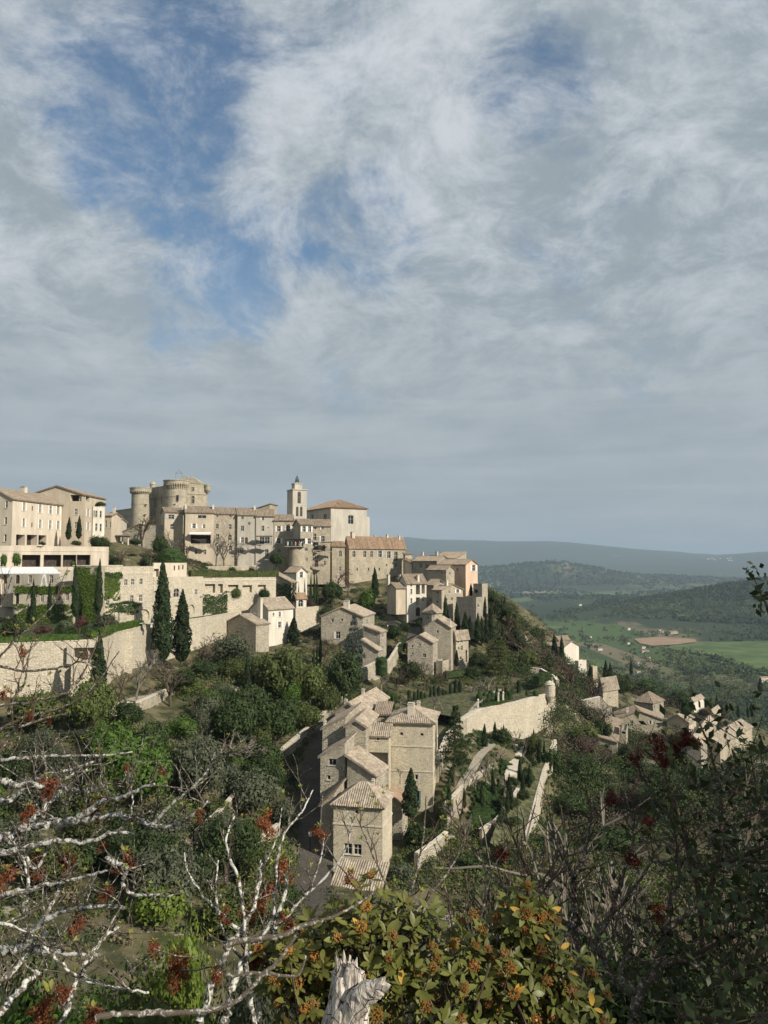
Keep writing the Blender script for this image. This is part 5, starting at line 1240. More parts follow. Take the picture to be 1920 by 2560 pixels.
def trunk_mesh(name, seed, bare=0.3):
    """forked trunk that disappears into the crown, unit height"""
    rnd = random.Random(seed); mb = MB()
    mb.tube([(0, 0, -.15), (rnd.gauss(0, .01), rnd.gauss(0, .01), .15), (rnd.gauss(0, .02), rnd.gauss(0, .02), .35)], [.045, .036, .028], 7)
    for i in range(6):
        a = i * 1.05 + rnd.random(); e = .18 + .12 * rnd.random()
        mb.tube([(0, 0, .2 + .03 * i), (math.cos(a) * e * .5, math.sin(a) * e * .5, .42 + .03 * i), (math.cos(a) * e, math.sin(a) * e, .62 + .05 * i)], [.02, .014, .006], 5)
    me = bpy.data.meshes.new(name); me.from_pydata([tuple(v) for v in mb.v], [], mb.f); me.update(); return me
cyp_f = lambda z: .5 * min(1, (z / .16) ** .5 if z > 0 else 0) * max(0, 1 - z ** 2.1) ** .9
col_f = lambda z: .5 * (min(1, (z / .04)) if z < .04 else (1 if z < .86 else max(0, 1 - ((z - .86) / .14) ** 2) ** .5))
cone_f = lambda z: .5 * max(0, 1 - z) ** .85 * (min(1, z / .05))
dome_f = lambda z: .5 * max(0, 1 - z ** 2.2) ** .5
MESH = {
 'cypress': [profile_crown('crown', cyp_f, 4200, (.16, .16, .030), s, 2.5) for s in (1, 2, 3)],
 'column': [profile_crown('crown', col_f, 2600, (.11, .11, .02), s, .5, .9, .03) for s in (4, 5)],
 'cone': [profile_crown('crown', cone_f, 1800, (.10, .10, .06), s, .5, .85, .03) for s in (6,)],
 'dome': [profile_crown('crown', dome_f, 3600, (.035, .035, .05), s, .2, .93, .02) for s in (7,)],
 'broad': [clump_crown('crown', 6500, .052, s, 20) for s in (10, 11, 12, 13)],
 'loose': [clump_crown('crown', 3800, .045, s, 22, 1.0, False) for s in (14, 15, 16)],
 'shrub': [clump_crown('crown', 3000, .07, s, 13, .9) for s in (17, 18, 19)],
}
def cedar_crown(seed):
    rng = np.random.default_rng(seed); P, Nn_ = [], []
    for lev in range(9):
        z = .30 + .68 * lev / 8; r_ = .5 * (1 - (lev / 8.6) ** 1.5)
        for b in range(7):
            a = b * .9 + lev * 1.7 + rng.random() * .5; L = r_ * (.7 + .4 * rng.random())
            m = int(30 + 160 * L); f = .25 + .75 * rng.random(m) ** .7
            w = (rng.random(m) - .5) * .22 * (1.1 - f * .5)
            P.append(np.stack([math.cos(a) * L * f - math.sin(a) * w, math.sin(a) * L * f + math.cos(a) * w, z - .05 * f + .014 * rng.normal(size=m)], 1))
    C = np.concatenate(P); V = leaf_quads(rng, C, .042, np.tile([0, 0, 1.0], (len(C), 1)), 0, .5, .45)
    return mesh_quads('crown', V)
MESH['cedar'] = [cedar_crown(31), cedar_crown(32)]
TRUNK = [trunk_mesh('trunk', s) for s in (1, 2, 3)]
def pole_mesh():
    mb = MB().tube([(0, 0, -.1), (0, 0, .5), (0, 0, .95)], [.035, .028, .006], 8)
    for i in range(18):
        a, z = i * 2.4, .35 + i * .033; L = .36 * (1 - i / 20)
        mb.tube([(0, 0, z), (math.cos(a) * L, math.sin(a) * L, z - .02)], [.010, .003], 4)
    me = bpy.data.meshes.new('trunk'); me.from_pydata([tuple(v) for v in mb.v], [], mb.f); me.update(); return me
POLE = pole_mesh()
BARE = [mb_mesh('branches', branching(s, 5, .62, .3, 4)) for s in (41, 42, 43)]
POLLARD = [mb_mesh('branches', branching(s, 4, .75, .7, 4, .6, .42, .035, 4, .16, (2, 3))) for s in (51, 52, 53)]
BUSHY = [mb_mesh('branches', branching(s, 5, .7, .7, 9, .72, .20, .0062, 3, .12, (2, 3))) for s in (61, 62, 63)]
def matmesh(me, mat):
    """the same mesh data with another material"""
    key = (me.name, mat)
    if key not in _mm:
        if me.materials: c = me.copy(); c.materials.clear()
        else: c = me
        c.materials.append(M[mat]); _mm[key] = c
    return _mm[key]
_mm = {}
_src = {}
NAMES = {'cypress': 'cypress_tree', 'column': 'topiary', 'cone': 'topiary', 'dome': 'topiary', 'broad': 'tree', 'loose': 'tree', 'shrub': 'shrub', 'cedar': 'conifer_tree', 'bare': 'bare_tree', 'pollard': 'pollarded_tree', 'bushy': 'bare_shrub'}
CATS = {'cypress': 'tree', 'column': 'topiary', 'cone': 'topiary', 'dome': 'topiary', 'broad': 'tree', 'loose': 'tree', 'shrub': 'shrub', 'cedar': 'tree', 'bare': 'tree', 'pollard': 'tree', 'bushy': 'shrub'}
_n = [0]
def plant(kind, mat, label, x, yt, w, Y, yb=None, group=None, bark='bark', name=None):
    """tree from its photo column, top row, width in pixels and depth; it stands on the ground unless a foot row yb is given"""
    _n[0] += 1; i = _n[0]
    t = W(x, yt, Y); zb = W(x, yb, Y).z if yb else ground_z(t.x, Y) - .15
    h = max(1.0 if kind in ('cone', 'dome', 'shrub', 'column', 'bushy') else 2.0, t.z - zb); wm = w * PXM(Y)
    zb = t.z - h
    root = empty(name or NAMES[kind], (t.x, Y, zb), label, CATS[kind], group)
    root.rotation_euler = (.03 * math.sin(i * 3.1), .03 * math.sin(i * 1.9), (i * 2.399) % 6.283)
    if kind in ('bare', 'pollard', 'bushy'):
        me = {'bare': BARE, 'pollard': POLLARD, 'bushy': BUSHY}[kind][i % 3]
        o = link('branches', matmesh(me, mat), root); o.scale = (wm, wm, h); return root
    me = MESH[kind][i % len(MESH[kind])]
    o = link('crown', matmesh(me, mat), root)
    if kind in ('broad', 'loose'):
        c0 = .16 if h > wm else .05
        o.location.z = h * c0; o.scale = (wm, wm, h * (1 - c0))
        tr = link('trunk', matmesh(TRUNK[i % 3], bark), root); tr.scale = (wm * .8, wm * .8, h)
    elif kind == 'cedar':
        o.scale = (wm, wm, h); tr = link('trunk', matmesh(POLE, bark), root); tr.scale = (wm, wm, h)
    else:
        o.scale = (wm, wm, h)
        if kind in ('cypress',):
            o.location.z = h * .02; tr = link('trunk', matmesh(POLE, bark), root); tr.scale = (wm, wm, h * .5)
    return root
# -- cypresses
for a in ((411, 1402, 47, 143, 1656, 'taller of the two great cypresses before the terrace wall'), (456, 1478, 44, 146, 1656, 'shorter of the two great cypresses before the terrace wall'),
          (250, 1578, 41, 108, 1780, 'broad cypress standing alone below the great terrace wall'), (622, 1640, 22, 134, 1800, 'thin ivy-dark cypress rising from the wooded slope'),
          (85, 1450, 14, 146, 1560, 'first slim cypress from the left before the ivy hotel wing'), (126, 1455, 12, 146, 1550, 'second slim cypress from the left before the ivy hotel wing'),
          (192, 1410, 18, 146, 1545, 'third slim cypress from the left, tall, before the ivy block'), (248, 1400, 19, 147, 1540, 'fourth slim cypress, tallest, at the corner of the ivy block'),
          (172, 1293, 13, 176, 1350, 'left of two clipped cypresses against the gabled hotel house'), (198, 1290, 13, 176, 1348, 'right of two clipped cypresses against the gabled hotel house'),
          (733, 1543, 30, 184, 1622, 'conical cypress at the corner of the white-fronted house'),
          (776, 1432, 6, 214, 1512, 'first thin cypress right of the garden pavilions'), (787, 1428, 6, 216, 1512, 'second thin cypress right of the garden pavilions'), (794, 1430, 6, 218, 1512, 'third thin cypress right of the garden pavilions'),
          (938, 1419, 18, 222, 1495, 'dark cypress before the long stone house'), (1115, 1489, 14, 203, 1560, 'cypress left of the broad lit stone house front'),
          (1143, 1507, 15, 201, 1582, 'cypress against the windowless stone block'), (1162, 1530, 18, 199, 1592, 'fatter cypress below the windowless stone block'), (1174, 1540, 14, 199, 1595, 'small cypress right of the fatter one'),
          (1177, 1459, 9, 226, 1490, 'small cypress beside the dark doorway of the terrace house'), (1211, 1491, 9, 218, 1545, 'thin cypress below the terrace house'),
          (1194, 1533, 16, 203, 1605, 'first of four dark cypresses on the cliff edge'), (1205, 1542, 14, 204, 1610, 'second of four dark cypresses on the cliff edge'), (1216, 1533, 14, 205, 1610, 'third of four dark cypresses on the cliff edge'), (1226, 1511, 14, 207, 1600, 'fourth, tallest of four dark cypresses on the cliff edge'),
          (1240, 1492, 8, 230, 1530, 'lone small cypress on the crest above the valley'), (1254, 1497, 7, 231, 1535, 'shorter of the paired cypresses on the crest'), (1260, 1489, 8, 231, 1535, 'taller of the paired cypresses on the crest'),
          (1256, 1563, 11, 212, 1632, 'cypress on the brown slope under the crest'), (1386, 1585, 14, 238, 1645, 'left of two tall cypresses before the white valley house'), (1404, 1590, 12, 237, 1650, 'right of two tall cypresses before the white valley house'), (1358, 1603, 8, 236, 1650, 'thin cypress left of the white valley house'),
          (1476, 1661, 11, 234, 1705, 'cypress beside the small wall tower'), (1513, 1650, 12, 300, 1700, 'left of two cypresses beyond the rounded roof'), (1524, 1658, 14, 295, 1708, 'right of two cypresses beyond the rounded roof'), (1577, 1652, 8, 420, 1688, 'far thin cypress over the valley woods'),
          (1790, 1736, 9, 400, 1785, 'tall cypress beside the far white farmhouse'), (1775, 1745, 8, 402, 1783, 'middle cypress beside the far white farmhouse'), (1763, 1749, 7, 404, 1780, 'short cypress touching the far white farmhouse'), (1846, 1761, 8, 380, 1795, 'lone cypress in the field at the right'), (1879, 1754, 6, 385, 1795, 'taller of two thin field cypresses at the right'), (1869, 1762, 5, 386, 1795, 'shorter of two thin field cypresses at the right'),
          (1900, 1694, 12, 560, 1732, 'dark cypress before the white villa at the right edge'), (1853, 1882, 9, 178, 1925, 'small cypress before the broad stone house'),
          (1025, 1921, 38, 108, 2045, 'wide cypress at the foot of the tall tower house'), (1209, 1811, 19, 140, 1900, 'clipped tall cypress under the garden bastion'), (1236, 1804, 13, 146, 1868, 'second clipped cypress under the garden bastion'), (1260, 1811, 8, 147, 1862, 'thin cypress at the top of the garden stair'),
          (1233, 1920, 11, 126, 1992, 'thin cypress standing in the hedge parterre'), (1204, 1953, 12, 121, 2028, 'front cypress of the hedge parterre'), (1123, 1948, 13, 114, 2040, 'thin cypress on the path beside the tower house'), (1161, 1971, 8, 117, 2022, 'small cypress at the garden path wall'),
          (1274, 1945, 9, 128, 2010, 'thin cypress on the parterre edge by the stair'), (1330, 1850, 7, 147, 1905, 'first dark spire in the hedge below the bastion'), (1345, 1855, 7, 147, 1910, 'second dark spire in the hedge below the bastion'), (1360, 1846, 7, 149, 1905, 'third dark spire in the hedge below the bastion'),
          (1316, 1640, 9, 204, 1695, 'small cypress on the rocks above the upper hedge'), (1347, 1684, 6, 196, 1708, 'tiny spire above the bastion hedge'), (868, 1585, 8, 180, 1632, 'thin cypress left of the blue conifer'), (800, 1590, 9, 170, 1660, 'left of three thin cypresses on the wooded slope edge'), (793, 1612, 8, 168, 1670, 'middle of three thin cypresses on the wooded slope edge'), (783, 1620, 9, 166, 1680, 'right of three thin cypresses on the wooded slope edge'),
          (1141, 1625, 11, 190, 1668, 'little cypress against the lit stone wing')):
    plant('cypress', 'cypress', a[5], a[0], a[1], a[2], a[3], a[4])
# -- topiary
for i, (x, yt, w) in enumerate(((1024, 1724, 10), (1037, 1728, 8), (1046, 1722, 8), (1055, 1726, 9), (1063, 1730, 7), (1077, 1716, 9), (1086, 1712, 9), (1096, 1714, 9), (1107, 1722, 7), (1116, 1726, 7), (1127, 1706, 9), (1139, 1698, 12), (1150, 1700, 9))):
    plant('column', 'cypress', f'{ORD[i]} dark clipped column from the left in the row behind the tower roof', x, yt, w, 160 + i * .9, yt + 52, 'clipped columns behind the tower house')
for i, (x, yt, w, Y, yb, kind, mat, lab) in enumerate(((954, 1641, 30, 166, 1692, 'column', 'box', 'big rounded clipped yew above the tower group'), (952, 1727, 26, 148, 1780, 'column', 'box', 'wide clipped green block behind the tower group roofs'), (971, 1725, 12, 149, 1775, 'column', 'box', 'narrow clipped block right of the wide one'), (983, 1735, 9, 150, 1772, 'column', 'box', 'short clipped block at the path edge'),
    (428, 1368, 74, 186, 1408, 'dome', 'box', 'large clipped green dome below the castle'), (1296, 1700, 10, 170, 1735, 'column', 'cypress', 'dark spire on the garden bastion'))):
    plant(kind, mat, lab, x, yt, w, Y, yb)
for i, (x, yt) in enumerate(((1209, 1747), (1219, 1744), (1237, 1749), (1248, 1745), (1241, 1733), (1250, 1731), (1265, 1731), (1274, 1731))):
    plant('cone', 'box', f'{ORD[i]} little clipped cone on the bastion parterre', x, yt, 13, 153 + i * .9, yt + 18, 'clipped cones on the bastion')
for i in range(9):
    x, y = 1108 + i * 4.5 - (i > 5) * 8, 1985 - i * 9
    plant('dome', 'box', f'{ORD[i]} clipped ball from below in the row along the tower wall', x, y - 8, 13, 119 + i * 1.1, y + 6, 'clipped balls beside the tower')
# -- broad-leaved, conifers, bare trees
T = [('broad', 'fresh', 341, 1806, 235, 92, 'bright green round tree on the slope behind the lichened branches'), ('broad', 'olive', 505, 1848, 155, 99, 'grey olive tree right of the bright green tree'),
 ('broad', 'evergreen', 622, 1702, 160, 124, 'dark evergreen tree left of the alley top'), ('broad', 'oak', 705, 1598, 150, 142, 'tall oak with pale green top above the wooded slope'), ('broad', 'oak', 770, 1640, 120, 146, 'yellow-green oak between the tall oak and the dark one'),
 ('broad', 'evergreen', 862, 1620, 108, 152, 'round dark green oak below the blue conifer'), ('loose', 'olive', 585, 1572, 120, 154, 'soft grey-green tree before the low stone wing'), ('broad', 'evergreen', 555, 1712, 130, 128, 'dark bushy evergreen right of the bare trees'),
 ('broad', 'oak', 760, 1740, 110, 139, 'sunlit oak leaning over the alley wall'), ('broad', 'evergreen', 690, 1760, 130, 128, 'deep green tree over the alley cliff'), ('loose', 'oak', 655, 1640, 110, 148, 'feathery oak left of the tall oak'),
 ('broad', 'evergreen', 640, 1875, 110, 112, 'ivy-dark bush on the pale cliff left of the alley'), ('broad', 'olive', 705, 1985, 90, 107, 'small grey bush at the cliff foot by the alley'), ('broad', 'olive', 560, 2058, 120, 89, 'rounded grey-green bush below the pale wall'),
 ('broad', 'oak', 655, 2108, 150, 88, 'low green bush at the alley foot'), ('broad', 'evergreen', 480, 2100, 130, 83, 'dark bush under the pale slope wall'), ('shrub', 'lime', 395, 2190, 150, 70, 'yellow-green shrub behind the red seed heads'), ('shrub', 'oak', 560, 2215, 150, 72, 'green shrub low in the middle of the slope'),
 ('broad', 'evergreen', 700, 2180, 110, 84, 'dark green bush below the lamp post'), ('shrub', 'evergreen', 240, 2080, 150, 78, 'dark scrub bush behind the left branches'), ('shrub', 'olive', 120, 1985, 150, 88, 'grey scrub bush at the left slope'), ('shrub', 'olive', 60, 1850, 130, 98, 'grey-green bush under the grass strip at the left'), ('shrub', 'olive', 190, 1820, 140, 102, 'rounded grey bush under the lone broad cypress'), ('shrub', 'evergreen', 110, 1790, 120, 105, 'dark bush at the foot of the great wall'),
 ('cedar', 'blue', 882, 1531, 70, 164, 'blue-grey conifer before the broad gable house'), ('cedar', 'evergreen', 1134, 1760, 92, 123, 'flat-topped cedar with a tall bare trunk beside the tower'), ('cedar', 'oak', 1245, 1588, 100, 190, 'light green layered conifer on the slope above the bastion'),
 ('broad', 'fresh', 917, 1462, 56, 220, 'fresh green tree before the long stone house'), ('broad', 'evergreen', 832, 1440, 60, 222, 'dark tree among bare purple trees below the row'), ('broad', 'evergreen', 692, 1378, 46, 226, 'small round-crowned tree before the row houses'),
 ('broad', 'evergreen', 404, 1330, 60, 196, 'dark evergreen above the clipped dome'), ('broad', 'evergreen', 252, 1334, 64, 172, 'dark cedar-like hedge tree right of the hotel'), ('broad', 'evergreen', 1022, 1640, 66, 172, 'dark evergreen below the smaller rubble gable house'), ('broad', 'evergreen', 985, 1560, 42, 204, 'dark shrub tree beside the upper lane'), ('loose', 'evergreen', 1010, 1550, 36, 206, 'loose dark tree left of the stone hut'),
 ('shrub', 'evergreen', 1226, 1472, 44, 231, 'bushy evergreen at the terrace house corner'), ('shrub', 'evergreen', 1252, 1500, 60, 229, 'dark clipped shrub on the cliff crest'), ('shrub', 'oak', 1280, 1514, 46, 226, 'round shrub at the cliff crest end'),
 ('shrub', 'evergreen', 1255, 1815, 62, 145, 'dark ivy mound against the bastion wall'), ('broad', 'evergreen', 1330, 1705, 62, 176, 'dark evergreen on the bastion corner'), ('shrub', 'evergreen', 1150, 1880, 42, 130, 'dark shrub behind the cedar trunk'), ('broad', 'oak', 1333, 1830, 50, 145, 'round green tree under the bastion wall'), ('shrub', 'evergreen', 1376, 1860, 66, 146, 'thick green shrub capping the outer garden wall'),
 ('shrub', 'evergreen', 1040, 2052, 70, 108, 'round shrub below the wide cypress'), ('shrub', 'evergreen', 1085, 2070, 66, 110, 'round shrub at the tower corner foot'), ('shrub', 'evergreen', 1105, 1990, 36, 116, 'clipped shrub beside the arched tower window'),
 ('broad', 'evergreen', 1560, 1850, 50, 172, 'dark tree against the roofless ruin'), ('broad', 'evergreen', 1430, 1975, 110, 138, 'dark tree below the outer garden wall'), ('broad', 'oak', 1455, 1800, 90, 168, 'grassy green bush under the ruined niche wall'), ('broad', 'evergreen', 1600, 1960, 130, 145, 'dark oak in the ravine bottom'), ('shrub', 'evergreen', 1500, 1790, 60, 182, 'dark ivy bush by the ravine wall'),
 ('broad', 'evergreen', 1690, 1870, 90, 172, 'dark tree below the white-shuttered valley house'), ('broad', 'evergreen', 1770, 1905, 110, 160, 'dark tree below the low stone house'), ('broad', 'evergreen', 1880, 1895, 120, 165, 'dark tree at the right edge behind the oak'), ('broad', 'evergreen', 1690, 1720, 90, 300, 'broad dark pine above the valley houses'), ('broad', 'evergreen', 1610, 1690, 110, 310, 'spreading dark pine beyond the ruins'), ('broad', 'oak', 1560, 1705, 50, 280, 'green tree beside the rounded roof'), ('broad', 'olive', 1800, 1745, 46, 380, 'pale blossoming tree beside the tall far cypress'), ('broad', 'evergreen', 1430, 1650, 50, 250, 'evergreen under the white valley house'), ('broad', 'evergreen', 1345, 1560, 44, 262, 'dark tree on the spur end'),
 ('shrub', 'evergreen', 1180, 2130, 90, 102, 'dark bush at the foot of the garden'), ('shrub', 'evergreen', 1260, 2110, 90, 104, 'dark green mound below the parterre'), ('broad', 'evergreen', 1380, 2080, 110, 112, 'dark tree below the outer wall foot'), ('shrub', 'olive', 1000, 2150, 80, 98, 'grey bush right of the front tower house'),
 ('shrub', 'evergreen', 30, 1545, 70, 116, 'dark rounded shrub at the lawn left end'), ('shrub', 'purple', 110, 1560, 50, 122, 'red-leaved shrub on the hotel lawn'), ('shrub', 'purple', 205, 1535, 36, 140, 'dark purple shrub under the ivy block'), ('shrub', 'olive', 265, 1530, 66, 138, 'grey shrub before the sunlit stone wing'), ('shrub', 'olive', 165, 1545, 50, 132, 'grey-green shrub between purple shrubs'), ('shrub', 'box', 225, 1572, 40, 122, 'clipped low bush on the lawn edge'), ('shrub', 'box', 278, 1568, 18, 131, 'small clipped ball at the lawn corner'), ('shrub', 'evergreen', 320, 1500, 70, 146, 'trailing hedge on top of the garden arcade'), ('shrub', 'box', 360, 1555, 20, 143, 'small round bush before the arches'),
 ('shrub', 'purple', 775, 1496, 17, 207, 'small round red-leaved tree beside the summer house'), ('shrub', 'evergreen', 815, 1514, 46, 204, 'clipped green hedge block right of the terrace wall'), ('shrub', 'lime', 184, 1400, 14, 158, 'yellow-green potted bush on the hotel terrace'), ('shrub', 'fresh', 42, 1378, 24, 155, 'right tall potted plant on the hotel terrace'), ('shrub', 'fresh', 10, 1380, 20, 154, 'left tall potted plant on the hotel terrace'), ('shrub', 'evergreen', 106, 1352, 20, 161, 'round potted shrub before the hotel loggia'),
 ('shrub', 'evergreen', 190, 1350, 30, 168, 'dark round shrub by the gabled hotel house'), ('shrub', 'evergreen', 252, 1252, 30, 187, 'roof terrace plants above the white annex')]
T += [('broad', 'oak', 470, 1700, 95, 132, 'light olive oak left of the dark bushy evergreen'), ('broad', 'fresh', 655, 1725, 80, 131, 'light green tree in the middle of the wooded slope'), ('broad', 'oak', 590, 1640, 90, 146, 'olive oak under the low stone wing'), ('broad', 'evergreen', 510, 1640, 80, 142, 'dark laurel below the terrace wall'), ('broad', 'fresh', 720, 1690, 90, 142, 'yellow-green crown above the alley wall'), ('broad', 'oak', 820, 1700, 80, 148, 'oak crown beside the clipped blocks'), ('broad', 'evergreen', 460, 1850, 110, 104, 'dark oak between the bright green tree and the olive tree'), ('broad', 'olive', 570, 1900, 90, 108, 'grey olive crown above the pale cliff'), ('broad', 'oak', 420, 1990, 120, 92, 'spreading oak on the lower slope'), ('broad', 'evergreen', 330, 2010, 110, 86, 'dark oak below the bright green tree'), ('broad', 'olive', 180, 1900, 120, 96, 'grey olive crown left of the bright green tree'), ('broad', 'oak', 540, 1985, 90, 100, 'small oak above the short pale wall'), ('broad', 'evergreen', 610, 2060, 90, 94, 'dark holm oak beside the pale sloping wall'),
 ('broad', 'oak', 1690, 1960, 140, 140, 'light oak in the right ravine'), ('broad', 'evergreen', 1530, 2060, 150, 125, 'dark holm oak low in the ravine'), ('broad', 'evergreen', 1390, 1890, 60, 150, 'ivy-dark tree outside the outer garden wall'), ('broad', 'olive', 1600, 1900, 80, 168, 'grey crown beside the broken wall stub'), ('broad', 'evergreen', 1440, 1720, 60, 200, 'dark tree between the turret and the ruins'), ('broad', 'evergreen', 1470, 1760, 60, 190, 'dark ivy tree over the niche wall'), ('broad', 'evergreen', 1290, 1560, 60, 218, 'dark holm oak on the slope under the crest'), ('broad', 'oak', 1320, 1620, 66, 206, 'olive oak above the bastion hedge'), ('broad', 'evergreen', 1200, 1625, 70, 198, 'dark holm oak below the cliff cypresses'), ('broad', 'evergreen', 1180, 1660, 56, 186, 'dark laurel right of the lit stone wing'), ('broad', 'evergreen', 770, 1480, 40, 214, 'dark evergreen behind the summer house'), ('broad', 'evergreen', 660, 1470, 34, 186, 'dark vine-clad tree before the garden loggia'), ('broad', 'oak', 590, 1465, 40, 184, 'olive tree before the garden loggia'), ('broad', 'evergreen', 340, 1345, 40, 212, 'dark shrub tree behind the pergola')]
T += [('shrub', 'evergreen', 330, 1382, 36, 196, 'dark shrub below the pergola columns'), ('shrub', 'olive', 300, 1390, 30, 186, 'grey shrub left of the small bare tree'), ('shrub', 'evergreen', 365, 1388, 34, 192, 'dark shrub left of the clipped dome'), ('shrub', 'evergreen', 280, 1372, 30, 180, 'dark shrub at the end of the hotel colonnade'), ('broad', 'evergreen', 292, 1378, 26, 178, 'dark upright shrub beside the pergola'), ('shrub', 'olive', 480, 1412, 26, 206, 'grey shrub at the hedge end'), ('shrub', 'evergreen', 510, 1414, 26, 210, 'dark low shrub under the bare row trees'), ('shrub', 'evergreen', 630, 1412, 26, 222, 'dark low shrub before the weathered grey house'), ('shrub', 'evergreen', 580, 1412, 30, 216, 'dark shrub beside the last bare tree')]
FEET = {'small round-crowned tree before the row houses': 1420, 'right tall potted plant on the hotel terrace': 1418, 'left tall potted plant on the hotel terrace': 1418, 'yellow-green potted bush on the hotel terrace': 1415, 'round potted shrub before the hotel loggia': 1364, 'dark round shrub by the gabled hotel house': 1366,
 'roof terrace plants above the white annex': 1268, 'red-leaved shrub on the hotel lawn': 1588, 'dark purple shrub under the ivy block': 1572, 'grey shrub before the sunlit stone wing': 1578, 'grey-green shrub between purple shrubs': 1580, 'clipped low bush on the lawn edge': 1594, 'small clipped ball at the lawn corner': 1583, 'trailing hedge on top of the garden arcade': 1518, 'small round bush before the arches': 1562, 'dark rounded shrub at the lawn left end': 1600,
 'small round red-leaved tree beside the summer house': 1520, 'clipped green hedge block right of the terrace wall': 1545, 'dark evergreen above the clipped dome': 1400, 'dark vine-clad tree before the garden loggia': 1505, 'olive tree before the garden loggia': 1503, 'dark cedar-like hedge tree right of the hotel': 1378, 'thick green shrub capping the outer garden wall': 1930, 'dark evergreen on the bastion corner': 1760, 'light green layered conifer on the slope above the bastion': 1705, 'flat-topped cedar with a tall bare trunk beside the tower': 1952}
for k, m, x, yt, w, Y, lab in T: plant(k, m, lab, x, yt, w, Y, FEET.get(lab))
B = [('bare', 'bark', 358, 1284, 90, 214, 1400, 'spreading bare tree before the castle foot'), ('bare', 'bark_grey', 420, 1322, 66, 205, 1410, 'pale bare tree left of the row houses'), ('bare', 'bark', 472, 1340, 60, 214, 1425, 'dark bare tree at the left end of the row'), ('bare', 'bark_grey', 541, 1335, 66, 220, 1428, 'first tall bare tree before the stone row house'), ('bare', 'bark_grey', 563, 1322, 52, 221, 1428, 'tallest bare tree before the row houses'), ('bare', 'bark_grey', 594, 1350, 54, 222, 1428, 'last bare tree before the weathered grey house'), ('bare', 'bark', 375, 1370, 60, 180, 1420, 'bare tree below the pergola'), ('bare', 'bark', 312, 1362, 50, 178, 1418, 'small bare tree before the pergola columns'),
 ('bare', 'bark_purple', 845, 1418, 56, 226, 1470, 'purple-twigged bare tree below the long house wing'), ('bare', 'bark_purple', 870, 1440, 50, 222, 1490, 'second purple bare tree beside the fresh green tree'),
 ('bare', 'bark', 522, 1582, 96, 148, 1690, 'brown bare tree under the terrace wall'), ('bare', 'bark_grey', 345, 1620, 100, 120, 1752, 'pale bare tree on the gravel terrace'), ('bare', 'bark', 430, 1648, 150, 124, 1800, 'wide bare tree right of the lone cypress'), ('bare', 'bark_grey', 600, 1822, 160, 112, 1925, 'bare grey tree on the slope above the pale cliff'), ('bare', 'bark', 480, 1745, 120, 120, 1880, 'leafless thicket tree above the olive tree'), ('bare', 'bark_purple', 815, 1590, 50, 172, 1680, 'purple bare tree left of the broad gable house'), ('bare', 'bark', 300, 1650, 70, 118, 1750, 'small bare tree beside the lone cypress'),
 ('bare', 'bark', 1310, 1560, 110, 214, 1680, 'brown bare tree on the slope under the crest'), ('bare', 'bark', 1268, 1535, 70, 222, 1630, 'bare tree below the crest cypresses'), ('bare', 'bark', 1340, 1598, 90, 210, 1690, 'bare tree above the upper garden rocks'), ('bare', 'bark_purple', 1430, 1640, 90, 222, 1740, 'bare tree under the stepped valley house'), ('bare', 'bark', 1480, 1690, 80, 214, 1770, 'bare tree left of the rounded roof house'), ('bare', 'bark_purple', 1410, 1700, 80, 198, 1790, 'bare thicket beside the sentry turret'), ('bare', 'bark', 1510, 1750, 90, 195, 1830, 'bare tree before the ivy-topped broken wall'),
 ('bare', 'bark_purple', 1480, 1850, 130, 158, 1975, 'big grey leafless tree in the ravine'), ('bare', 'bark', 1590, 1830, 80, 180, 1920, 'bare tree beside the broken wall stub'), ('bare', 'bark_purple', 1540, 1930, 110, 142, 2060, 'leafless thicket at the ravine bottom'), ('bare', 'bark', 1060, 1650, 66, 172, 1730, 'bare tree under the rubble gable houses'), ('bare', 'bark', 1110, 1665, 50, 176, 1720, 'bare shrub tree beside the low shed'), ('bare', 'bark', 990, 1660, 60, 168, 1740, 'bare tree below the yard wall'), ('bare', 'bark_grey', 1000, 1915, 34, 112, 1960, 'small bare tree under the stone arch'),
 ('bare', 'bark', 1720, 1790, 90, 200, 1880, 'bare tree before the lit sloping roof'), ('bare', 'bark', 1640, 1860, 90, 172, 1950, 'bare tree at the ravine edge')]
for k, m, x, yt, w, Y, yb, lab in B: plant(k, m, lab, x, yt, w, Y, yb)
for i, (x, yt, w, Y, yb) in enumerate(((1085, 1735, 36, 150, 1775), (1107, 1738, 34, 150, 1775), (955, 1680, 44, 158, 1735), (1000, 1742, 34, 149, 1772), (1165, 1695, 40, 172, 1755), (1190, 1700, 44, 170, 1752), (1218, 1690, 44, 172, 1750), (1280, 1705, 40, 172, 1740))):
    plant('pollard', 'bark_grey', f'{ORD[i]} knobbly pollarded tree on the upper garden terraces', x, yt, w, Y, yb, 'pollarded trees on the upper garden terraces')
for i, (x, yt, w, Y, yb) in enumerate(((1225, 1885, 40, 132, 1960), (1252, 1870, 40, 138, 1940), (1282, 1815, 36, 148, 1868), (1212, 1895, 38, 128, 1975), (1188, 1925, 34, 124, 1985), (1302, 1835, 30, 144, 1915), (1258, 1930, 36, 126, 1995), (1130, 2010, 40, 113, 2060), (1160, 2040, 44, 110, 2100), (1240, 2040, 50, 114, 2110))):
    plant('pollard', 'bark_grey', f'{ORD[i]} slender bare tree in the terraced garden', x, yt, w, Y, yb, 'slender bare trees of the terraced garden')
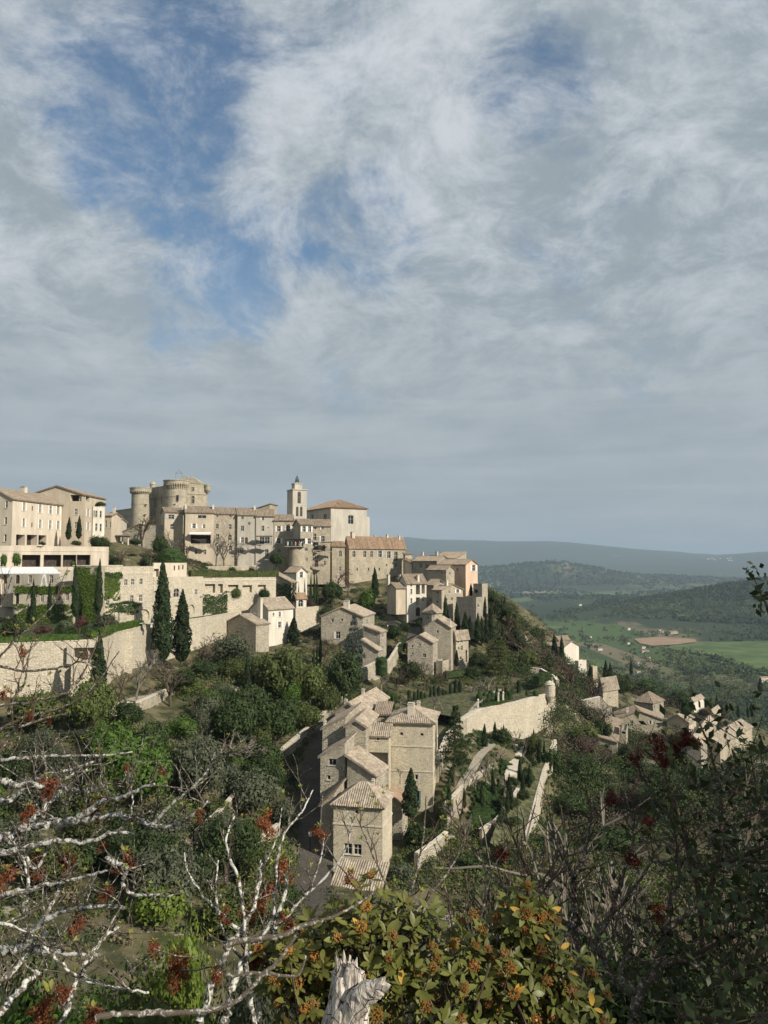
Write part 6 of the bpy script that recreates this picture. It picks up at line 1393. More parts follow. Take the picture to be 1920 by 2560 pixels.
# -- hedges and ivy
def leafy_box(name, label, pts, wd, hgt, mat, cat='hedge', dens=26, leaf=.22):
    """clipped hedge along world points"""
    rng = np.random.default_rng(len(label)); V = []
    root = empty(name, pts[0], label, cat)
    for a, b in zip(pts[:-1], pts[1:]):
        a, b = Vector(a), Vector(b); U = b - a; L = U.length; U.normalize(); Nn = Vector((U.y, -U.x, 0)).normalized()
        n = int(dens * L * (wd + 2 * hgt)) + 20
        u, f = rng.random(n) * L, rng.random(n)
        per = wd + 2 * hgt; s = f * per
        off = np.where(s < hgt, wd / 2, np.where(s < hgt + wd, wd / 2 - (s - hgt), -wd / 2)); z = np.where(s < hgt, s, np.where(s < hgt + wd, hgt, per - s))
        C = np.array(a)[None] + np.array(U)[None] * u[:, None] + np.array(Nn)[None] * off[:, None]; C[:, 2] += z + .06 * np.sin(u * 2.3) + .05 * rng.normal(size=n)
        V.append(leaf_quads(rng, C, leaf, None, .2, .6))
        c = (a + b) / 2; box_ = MB().box(c + Vector((0, 0, hgt * .46)), (b - a) / 2, Nn * wd * .45, Vector((0, 0, hgt * .46)))
        V.append(np.array([box_.v[i] for f_ in box_.f for i in f_], dtype=float))
    V = np.concatenate(V) - np.array(root.location)
    link('foliage', mesh_quads('foliage', V), root, M[mat]); return root
leafy_box('hedge', 'long clipped hedge on the garden loggia roof', [W(474, 1443, 180), W(560, 1443, 186), W(640, 1443, 190), W(694, 1441, 194)], 1.4, 1.6, 'oak')
leafy_box('hedge', 'hedge along the outer edge of the hotel lawn', [W(-20, 1607, 110) + Vector((0, .6, 0)), W(110, 1602, 112.7) + Vector((0, .6, 0)), W(190, 1599, 114.8) + Vector((0, .6, 0))], 1.0, .7, 'fresh', dens=40)
leafy_box('hedge', 'trailing hedge on the wall at the lawn corner', [W(245, 1595, 117.5) + Vector((-.4, .4, 0)), W(283, 1579, 128) + Vector((-.4, .4, 0)), W(350, 1564, 141) + Vector((-.4, .4, 0))], 1.6, .9, 'fresh', dens=40)
for i, (x, y) in enumerate(((150, 1580), (184, 1577), (215, 1573), (247, 1566))):
    p = W(x, y, 128); p.z = -11.36
    leafy_box('hedge', f'{ORD[i]} dark clipped cube from the left on the hotel lawn', [p - Vector((.7, 0, 0)), p + Vector((.7, 0, 0))], 1.0, .9, 'evergreen', dens=60)
leafy_box('hedge', 'dark hedge below the little retaining rail', [W(1112, 1694, 182), W(1160, 1690, 186)], 1.3, 1.4, 'evergreen')
leafy_box('hedge', 'boxy hedge on top of the bastion wall end', [W(1340, 1712, 172), W(1372, 1702, 178)], 1.6, 2.0, 'evergreen')
leafy_box('hedge', 'low box border on the bastion parterre', [W(1200, 1766, 152), W(1250, 1759, 155), W(1262, 1752, 158)], .8, .5, 'box', dens=60)
leafy_box('hedge', 'second low box border on the bastion parterre', [W(1212, 1757, 158), W(1280, 1748, 162)], .8, .5, 'box', dens=60)
leafy_box('hedge', 'hedge beside the big clipped yew on the lane bank', [W(1000, 1630, 186), W(1012, 1600, 196)], 1.2, 1.3, 'evergreen')
for i in range(14):
    f = i / 13; a = W(1166 + 34 * f + 6 * (i % 2), 2044 - 70 * f, 116 + 12 * f); b = W(1236 + 34 * f, 2032 - 68 * f, 118 + 12 * f)
    for q in (a, b): q.z = ground_z(q.x, q.y) + .05
    leafy_box('hedge', f'{ORD[i]} low clipped hedge from below in the terraced parterre', [a, (a + b) / 2, b], .7, .65, 'box', dens=60, leaf=.16)['group'] = 'clipped hedges of the parterre'
for i in range(6):
    f = i / 5; a = W(1244 + 10 * f, 1950 - 34 * f, 131 + 7 * f); b = W(1290 + 4 * f, 1948 - 36 * f, 132 + 7 * f)
    for q in (a, b): q.z = ground_z(q.x, q.y) + .05
    leafy_box('hedge', f'{ORD[i]} box hedge from below beside the garden stair', [a, b], .8, .7, 'box', dens=60, leaf=.16)['group'] = 'box hedges beside the stair'
def ivy(label, x0, x1, y0, y1, face, mat, n=2600, leaf=.28, seed=0, thr=0.0, name='ivy'):
    """creeper on a wall: face = (point on wall, normal); ragged by noise"""
    rng = np.random.default_rng(seed + 5); O, Nn = face; C = []
    ph = rng.random(6) * 6.28
    while len(C) < n:
        x, y = x0 + (x1 - x0) * rng.random(), y0 + (y1 - y0) * rng.random()
        u, v = (x - x0) / (x1 - x0), (y - y0) / (y1 - y0)
        k = math.sin(u * 9 + ph[0] + 2 * math.sin(v * 5 + ph[1])) + math.sin(v * 11 + ph[2] + 2 * math.sin(u * 7 + ph[3])) + .5 * math.sin(u * 31 + v * 27 + ph[4])
        edge = min(u, 1 - u, v, 1 - v) * 9
        if k + edge + rng.normal() * .5 < thr: continue
        d = ray(x, y); t_ = O.dot(Nn) / d.dot(Nn); p = d * t_ + Nn * (.08 + .14 * rng.random()); C.append(tuple(p))
    C = np.array(C); c0 = Vector(C.mean(0)); root = empty(name, c0, label, 'ivy')
    V = leaf_quads(rng, C - np.array(c0), leaf, np.tile(np.array(Nn), (len(C), 1)), -.3, .75, .55)
    link('foliage', mesh_quads('foliage', V), root, M[mat]); return root
def facing(x, y, Y, th): return (W(x, y, Y), Vector((-math.sin(R(th)), -math.cos(R(th)), 0)))
def facing_r(x, y, Y, th): return (W(x, y, Y), Vector((math.cos(R(th)), -math.sin(R(th)), 0)))
ivy('bright green creeper covering the square hotel block', 186, 250, 1418, 1562, facing(250, 1450, 151, 6), 'ivy', 4200, .3, 1, -.4)
ivy('bright creeper along the top of the arched hotel wing', 34, 184, 1464, 1484, facing(184, 1470, 149, 6), 'ivy', 1900, .28, 2, .2)
ivy('bright creeper on the lower half of the arched hotel wing', 34, 184, 1510, 1560, facing(184, 1530, 149, 6), 'ivy', 3000, .28, 3, 0)
ivy('creeper spreading over the sunlit stone wing', 252, 300, 1434, 1500, facing_r(251, 1450, 152.5, 40), 'ivy', 1500, .26, 4, .5)
ivy('creeper fringe along the eave of the sunlit stone wing', 258, 306, 1430, 1445, facing_r(251, 1450, 152.5, 40), 'ivy_dark', 500, .26, 5, .5)
ivy('dark hedge of ivy on the arcade wall before the loggia', 506, 575, 1486, 1536, facing_r(300, 1512, 141, 15), 'ivy_dark', 2600, .3, 6, -.2)
ivy('dark ivy curtain over the garden arcade top', 560, 640, 1478, 1502, facing_r(300, 1512, 141, 15), 'ivy_dark', 1400, .3, 7, 0)
ivy('dense ivy on the garden pavilion', 690, 742, 1458, 1508, facing(728, 1470, 204.6, 40), 'ivy_dark', 1500, .36, 8, -.4)
ivy('ivy trailing over the arcade left part', 262, 345, 1508, 1532, facing_r(300, 1512, 140.8, 15), 'ivy_dark', 900, .3, 9, .2)
ivy('ivy hanging down the dark side of the roofless ruin', 1500, 1530, 1860, 1915, facing(1543, 1880, 178, 18), 'ivy_dark', 500, .36, 10, .8)
# -- undergrowth that nobody could count, on the open slopes
def undergrowth(name, label, mat, n, seed, size, regions, leaf, bare=False):
    rng = np.random.default_rng(seed); out = []
    foot = [(P3(L1 / 2, L2 / 2, 0), e1, e2, L1, L2) for P3, L1, L2, zt, zl, e1, e2, r_ in root_info.values()]
    pts = []
    while len(pts) < n:
        x0, x1, y0, y1 = regions[rng.integers(len(regions))]
        pts.append((x0 + (x1 - x0) * rng.random(), y0 + (y1 - y0) * rng.random()))
        p = Vector((*pts[-1], 0))
        for c, a, b, l1, l2 in foot:
            d = p - c
            if abs(d.dot(a)) < l1 / 2 + .8 and abs(d.dot(b)) < l2 / 2 + .8: pts.pop(); break
        else:
            for q in KEEP:
                if (p.x - q[0]) ** 2 + (p.y - q[1]) ** 2 < q[2] ** 2: pts.pop(); break
    Z = heights(pts)
    for (x, y), z in zip(pts, Z):
        s = size * (.5 + rng.random()); m = int(40 + 26 * s * max(1, s * .8))
        d = sph(rng, m); d[:, 2] = np.abs(d[:, 2]) * .75
        C = np.array([x, y, z]) + d * s * (.55 + .5 * rng.random((m, 1)))
        out.append(leaf_quads(rng, C, leaf, d, .3, .6, .5))
    o = link(name, mesh_quads(name, np.concatenate(out)), None, M[mat]); tag(o, label, 'undergrowth', kind='stuff')
KEEP = []
for pts in ([(845, 1790, 150), (805, 1865, 136), (788, 1950, 124), (786, 2030, 114), (790, 2110, 107), (790, 2200, 99)],):
    for a, b in zip(pts[:-1], pts[1:]):
        for k in range(8):
            p = W(*a).lerp(W(*b), k / 8); KEEP.append((p.x, p.y, 3.0))
for x, y, Y, r_ in ((1285, 1900, 141, 3), (330, 1745, 120, 8), (1037, 1580, 207, 5)):
    p = W(x, y, Y); KEEP.append((p.x, p.y, r_))
for i in range(30):
    f = i / 29 * 5; k = min(4, int(f)); a, b = W(*GW[k + 1]), W(*GW[min(6, k + 2)]); p = a.lerp(b, f - k); KEEP.append((p.x + 1.2, p.y - 2.6, 4.6))
GARD = [(12, 34, 112, 150), (8, 40, 150, 196)]
CREST = [(28, 62, 196, 246)]
LEFT = [(-75, -5, 28, 85), (-70, -8, 80, 125), (-48, -6, 115, 165), (-14, 2, 120, 165)]
MID = [(-20, 30, 150, 220), (0, 45, 95, 118)]
RIGHT = [(-12, 40, 45, 92), (22, 110, 75, 150), (42, 120, 140, 230), (30, 75, 190, 235), (60, 220, 220, 420)]
undergrowth('undergrowth', 'dark evergreen scrub covering the ravine slopes', 'evergreen', 2500, 1, 1.3, LEFT + RIGHT + [(33, 62, 128, 205)], .34)
undergrowth('undergrowth', 'green scrub and brambles on the wooded slopes', 'oak', 1250, 2, 1.15, LEFT + MID, .36)
undergrowth('undergrowth', 'brown bramble and dead scrub in the ravine', 'brown', 1100, 12, 1.2, RIGHT, .34)
undergrowth('undergrowth', 'dry brown brush and grass on the slopes', 'dry', 1200, 3, 1.0, LEFT + MID + RIGHT, .32)
undergrowth('undergrowth', 'grey-green herbs and low scrub on the slopes', 'olive', 1300, 4, 1.05, LEFT + MID + RIGHT, .34)
undergrowth('thicket', 'dark tree-high thicket filling the ravine', 'evergreen', 190, 5, 4.2, [(40, 110, 85, 165), (33, 62, 128, 205), (60, 150, 160, 230)], .42)
undergrowth('thicket', 'brown leafless thicket in the ravine', 'brown', 130, 6, 3.8, [(45, 110, 90, 165), (33, 62, 128, 205), (60, 200, 160, 330)], .42)
undergrowth('thicket', 'evergreen thicket on the crest and cliff above the valley', 'evergreen', 150, 7, 2.6, CREST, .42)
undergrowth('thicket', 'brown thicket on the slope under the crest', 'brown', 110, 8, 2.2, CREST, .42)
undergrowth('thicket', 'low dark holm scrub on the bare crest right of the block house', 'evergreen', 170, 21, 1.5, [(27, 50, 203, 246)], .36)
undergrowth('undergrowth', 'low green ground cover in the terraced garden', 'box', 700, 9, .55, GARD[:1], .26)
undergrowth('undergrowth', 'weeds and dry grass at the village feet', 'dry', 700, 10, .6, [(-60, -14, 182, 246), (-20, 30, 175, 240)], .28)
undergrowth('undergrowth', 'dark shrubs at the feet of the village walls', 'evergreen', 420, 11, 1.2, [(-60, -14, 186, 240), (-20, 30, 175, 240)], .34)
# plants standing on the bastion terrace
cnt = {}
def nth(key):
    cnt[key] = cnt.get(key, -1) + 1; return ORD[cnt[key]]
items = []
for i in range(26):
    r2 = random.Random(i * 7 + 1); x = r2.uniform(1192, 1345); f = (x - 1192) / 153; Y = 152 + 12 * f + r2.uniform(1, 12)
    items.append((x, Y, 1410 + 27.8 / Y * F, r2.choice(('dome', 'dome', 'cone', 'column'))))
for x, Y, y, k in sorted(items):
    plant(k, 'box' if k != 'column' else 'cypress', f"{nth(k)} small clipped {dict(dome='ball', cone='cone', column='column')[k]} from the left across the bastion terrace", x, y - (9 if k == 'dome' else 17), 14 if k == 'dome' else 9, Y, y + 1, 'small clipped evergreens on the bastion terrace')
items = []
for i in range(22):
    r2 = random.Random(i * 5 + 3); f = r2.random(); a = W(1300 + 85 * f, 2120 - 245 * f, 112 + 38 * f); b = W(1240 + 70 * f, 2070 - 200 * f, 114 + 38 * f); p = a.lerp(b, r2.uniform(.12, .9))
    items.append((960 + F * p.x / p.y, 1410 - p.z / p.y * F, p.y, r2.choice(('shrub', 'shrub', 'cypress', 'dome'))))
for x, yb, Y, k in sorted(items):
    plant(k, {'shrub': 'evergreen', 'cypress': 'cypress', 'dome': 'box'}[k], f"{nth('slope' + k)} {dict(shrub='loose dark shrub', cypress='slim spire', dome='clipped ball')[k]} from the left inside the outer garden wall", x, yb - {'shrub': 26, 'cypress': 58, 'dome': 15}[k], {'shrub': 42, 'cypress': 11, 'dome': 22}[k], Y, yb + 3, 'evergreens on the inner slope of the outer garden wall')
# the wooded slope: many separate crowns of one wood
def slope_wood(n, seed, region, size, group, label, mats):
    r2 = random.Random(seed); pts = []; tries = 0
    foot = [(P3(L1 / 2, L2 / 2, 0), max(L1, L2) * .6) for P3, L1, L2, zt, zl, e1, e2, r_ in root_info.values()]
    while len(pts) < n and tries < 6000:
        tries += 1
        x0, x1, y0, y1 = r2.choice(region); p = Vector((r2.uniform(x0, x1), r2.uniform(y0, y1), 0))
        w = r2.uniform(*size)
        if any((p - c).length < rr + w * .5 + 1.5 for c, rr in foot) or any((p.x - k[0]) ** 2 + (p.y - k[1]) ** 2 < (k[2] + w * .5) ** 2 for k in KEEP) or any((p - q).length < (w + v) * .36 for q, v in pts): continue
        pts.append((p, w))
    LOOK = {'brown': 'brown budding', 'oak': 'yellow-green', 'evergreen': 'dark green', 'fresh': 'bright green', 'olive': 'grey-green'}
    for p, w in sorted(pts, key=lambda q: q[0].x / q[0].y):
        z = ground_z(p.x, p.y); h = w * r2.uniform(.75, 1.05)
        c, s = math.cos(PITCH), math.sin(PITCH); zt_ = z + h; dep = p.y * c + zt_ * s; up_ = -p.y * s + zt_ * c
        m = r2.choice(mats)
        plant('broad' if r2.random() < .8 else 'loose', m, f'{nth(group + m)} {LOOK[m]} {label}', 960 + F * p.x / dep, 1280 - F * up_ / dep, w / PXM(p.y), p.y, None, group)
slope_wood(62, 5, [(-55, -12, 72, 120), (-46, -10, 112, 150), (-40, -8, 135, 165)], (4.5, 8.5), 'trees of the wooded slope below the terraces', 'tree from the left on the wooded slope below the terraces', ('oak', 'oak', 'evergreen', 'fresh', 'olive', 'evergreen'))
slope_wood(46, 6, [(40, 100, 95, 165), (38, 90, 150, 215), (55, 160, 200, 300)], (5, 9), 'trees of the ravine on the valley side', 'tree from the left in the ravine before the valley', ('evergreen', 'evergreen', 'brown', 'olive'))
# ---------------------------------------------------------------- the plain: fields, farmhouses, woods
def plain_pt(x, y, z=VALLEY + 2.2):
    d = ray(x, y); return d * (z / d.z)
for i, (mat, pts) in enumerate((('tilled', [(1585, 1597), (1640, 1592), (1738, 1598), (1742, 1604), (1690, 1611), (1630, 1614), (1600, 1608)]),
    ('meadow', [(1650, 1617), (1760, 1606), (1925, 1602), (1930, 1690), (1860, 1672), (1800, 1640), (1720, 1630)]), ('meadow', [(1330, 1519), (1440, 1505), (1505, 1511), (1480, 1532), (1350, 1540)]),
    ('fallow', [(1285, 1530), (1330, 1526), (1405, 1546), (1380, 1551), (1300, 1546)]), ('meadow', [(1300, 1560), (1370, 1552), (1430, 1565), (1335, 1582)]), ('meadow', [(1480, 1480), (1640, 1472), (1660, 1481), (1500, 1490)]),
    ('fallow', [(1300, 1478), (1400, 1472), (1410, 1478), (1310, 1486)]), ('meadow', [(1690, 1580), (1800, 1572), (1830, 1582), (1700, 1590)]), ('meadow', [(1250, 1500), (1320, 1492), (1335, 1500), (1262, 1512)]), ('fallow', [(1430, 1545), (1520, 1538), (1540, 1546), (1450, 1556)]), ('meadow', [(1540, 1522), (1640, 1512), (1660, 1522), (1550, 1534)]), ('meadow', [(1260, 1460), (1380, 1456), (1390, 1461), (1275, 1466)]), ('fallow', [(1530, 1500), (1590, 1496), (1600, 1501), (1540, 1506)]), ('meadow', [(1860, 1790), (1930, 1782), (1930, 1800), (1880, 1806)]))):
    M.setdefault('tilled', plain('tilled_soil', (0.27, 0.185, 0.125), .95, .15, .05)); M.setdefault('meadow', plain('spring_meadow', (0.075, 0.115, 0.036), .95, .3, .02)); M.setdefault('fallow', plain('fallow_field', (0.20, 0.17, 0.10), .95, .2, .03))
    if pts[0][1] > 1700: continue
    sheet('field', [plain_pt(*p, VALLEY + 2.0 + i * .15) for p in pts], mat)
def farm(label, x, y, wpx, hpx, th=35, wall='plaster_white', roof='roof_warm'):
    p = plain_pt(x, y, VALLEY + 1); s = PXM(p.y); w, h = wpx * s, hpx * s
    p.z = ground_z(p.x, p.y); root = empty('farmhouse', p, label, 'house')
    c, q = math.cos(R(th)), math.sin(R(th)); e, g = Vector((c, q, 0)), Vector((-q, c, 0)); up = Vector((0, 0, 1))
    MB().box(p + up * h * .4, e * w * .5, g * w * .28, up * h * .6).build('wall', M[wall], root)
    rb = MB(); z = h; o = .6
    A = [p + e * (sx * (w * .5 + o)) + g * (sy * (w * .28 + o)) + up * z for sx in (-1, 1) for sy in (-1, 1)]; r0, r1 = p - e * (w * .5 + o) + up * (z + w * .10), p + e * (w * .5 + o) + up * (z + w * .10)
    rb.add([A[0], A[1], A[2], A[3], r0, r1], [(0, 2, 5, 4), (1, 4, 5, 3), (0, 4, 1), (2, 3, 5), (0, 1, 3, 2)]); rb.build('roof', M[roof], root)
    for k in (-.25, .05, .3): MB().box(p + e * (w * k) - g * (w * .28 + .02) + up * h * .5, e * w * .035, g * .03, up * h * .14).build('window', M['pane'], root)
for a in (('white farmhouse alone on the green plain', 1450, 1530, 9, 4), ('farmhouse with a pale tower by the tilled field', 1650, 1583, 16, 6), ('long dark-roofed barn right of the tower farmhouse', 1682, 1586, 22, 5, 20, 'stone', 'roof'), ('small white house above the tilled field', 1571, 1577, 10, 5), ('white villa half hidden among the trees', 1607, 1622, 14, 6), ('low white house in the middle woods', 1498, 1625, 16, 4),
          ('white gable in the near woods', 1622, 1652, 13, 9, 60), ('small white cottage left of the white gable', 1596, 1662, 12, 7), ('white villa at the right picture edge', 1908, 1704, 24, 12, 20), ('low house below the tilled field', 1612, 1631, 18, 5, 10), ('pale roadside house in the olive groves', 1475, 1594, 8, 4), ('pale house on the left of the plain', 1300, 1563, 9, 4), ('white house in the woods beneath the farm', 1570, 1610, 9, 4), ('white house below the low villa', 1594, 1683, 14, 6)):
    farm(*a)
def far_village(label, x, y, Y, n, spread, seed, cat='village'):
    rnd = random.Random(seed)
    for i in range(n):
        p = W(x + rnd.uniform(-spread, spread), y + rnd.uniform(-4, 4), Y); p.z = max(p.z, ground_z(p.x, p.y)); r_ = empty('far_house', p, label, 'house', label)
        s = PXM(Y) * rnd.uniform(1.0, 2.2)
        MB().box(p + Vector((0, 0, s * .3)), (s, 0, 0), (0, s * .7, 0), (0, 0, s * .7)).build('wall', M['plaster_white' if rnd.random() < .6 else 'plaster_pink'], r_)
        q = p + Vector((0, 0, s)); MB().add([q + Vector((-s, -s * .7, 0)), q + Vector((s, -s * .7, 0)), q + Vector((s, s * .7, 0)), q + Vector((-s, s * .7, 0)), q + Vector((-s, 0, s * .3)), q + Vector((s, 0, s * .3))], [(0, 1, 5, 4), (2, 3, 4, 5), (0, 4, 3), (1, 2, 5)]).build('roof', M['roof_warm'], r_)
far_village('tiny pale houses of the village on the middle wooded hill', 1425, 1417, 6150, 14, 26, 3)
far_village('tiny white houses of the village under the far mountains', 1800, 1399, 9600, 9, 34, 4)
def wood(name, label, mat, n, seed, Yr, kr, size, m, leaf, thr, sc, hillonly=False):
    """far woods: many small leafy crowns on the plain and the wooded hills"""
    rng = np.random.default_rng(seed); X, Y = [], []
    got = 0; P = np.zeros((0, 2))
    while len(P) < n:
        y = np.exp(rng.uniform(math.log(Yr[0]), math.log(Yr[1]), 20000)); x = y * rng.uniform(kr[0], kr[1], 20000)
        f = _fbm(x, y * .55, sc, seed + 40) + .25 * rng.normal(size=20000)
        k = f > thr
        hz_ = heights(np.stack([x, y], 1)) - VALLEY
        k = (k & (hz_ > 14)) if hillonly else (k | (hz_ > 22))
        for poly in FIELDS:
            inside = np.zeros(len(x), bool); j = len(poly) - 1
            for i in range(len(poly)):
                xi, yi, xj, yj = *poly[i], *poly[j]
                inside ^= ((yi > y) != (yj > y)) & (x < (xj - xi) * (y - yi) / (yj - yi + 1e-9) + xi); j = i
            k &= ~inside
        P = np.concatenate([P, np.stack([x[k], y[k]], 1)])
    P = P[:n]; Z = heights(P)
    s = size * (.55 + .9 * rng.random(n)); d = sph(rng, n * m).reshape(n, m, 3); d[..., 2] = np.abs(d[..., 2]) * 1.15 + .1
    C = np.stack([P[:, 0], P[:, 1], Z], 1)[:, None, :] + d * s[:, None, None] * (.6 + .45 * rng.random((n, m, 1)))
    V = leaf_quads(rng, C.reshape(-1, 3), leaf, d.reshape(-1, 3), .2, .8, .5)
    o = link(name, mesh_quads(name, V), None, M[mat]); tag(o, label, 'woodland', kind='stuff')
FIELDS = [[(plain_pt(*p).x, plain_pt(*p).y) for p in pts] for pts in ([(1580, 1597), (1640, 1590), (1745, 1597), (1745, 1606), (1690, 1614), (1630, 1616), (1597, 1610)], [(1660, 1618), (1760, 1606), (1925, 1602), (1930, 1680), (1860, 1664), (1800, 1636)], [(1330, 1519), (1440, 1505), (1505, 1511), (1480, 1532), (1350, 1540)], [(1300, 1560), (1370, 1552), (1430, 1565), (1335, 1582)], [(1250, 1500), (1320, 1492), (1335, 1500), (1262, 1512)], [(1430, 1545), (1520, 1538), (1540, 1546), (1450, 1556)], [(1540, 1522), (1640, 1512), (1660, 1522), (1550, 1534)], [(1285, 1530), (1330, 1526), (1405, 1546), (1300, 1546)])]
M['wood_dark'] = leafmat('far_evergreen', (0.018, 0.032, 0.012), (0.045, 0.066, 0.024), .15, .8, 0)
M['wood_mid'] = leafmat('far_oak', (0.045, 0.062, 0.018), (0.105, 0.125, 0.040), .2, .8, 0)
M['wood_pale'] = leafmat('far_budding', (0.10, 0.105, 0.045), (0.17, 0.18, 0.085), .2, .8, 0)
wood('woodland', 'dark evergreen trees of the woods below the village', 'wood_dark', 1500, 1, (480, 1250), (.25, .62), 6.4, 52, 2.1, .02, 260)
wood('woodland', 'mid green trees of the woods below the village', 'wood_mid', 1500, 2, (480, 1300), (.25, .62), 6.2, 52, 2.0, -.05, 240)
wood('woodland', 'pale budding trees in the woods below the village', 'wood_pale', 420, 3, (520, 1500), (.25, .62), 4.2, 40, 1.7, .15, 200)
wood('woodland', 'dark tree belts on the green plain', 'wood_dark', 2600, 4, (1200, 3600), (.10, .62), 6.0, 16, 4.2, .34, 420)
wood('woodland', 'green tree belts on the plain', 'wood_mid', 2200, 5, (1200, 3600), (.10, .62), 5.5, 16, 4.0, .34, 380)
wood('woodland', 'pale budding tree belts on the plain', 'wood_pale', 600, 6, (1300, 3200), (.10, .62), 5.0, 14, 3.4, .36, 300)
wood('forest', 'dark forest covering the hill at the right', 'wood_dark', 5200, 7, (1900, 3300), (.22, .75), 7.0, 12, 6.5, 0, 500, True)
wood('forest', 'lighter trees in the forest of the right hill', 'wood_mid', 1200, 8, (1900, 3300), (.22, .75), 6.0, 12, 5.5, 0, 500, True)
wood('forest', 'distant woods on the low middle hills', 'wood_dark', 4200, 9, (3600, 7400), (.06, .60), 12, 8, 16, .22, 900)
# ---------------------------------------------------------------- foreground shrubs at the viewpoint
M['lichen'] = barkmat('lichened_bark', (0.105, 0.09, 0.075), (0.50, 0.50, 0.46), .45, 46)
M['lichen_thin'] = barkmat('half_lichened_bark', (0.095, 0.078, 0.062), (0.36, 0.355, 0.315), .52, 60)
M['twig'] = barkmat('brown_twig', (0.095, 0.07, 0.05), (0.28, 0.26, 0.22), .56, 60)
M['seed'] = leafmat('red_seed_heads', (0.095, 0.026, 0.013), (0.25, 0.085, 0.034), .25, .7, .4)
M['seed_dark'] = leafmat('dark_red_seed_heads', (0.055, 0.012, 0.010), (0.15, 0.028, 0.018), .2, .7, .4)
M['bud'] = leafmat('young_yellow_leaves', (0.16, 0.17, 0.035), (0.34, 0.33, 0.09), .35, .6, .3)
M['vib'] = leafmat('glossy_shrub_leaves', (0.062, 0.078, 0.018), (0.175, 0.175, 0.045), .22, .42, .5)
M['vib_yellow'] = leafmat('yellowed_leaves', (0.42, 0.24, 0.04), (0.62, 0.42, 0.10), .3, .5, .3)
M['berry'] = leafmat('orange_brown_berries', (0.15, 0.06, 0.018), (0.38, 0.185, 0.045), .05, .45, .3)
M['oakleaf'] = leafmat('small_oak_leaves', (0.020, 0.034, 0.012), (0.060, 0.080, 0.030), .2, .5, .3)
def M_dead():
    m, t, b = newmat('weathered_dead_wood'); P = objco(t)
    g = noise_(t, vmath(t, 'MULTIPLY', P, (1, 1, .16)), 70, 8, .65, .3)
    col = mixc(t, smooth(t, g, .30, .62), (0.15, 0.125, 0.105), (0.58, 0.53, 0.47))
    cr = N(t, 'ShaderNodeTexVoronoi', feature='DISTANCE_TO_EDGE'); cr.inputs['Scale'].default_value = 34
    t.links.new(vmath(t, 'MULTIPLY', P, (1, 1, .55)), cr.inputs['Vector'])
    k = smooth(t, cr.outputs['Distance'], .004, .028)
    col = mixc(t, k, (0.018, 0.014, 0.012), col)
    t.links.new(col, b.inputs['Base Color'])
    bump(t, b, math_(t, 'ADD', g, math_(t, 'MULTIPLY', k, 1.2)), .9, .008); return m
M['dead'] = M_dead()
rnd = random.Random(99)
def spline(P, n=7):
    out = []
    for i in range(len(P) - 1):
        p0, p1, p2, p3 = P[max(i - 1, 0)], P[i], P[i + 1], P[min(i + 2, len(P) - 1)]
        for k in range(n):
            t = k / n
            out.append(.5 * ((2 * p1) + (p2 - p0) * t + (2 * p0 - 5 * p1 + 4 * p2 - p3) * t * t + (3 * p1 - p0 - 3 * p2 + p3) * t ** 3))
    return out + [P[-1]]
def limb(root, px, Y, r0, r1, mat, wig=.35):
    """one branch through photo points px at depths Y (pair or list); radii in photo pixels"""
    n = len(px); Ys = [Y[0] + (Y[1] - Y[0]) * i / (n - 1) for i in range(n)]
    P = spline([W(x, y, d) for (x, y), d in zip(px, Ys)])
    m = len(P); rr = []
    for i, p in enumerate(P):
        s = PXM(p.y); r_ = .9 * (r0 + (r1 - r0) * (i / (m - 1)) ** .8) * s * (1 + .22 * math.sin(i * 1.7) * wig + rnd.gauss(0, .07)); rr.append(r_)
        P[i] = p + Vector((rnd.gauss(0, 1), rnd.gauss(0, 1), rnd.gauss(0, 1))) * r_ * wig
    MB().tube(P, rr, 8).build('branch', M[mat], root, smooth=True)
    return P, rr
def twigs_on(mb, P, rr, n, L, r_, up=.6, depth=1, tips=None, k=4, out=1.0, t0=.1):
    for _ in range(n):
        i = int((t0 + (1 - t0) * rnd.random()) * (len(P) - 2)); p = P[i]
        d = (P[i + 1] - P[i]).normalized()
        dr = (d * rnd.uniform(-.1, .8) + Vector((rnd.gauss(0, .8), rnd.gauss(0, .45), rnd.gauss(up, .5))) * out).normalized()
        ln = L * rnd.uniform(.45, 1.25); q = p.copy(); pts, rad = [q.copy()], [min(r_, rr[i] * .8)]
        for s in range(5):
            dr = (dr + Vector((rnd.gauss(0, .2), rnd.gauss(0, .14), rnd.gauss(.07, .2)))).normalized(); q = q + dr * ln / 5; pts.append(q.copy()); rad.append(rad[0] * (1 - .15 * (s + 1)))
        mb.tube(pts, rad, k, False)
        if depth > 0: twigs_on(mb, pts, rad, rnd.randint(1, 3), ln * .6, rad[0] * .7, up, depth - 1, tips, 4 if k > 4 else 3, out, .3)
        elif tips is not None: tips.append((pts[-1], dr))
def seed_mesh(seed, mat):
    rng = np.random.default_rng(seed); d = sph(rng, 420); C = d * (rng.random((420, 1)) ** .5) * np.array([.75, .6, 1.0]); C[:, :2] += .25 * np.sin(C[:, 2:3] * 4 + seed)
    me = mesh_quads('seed_cluster', leaf_quads(rng, C, .24, d, -.4, .42, 1.0)); me.materials.append(M[mat]); return me
SEED = [seed_mesh(s, 'seed') for s in (1, 2, 3)]; SEED_D = [seed_mesh(s, 'seed_dark') for s in (4, 5)]
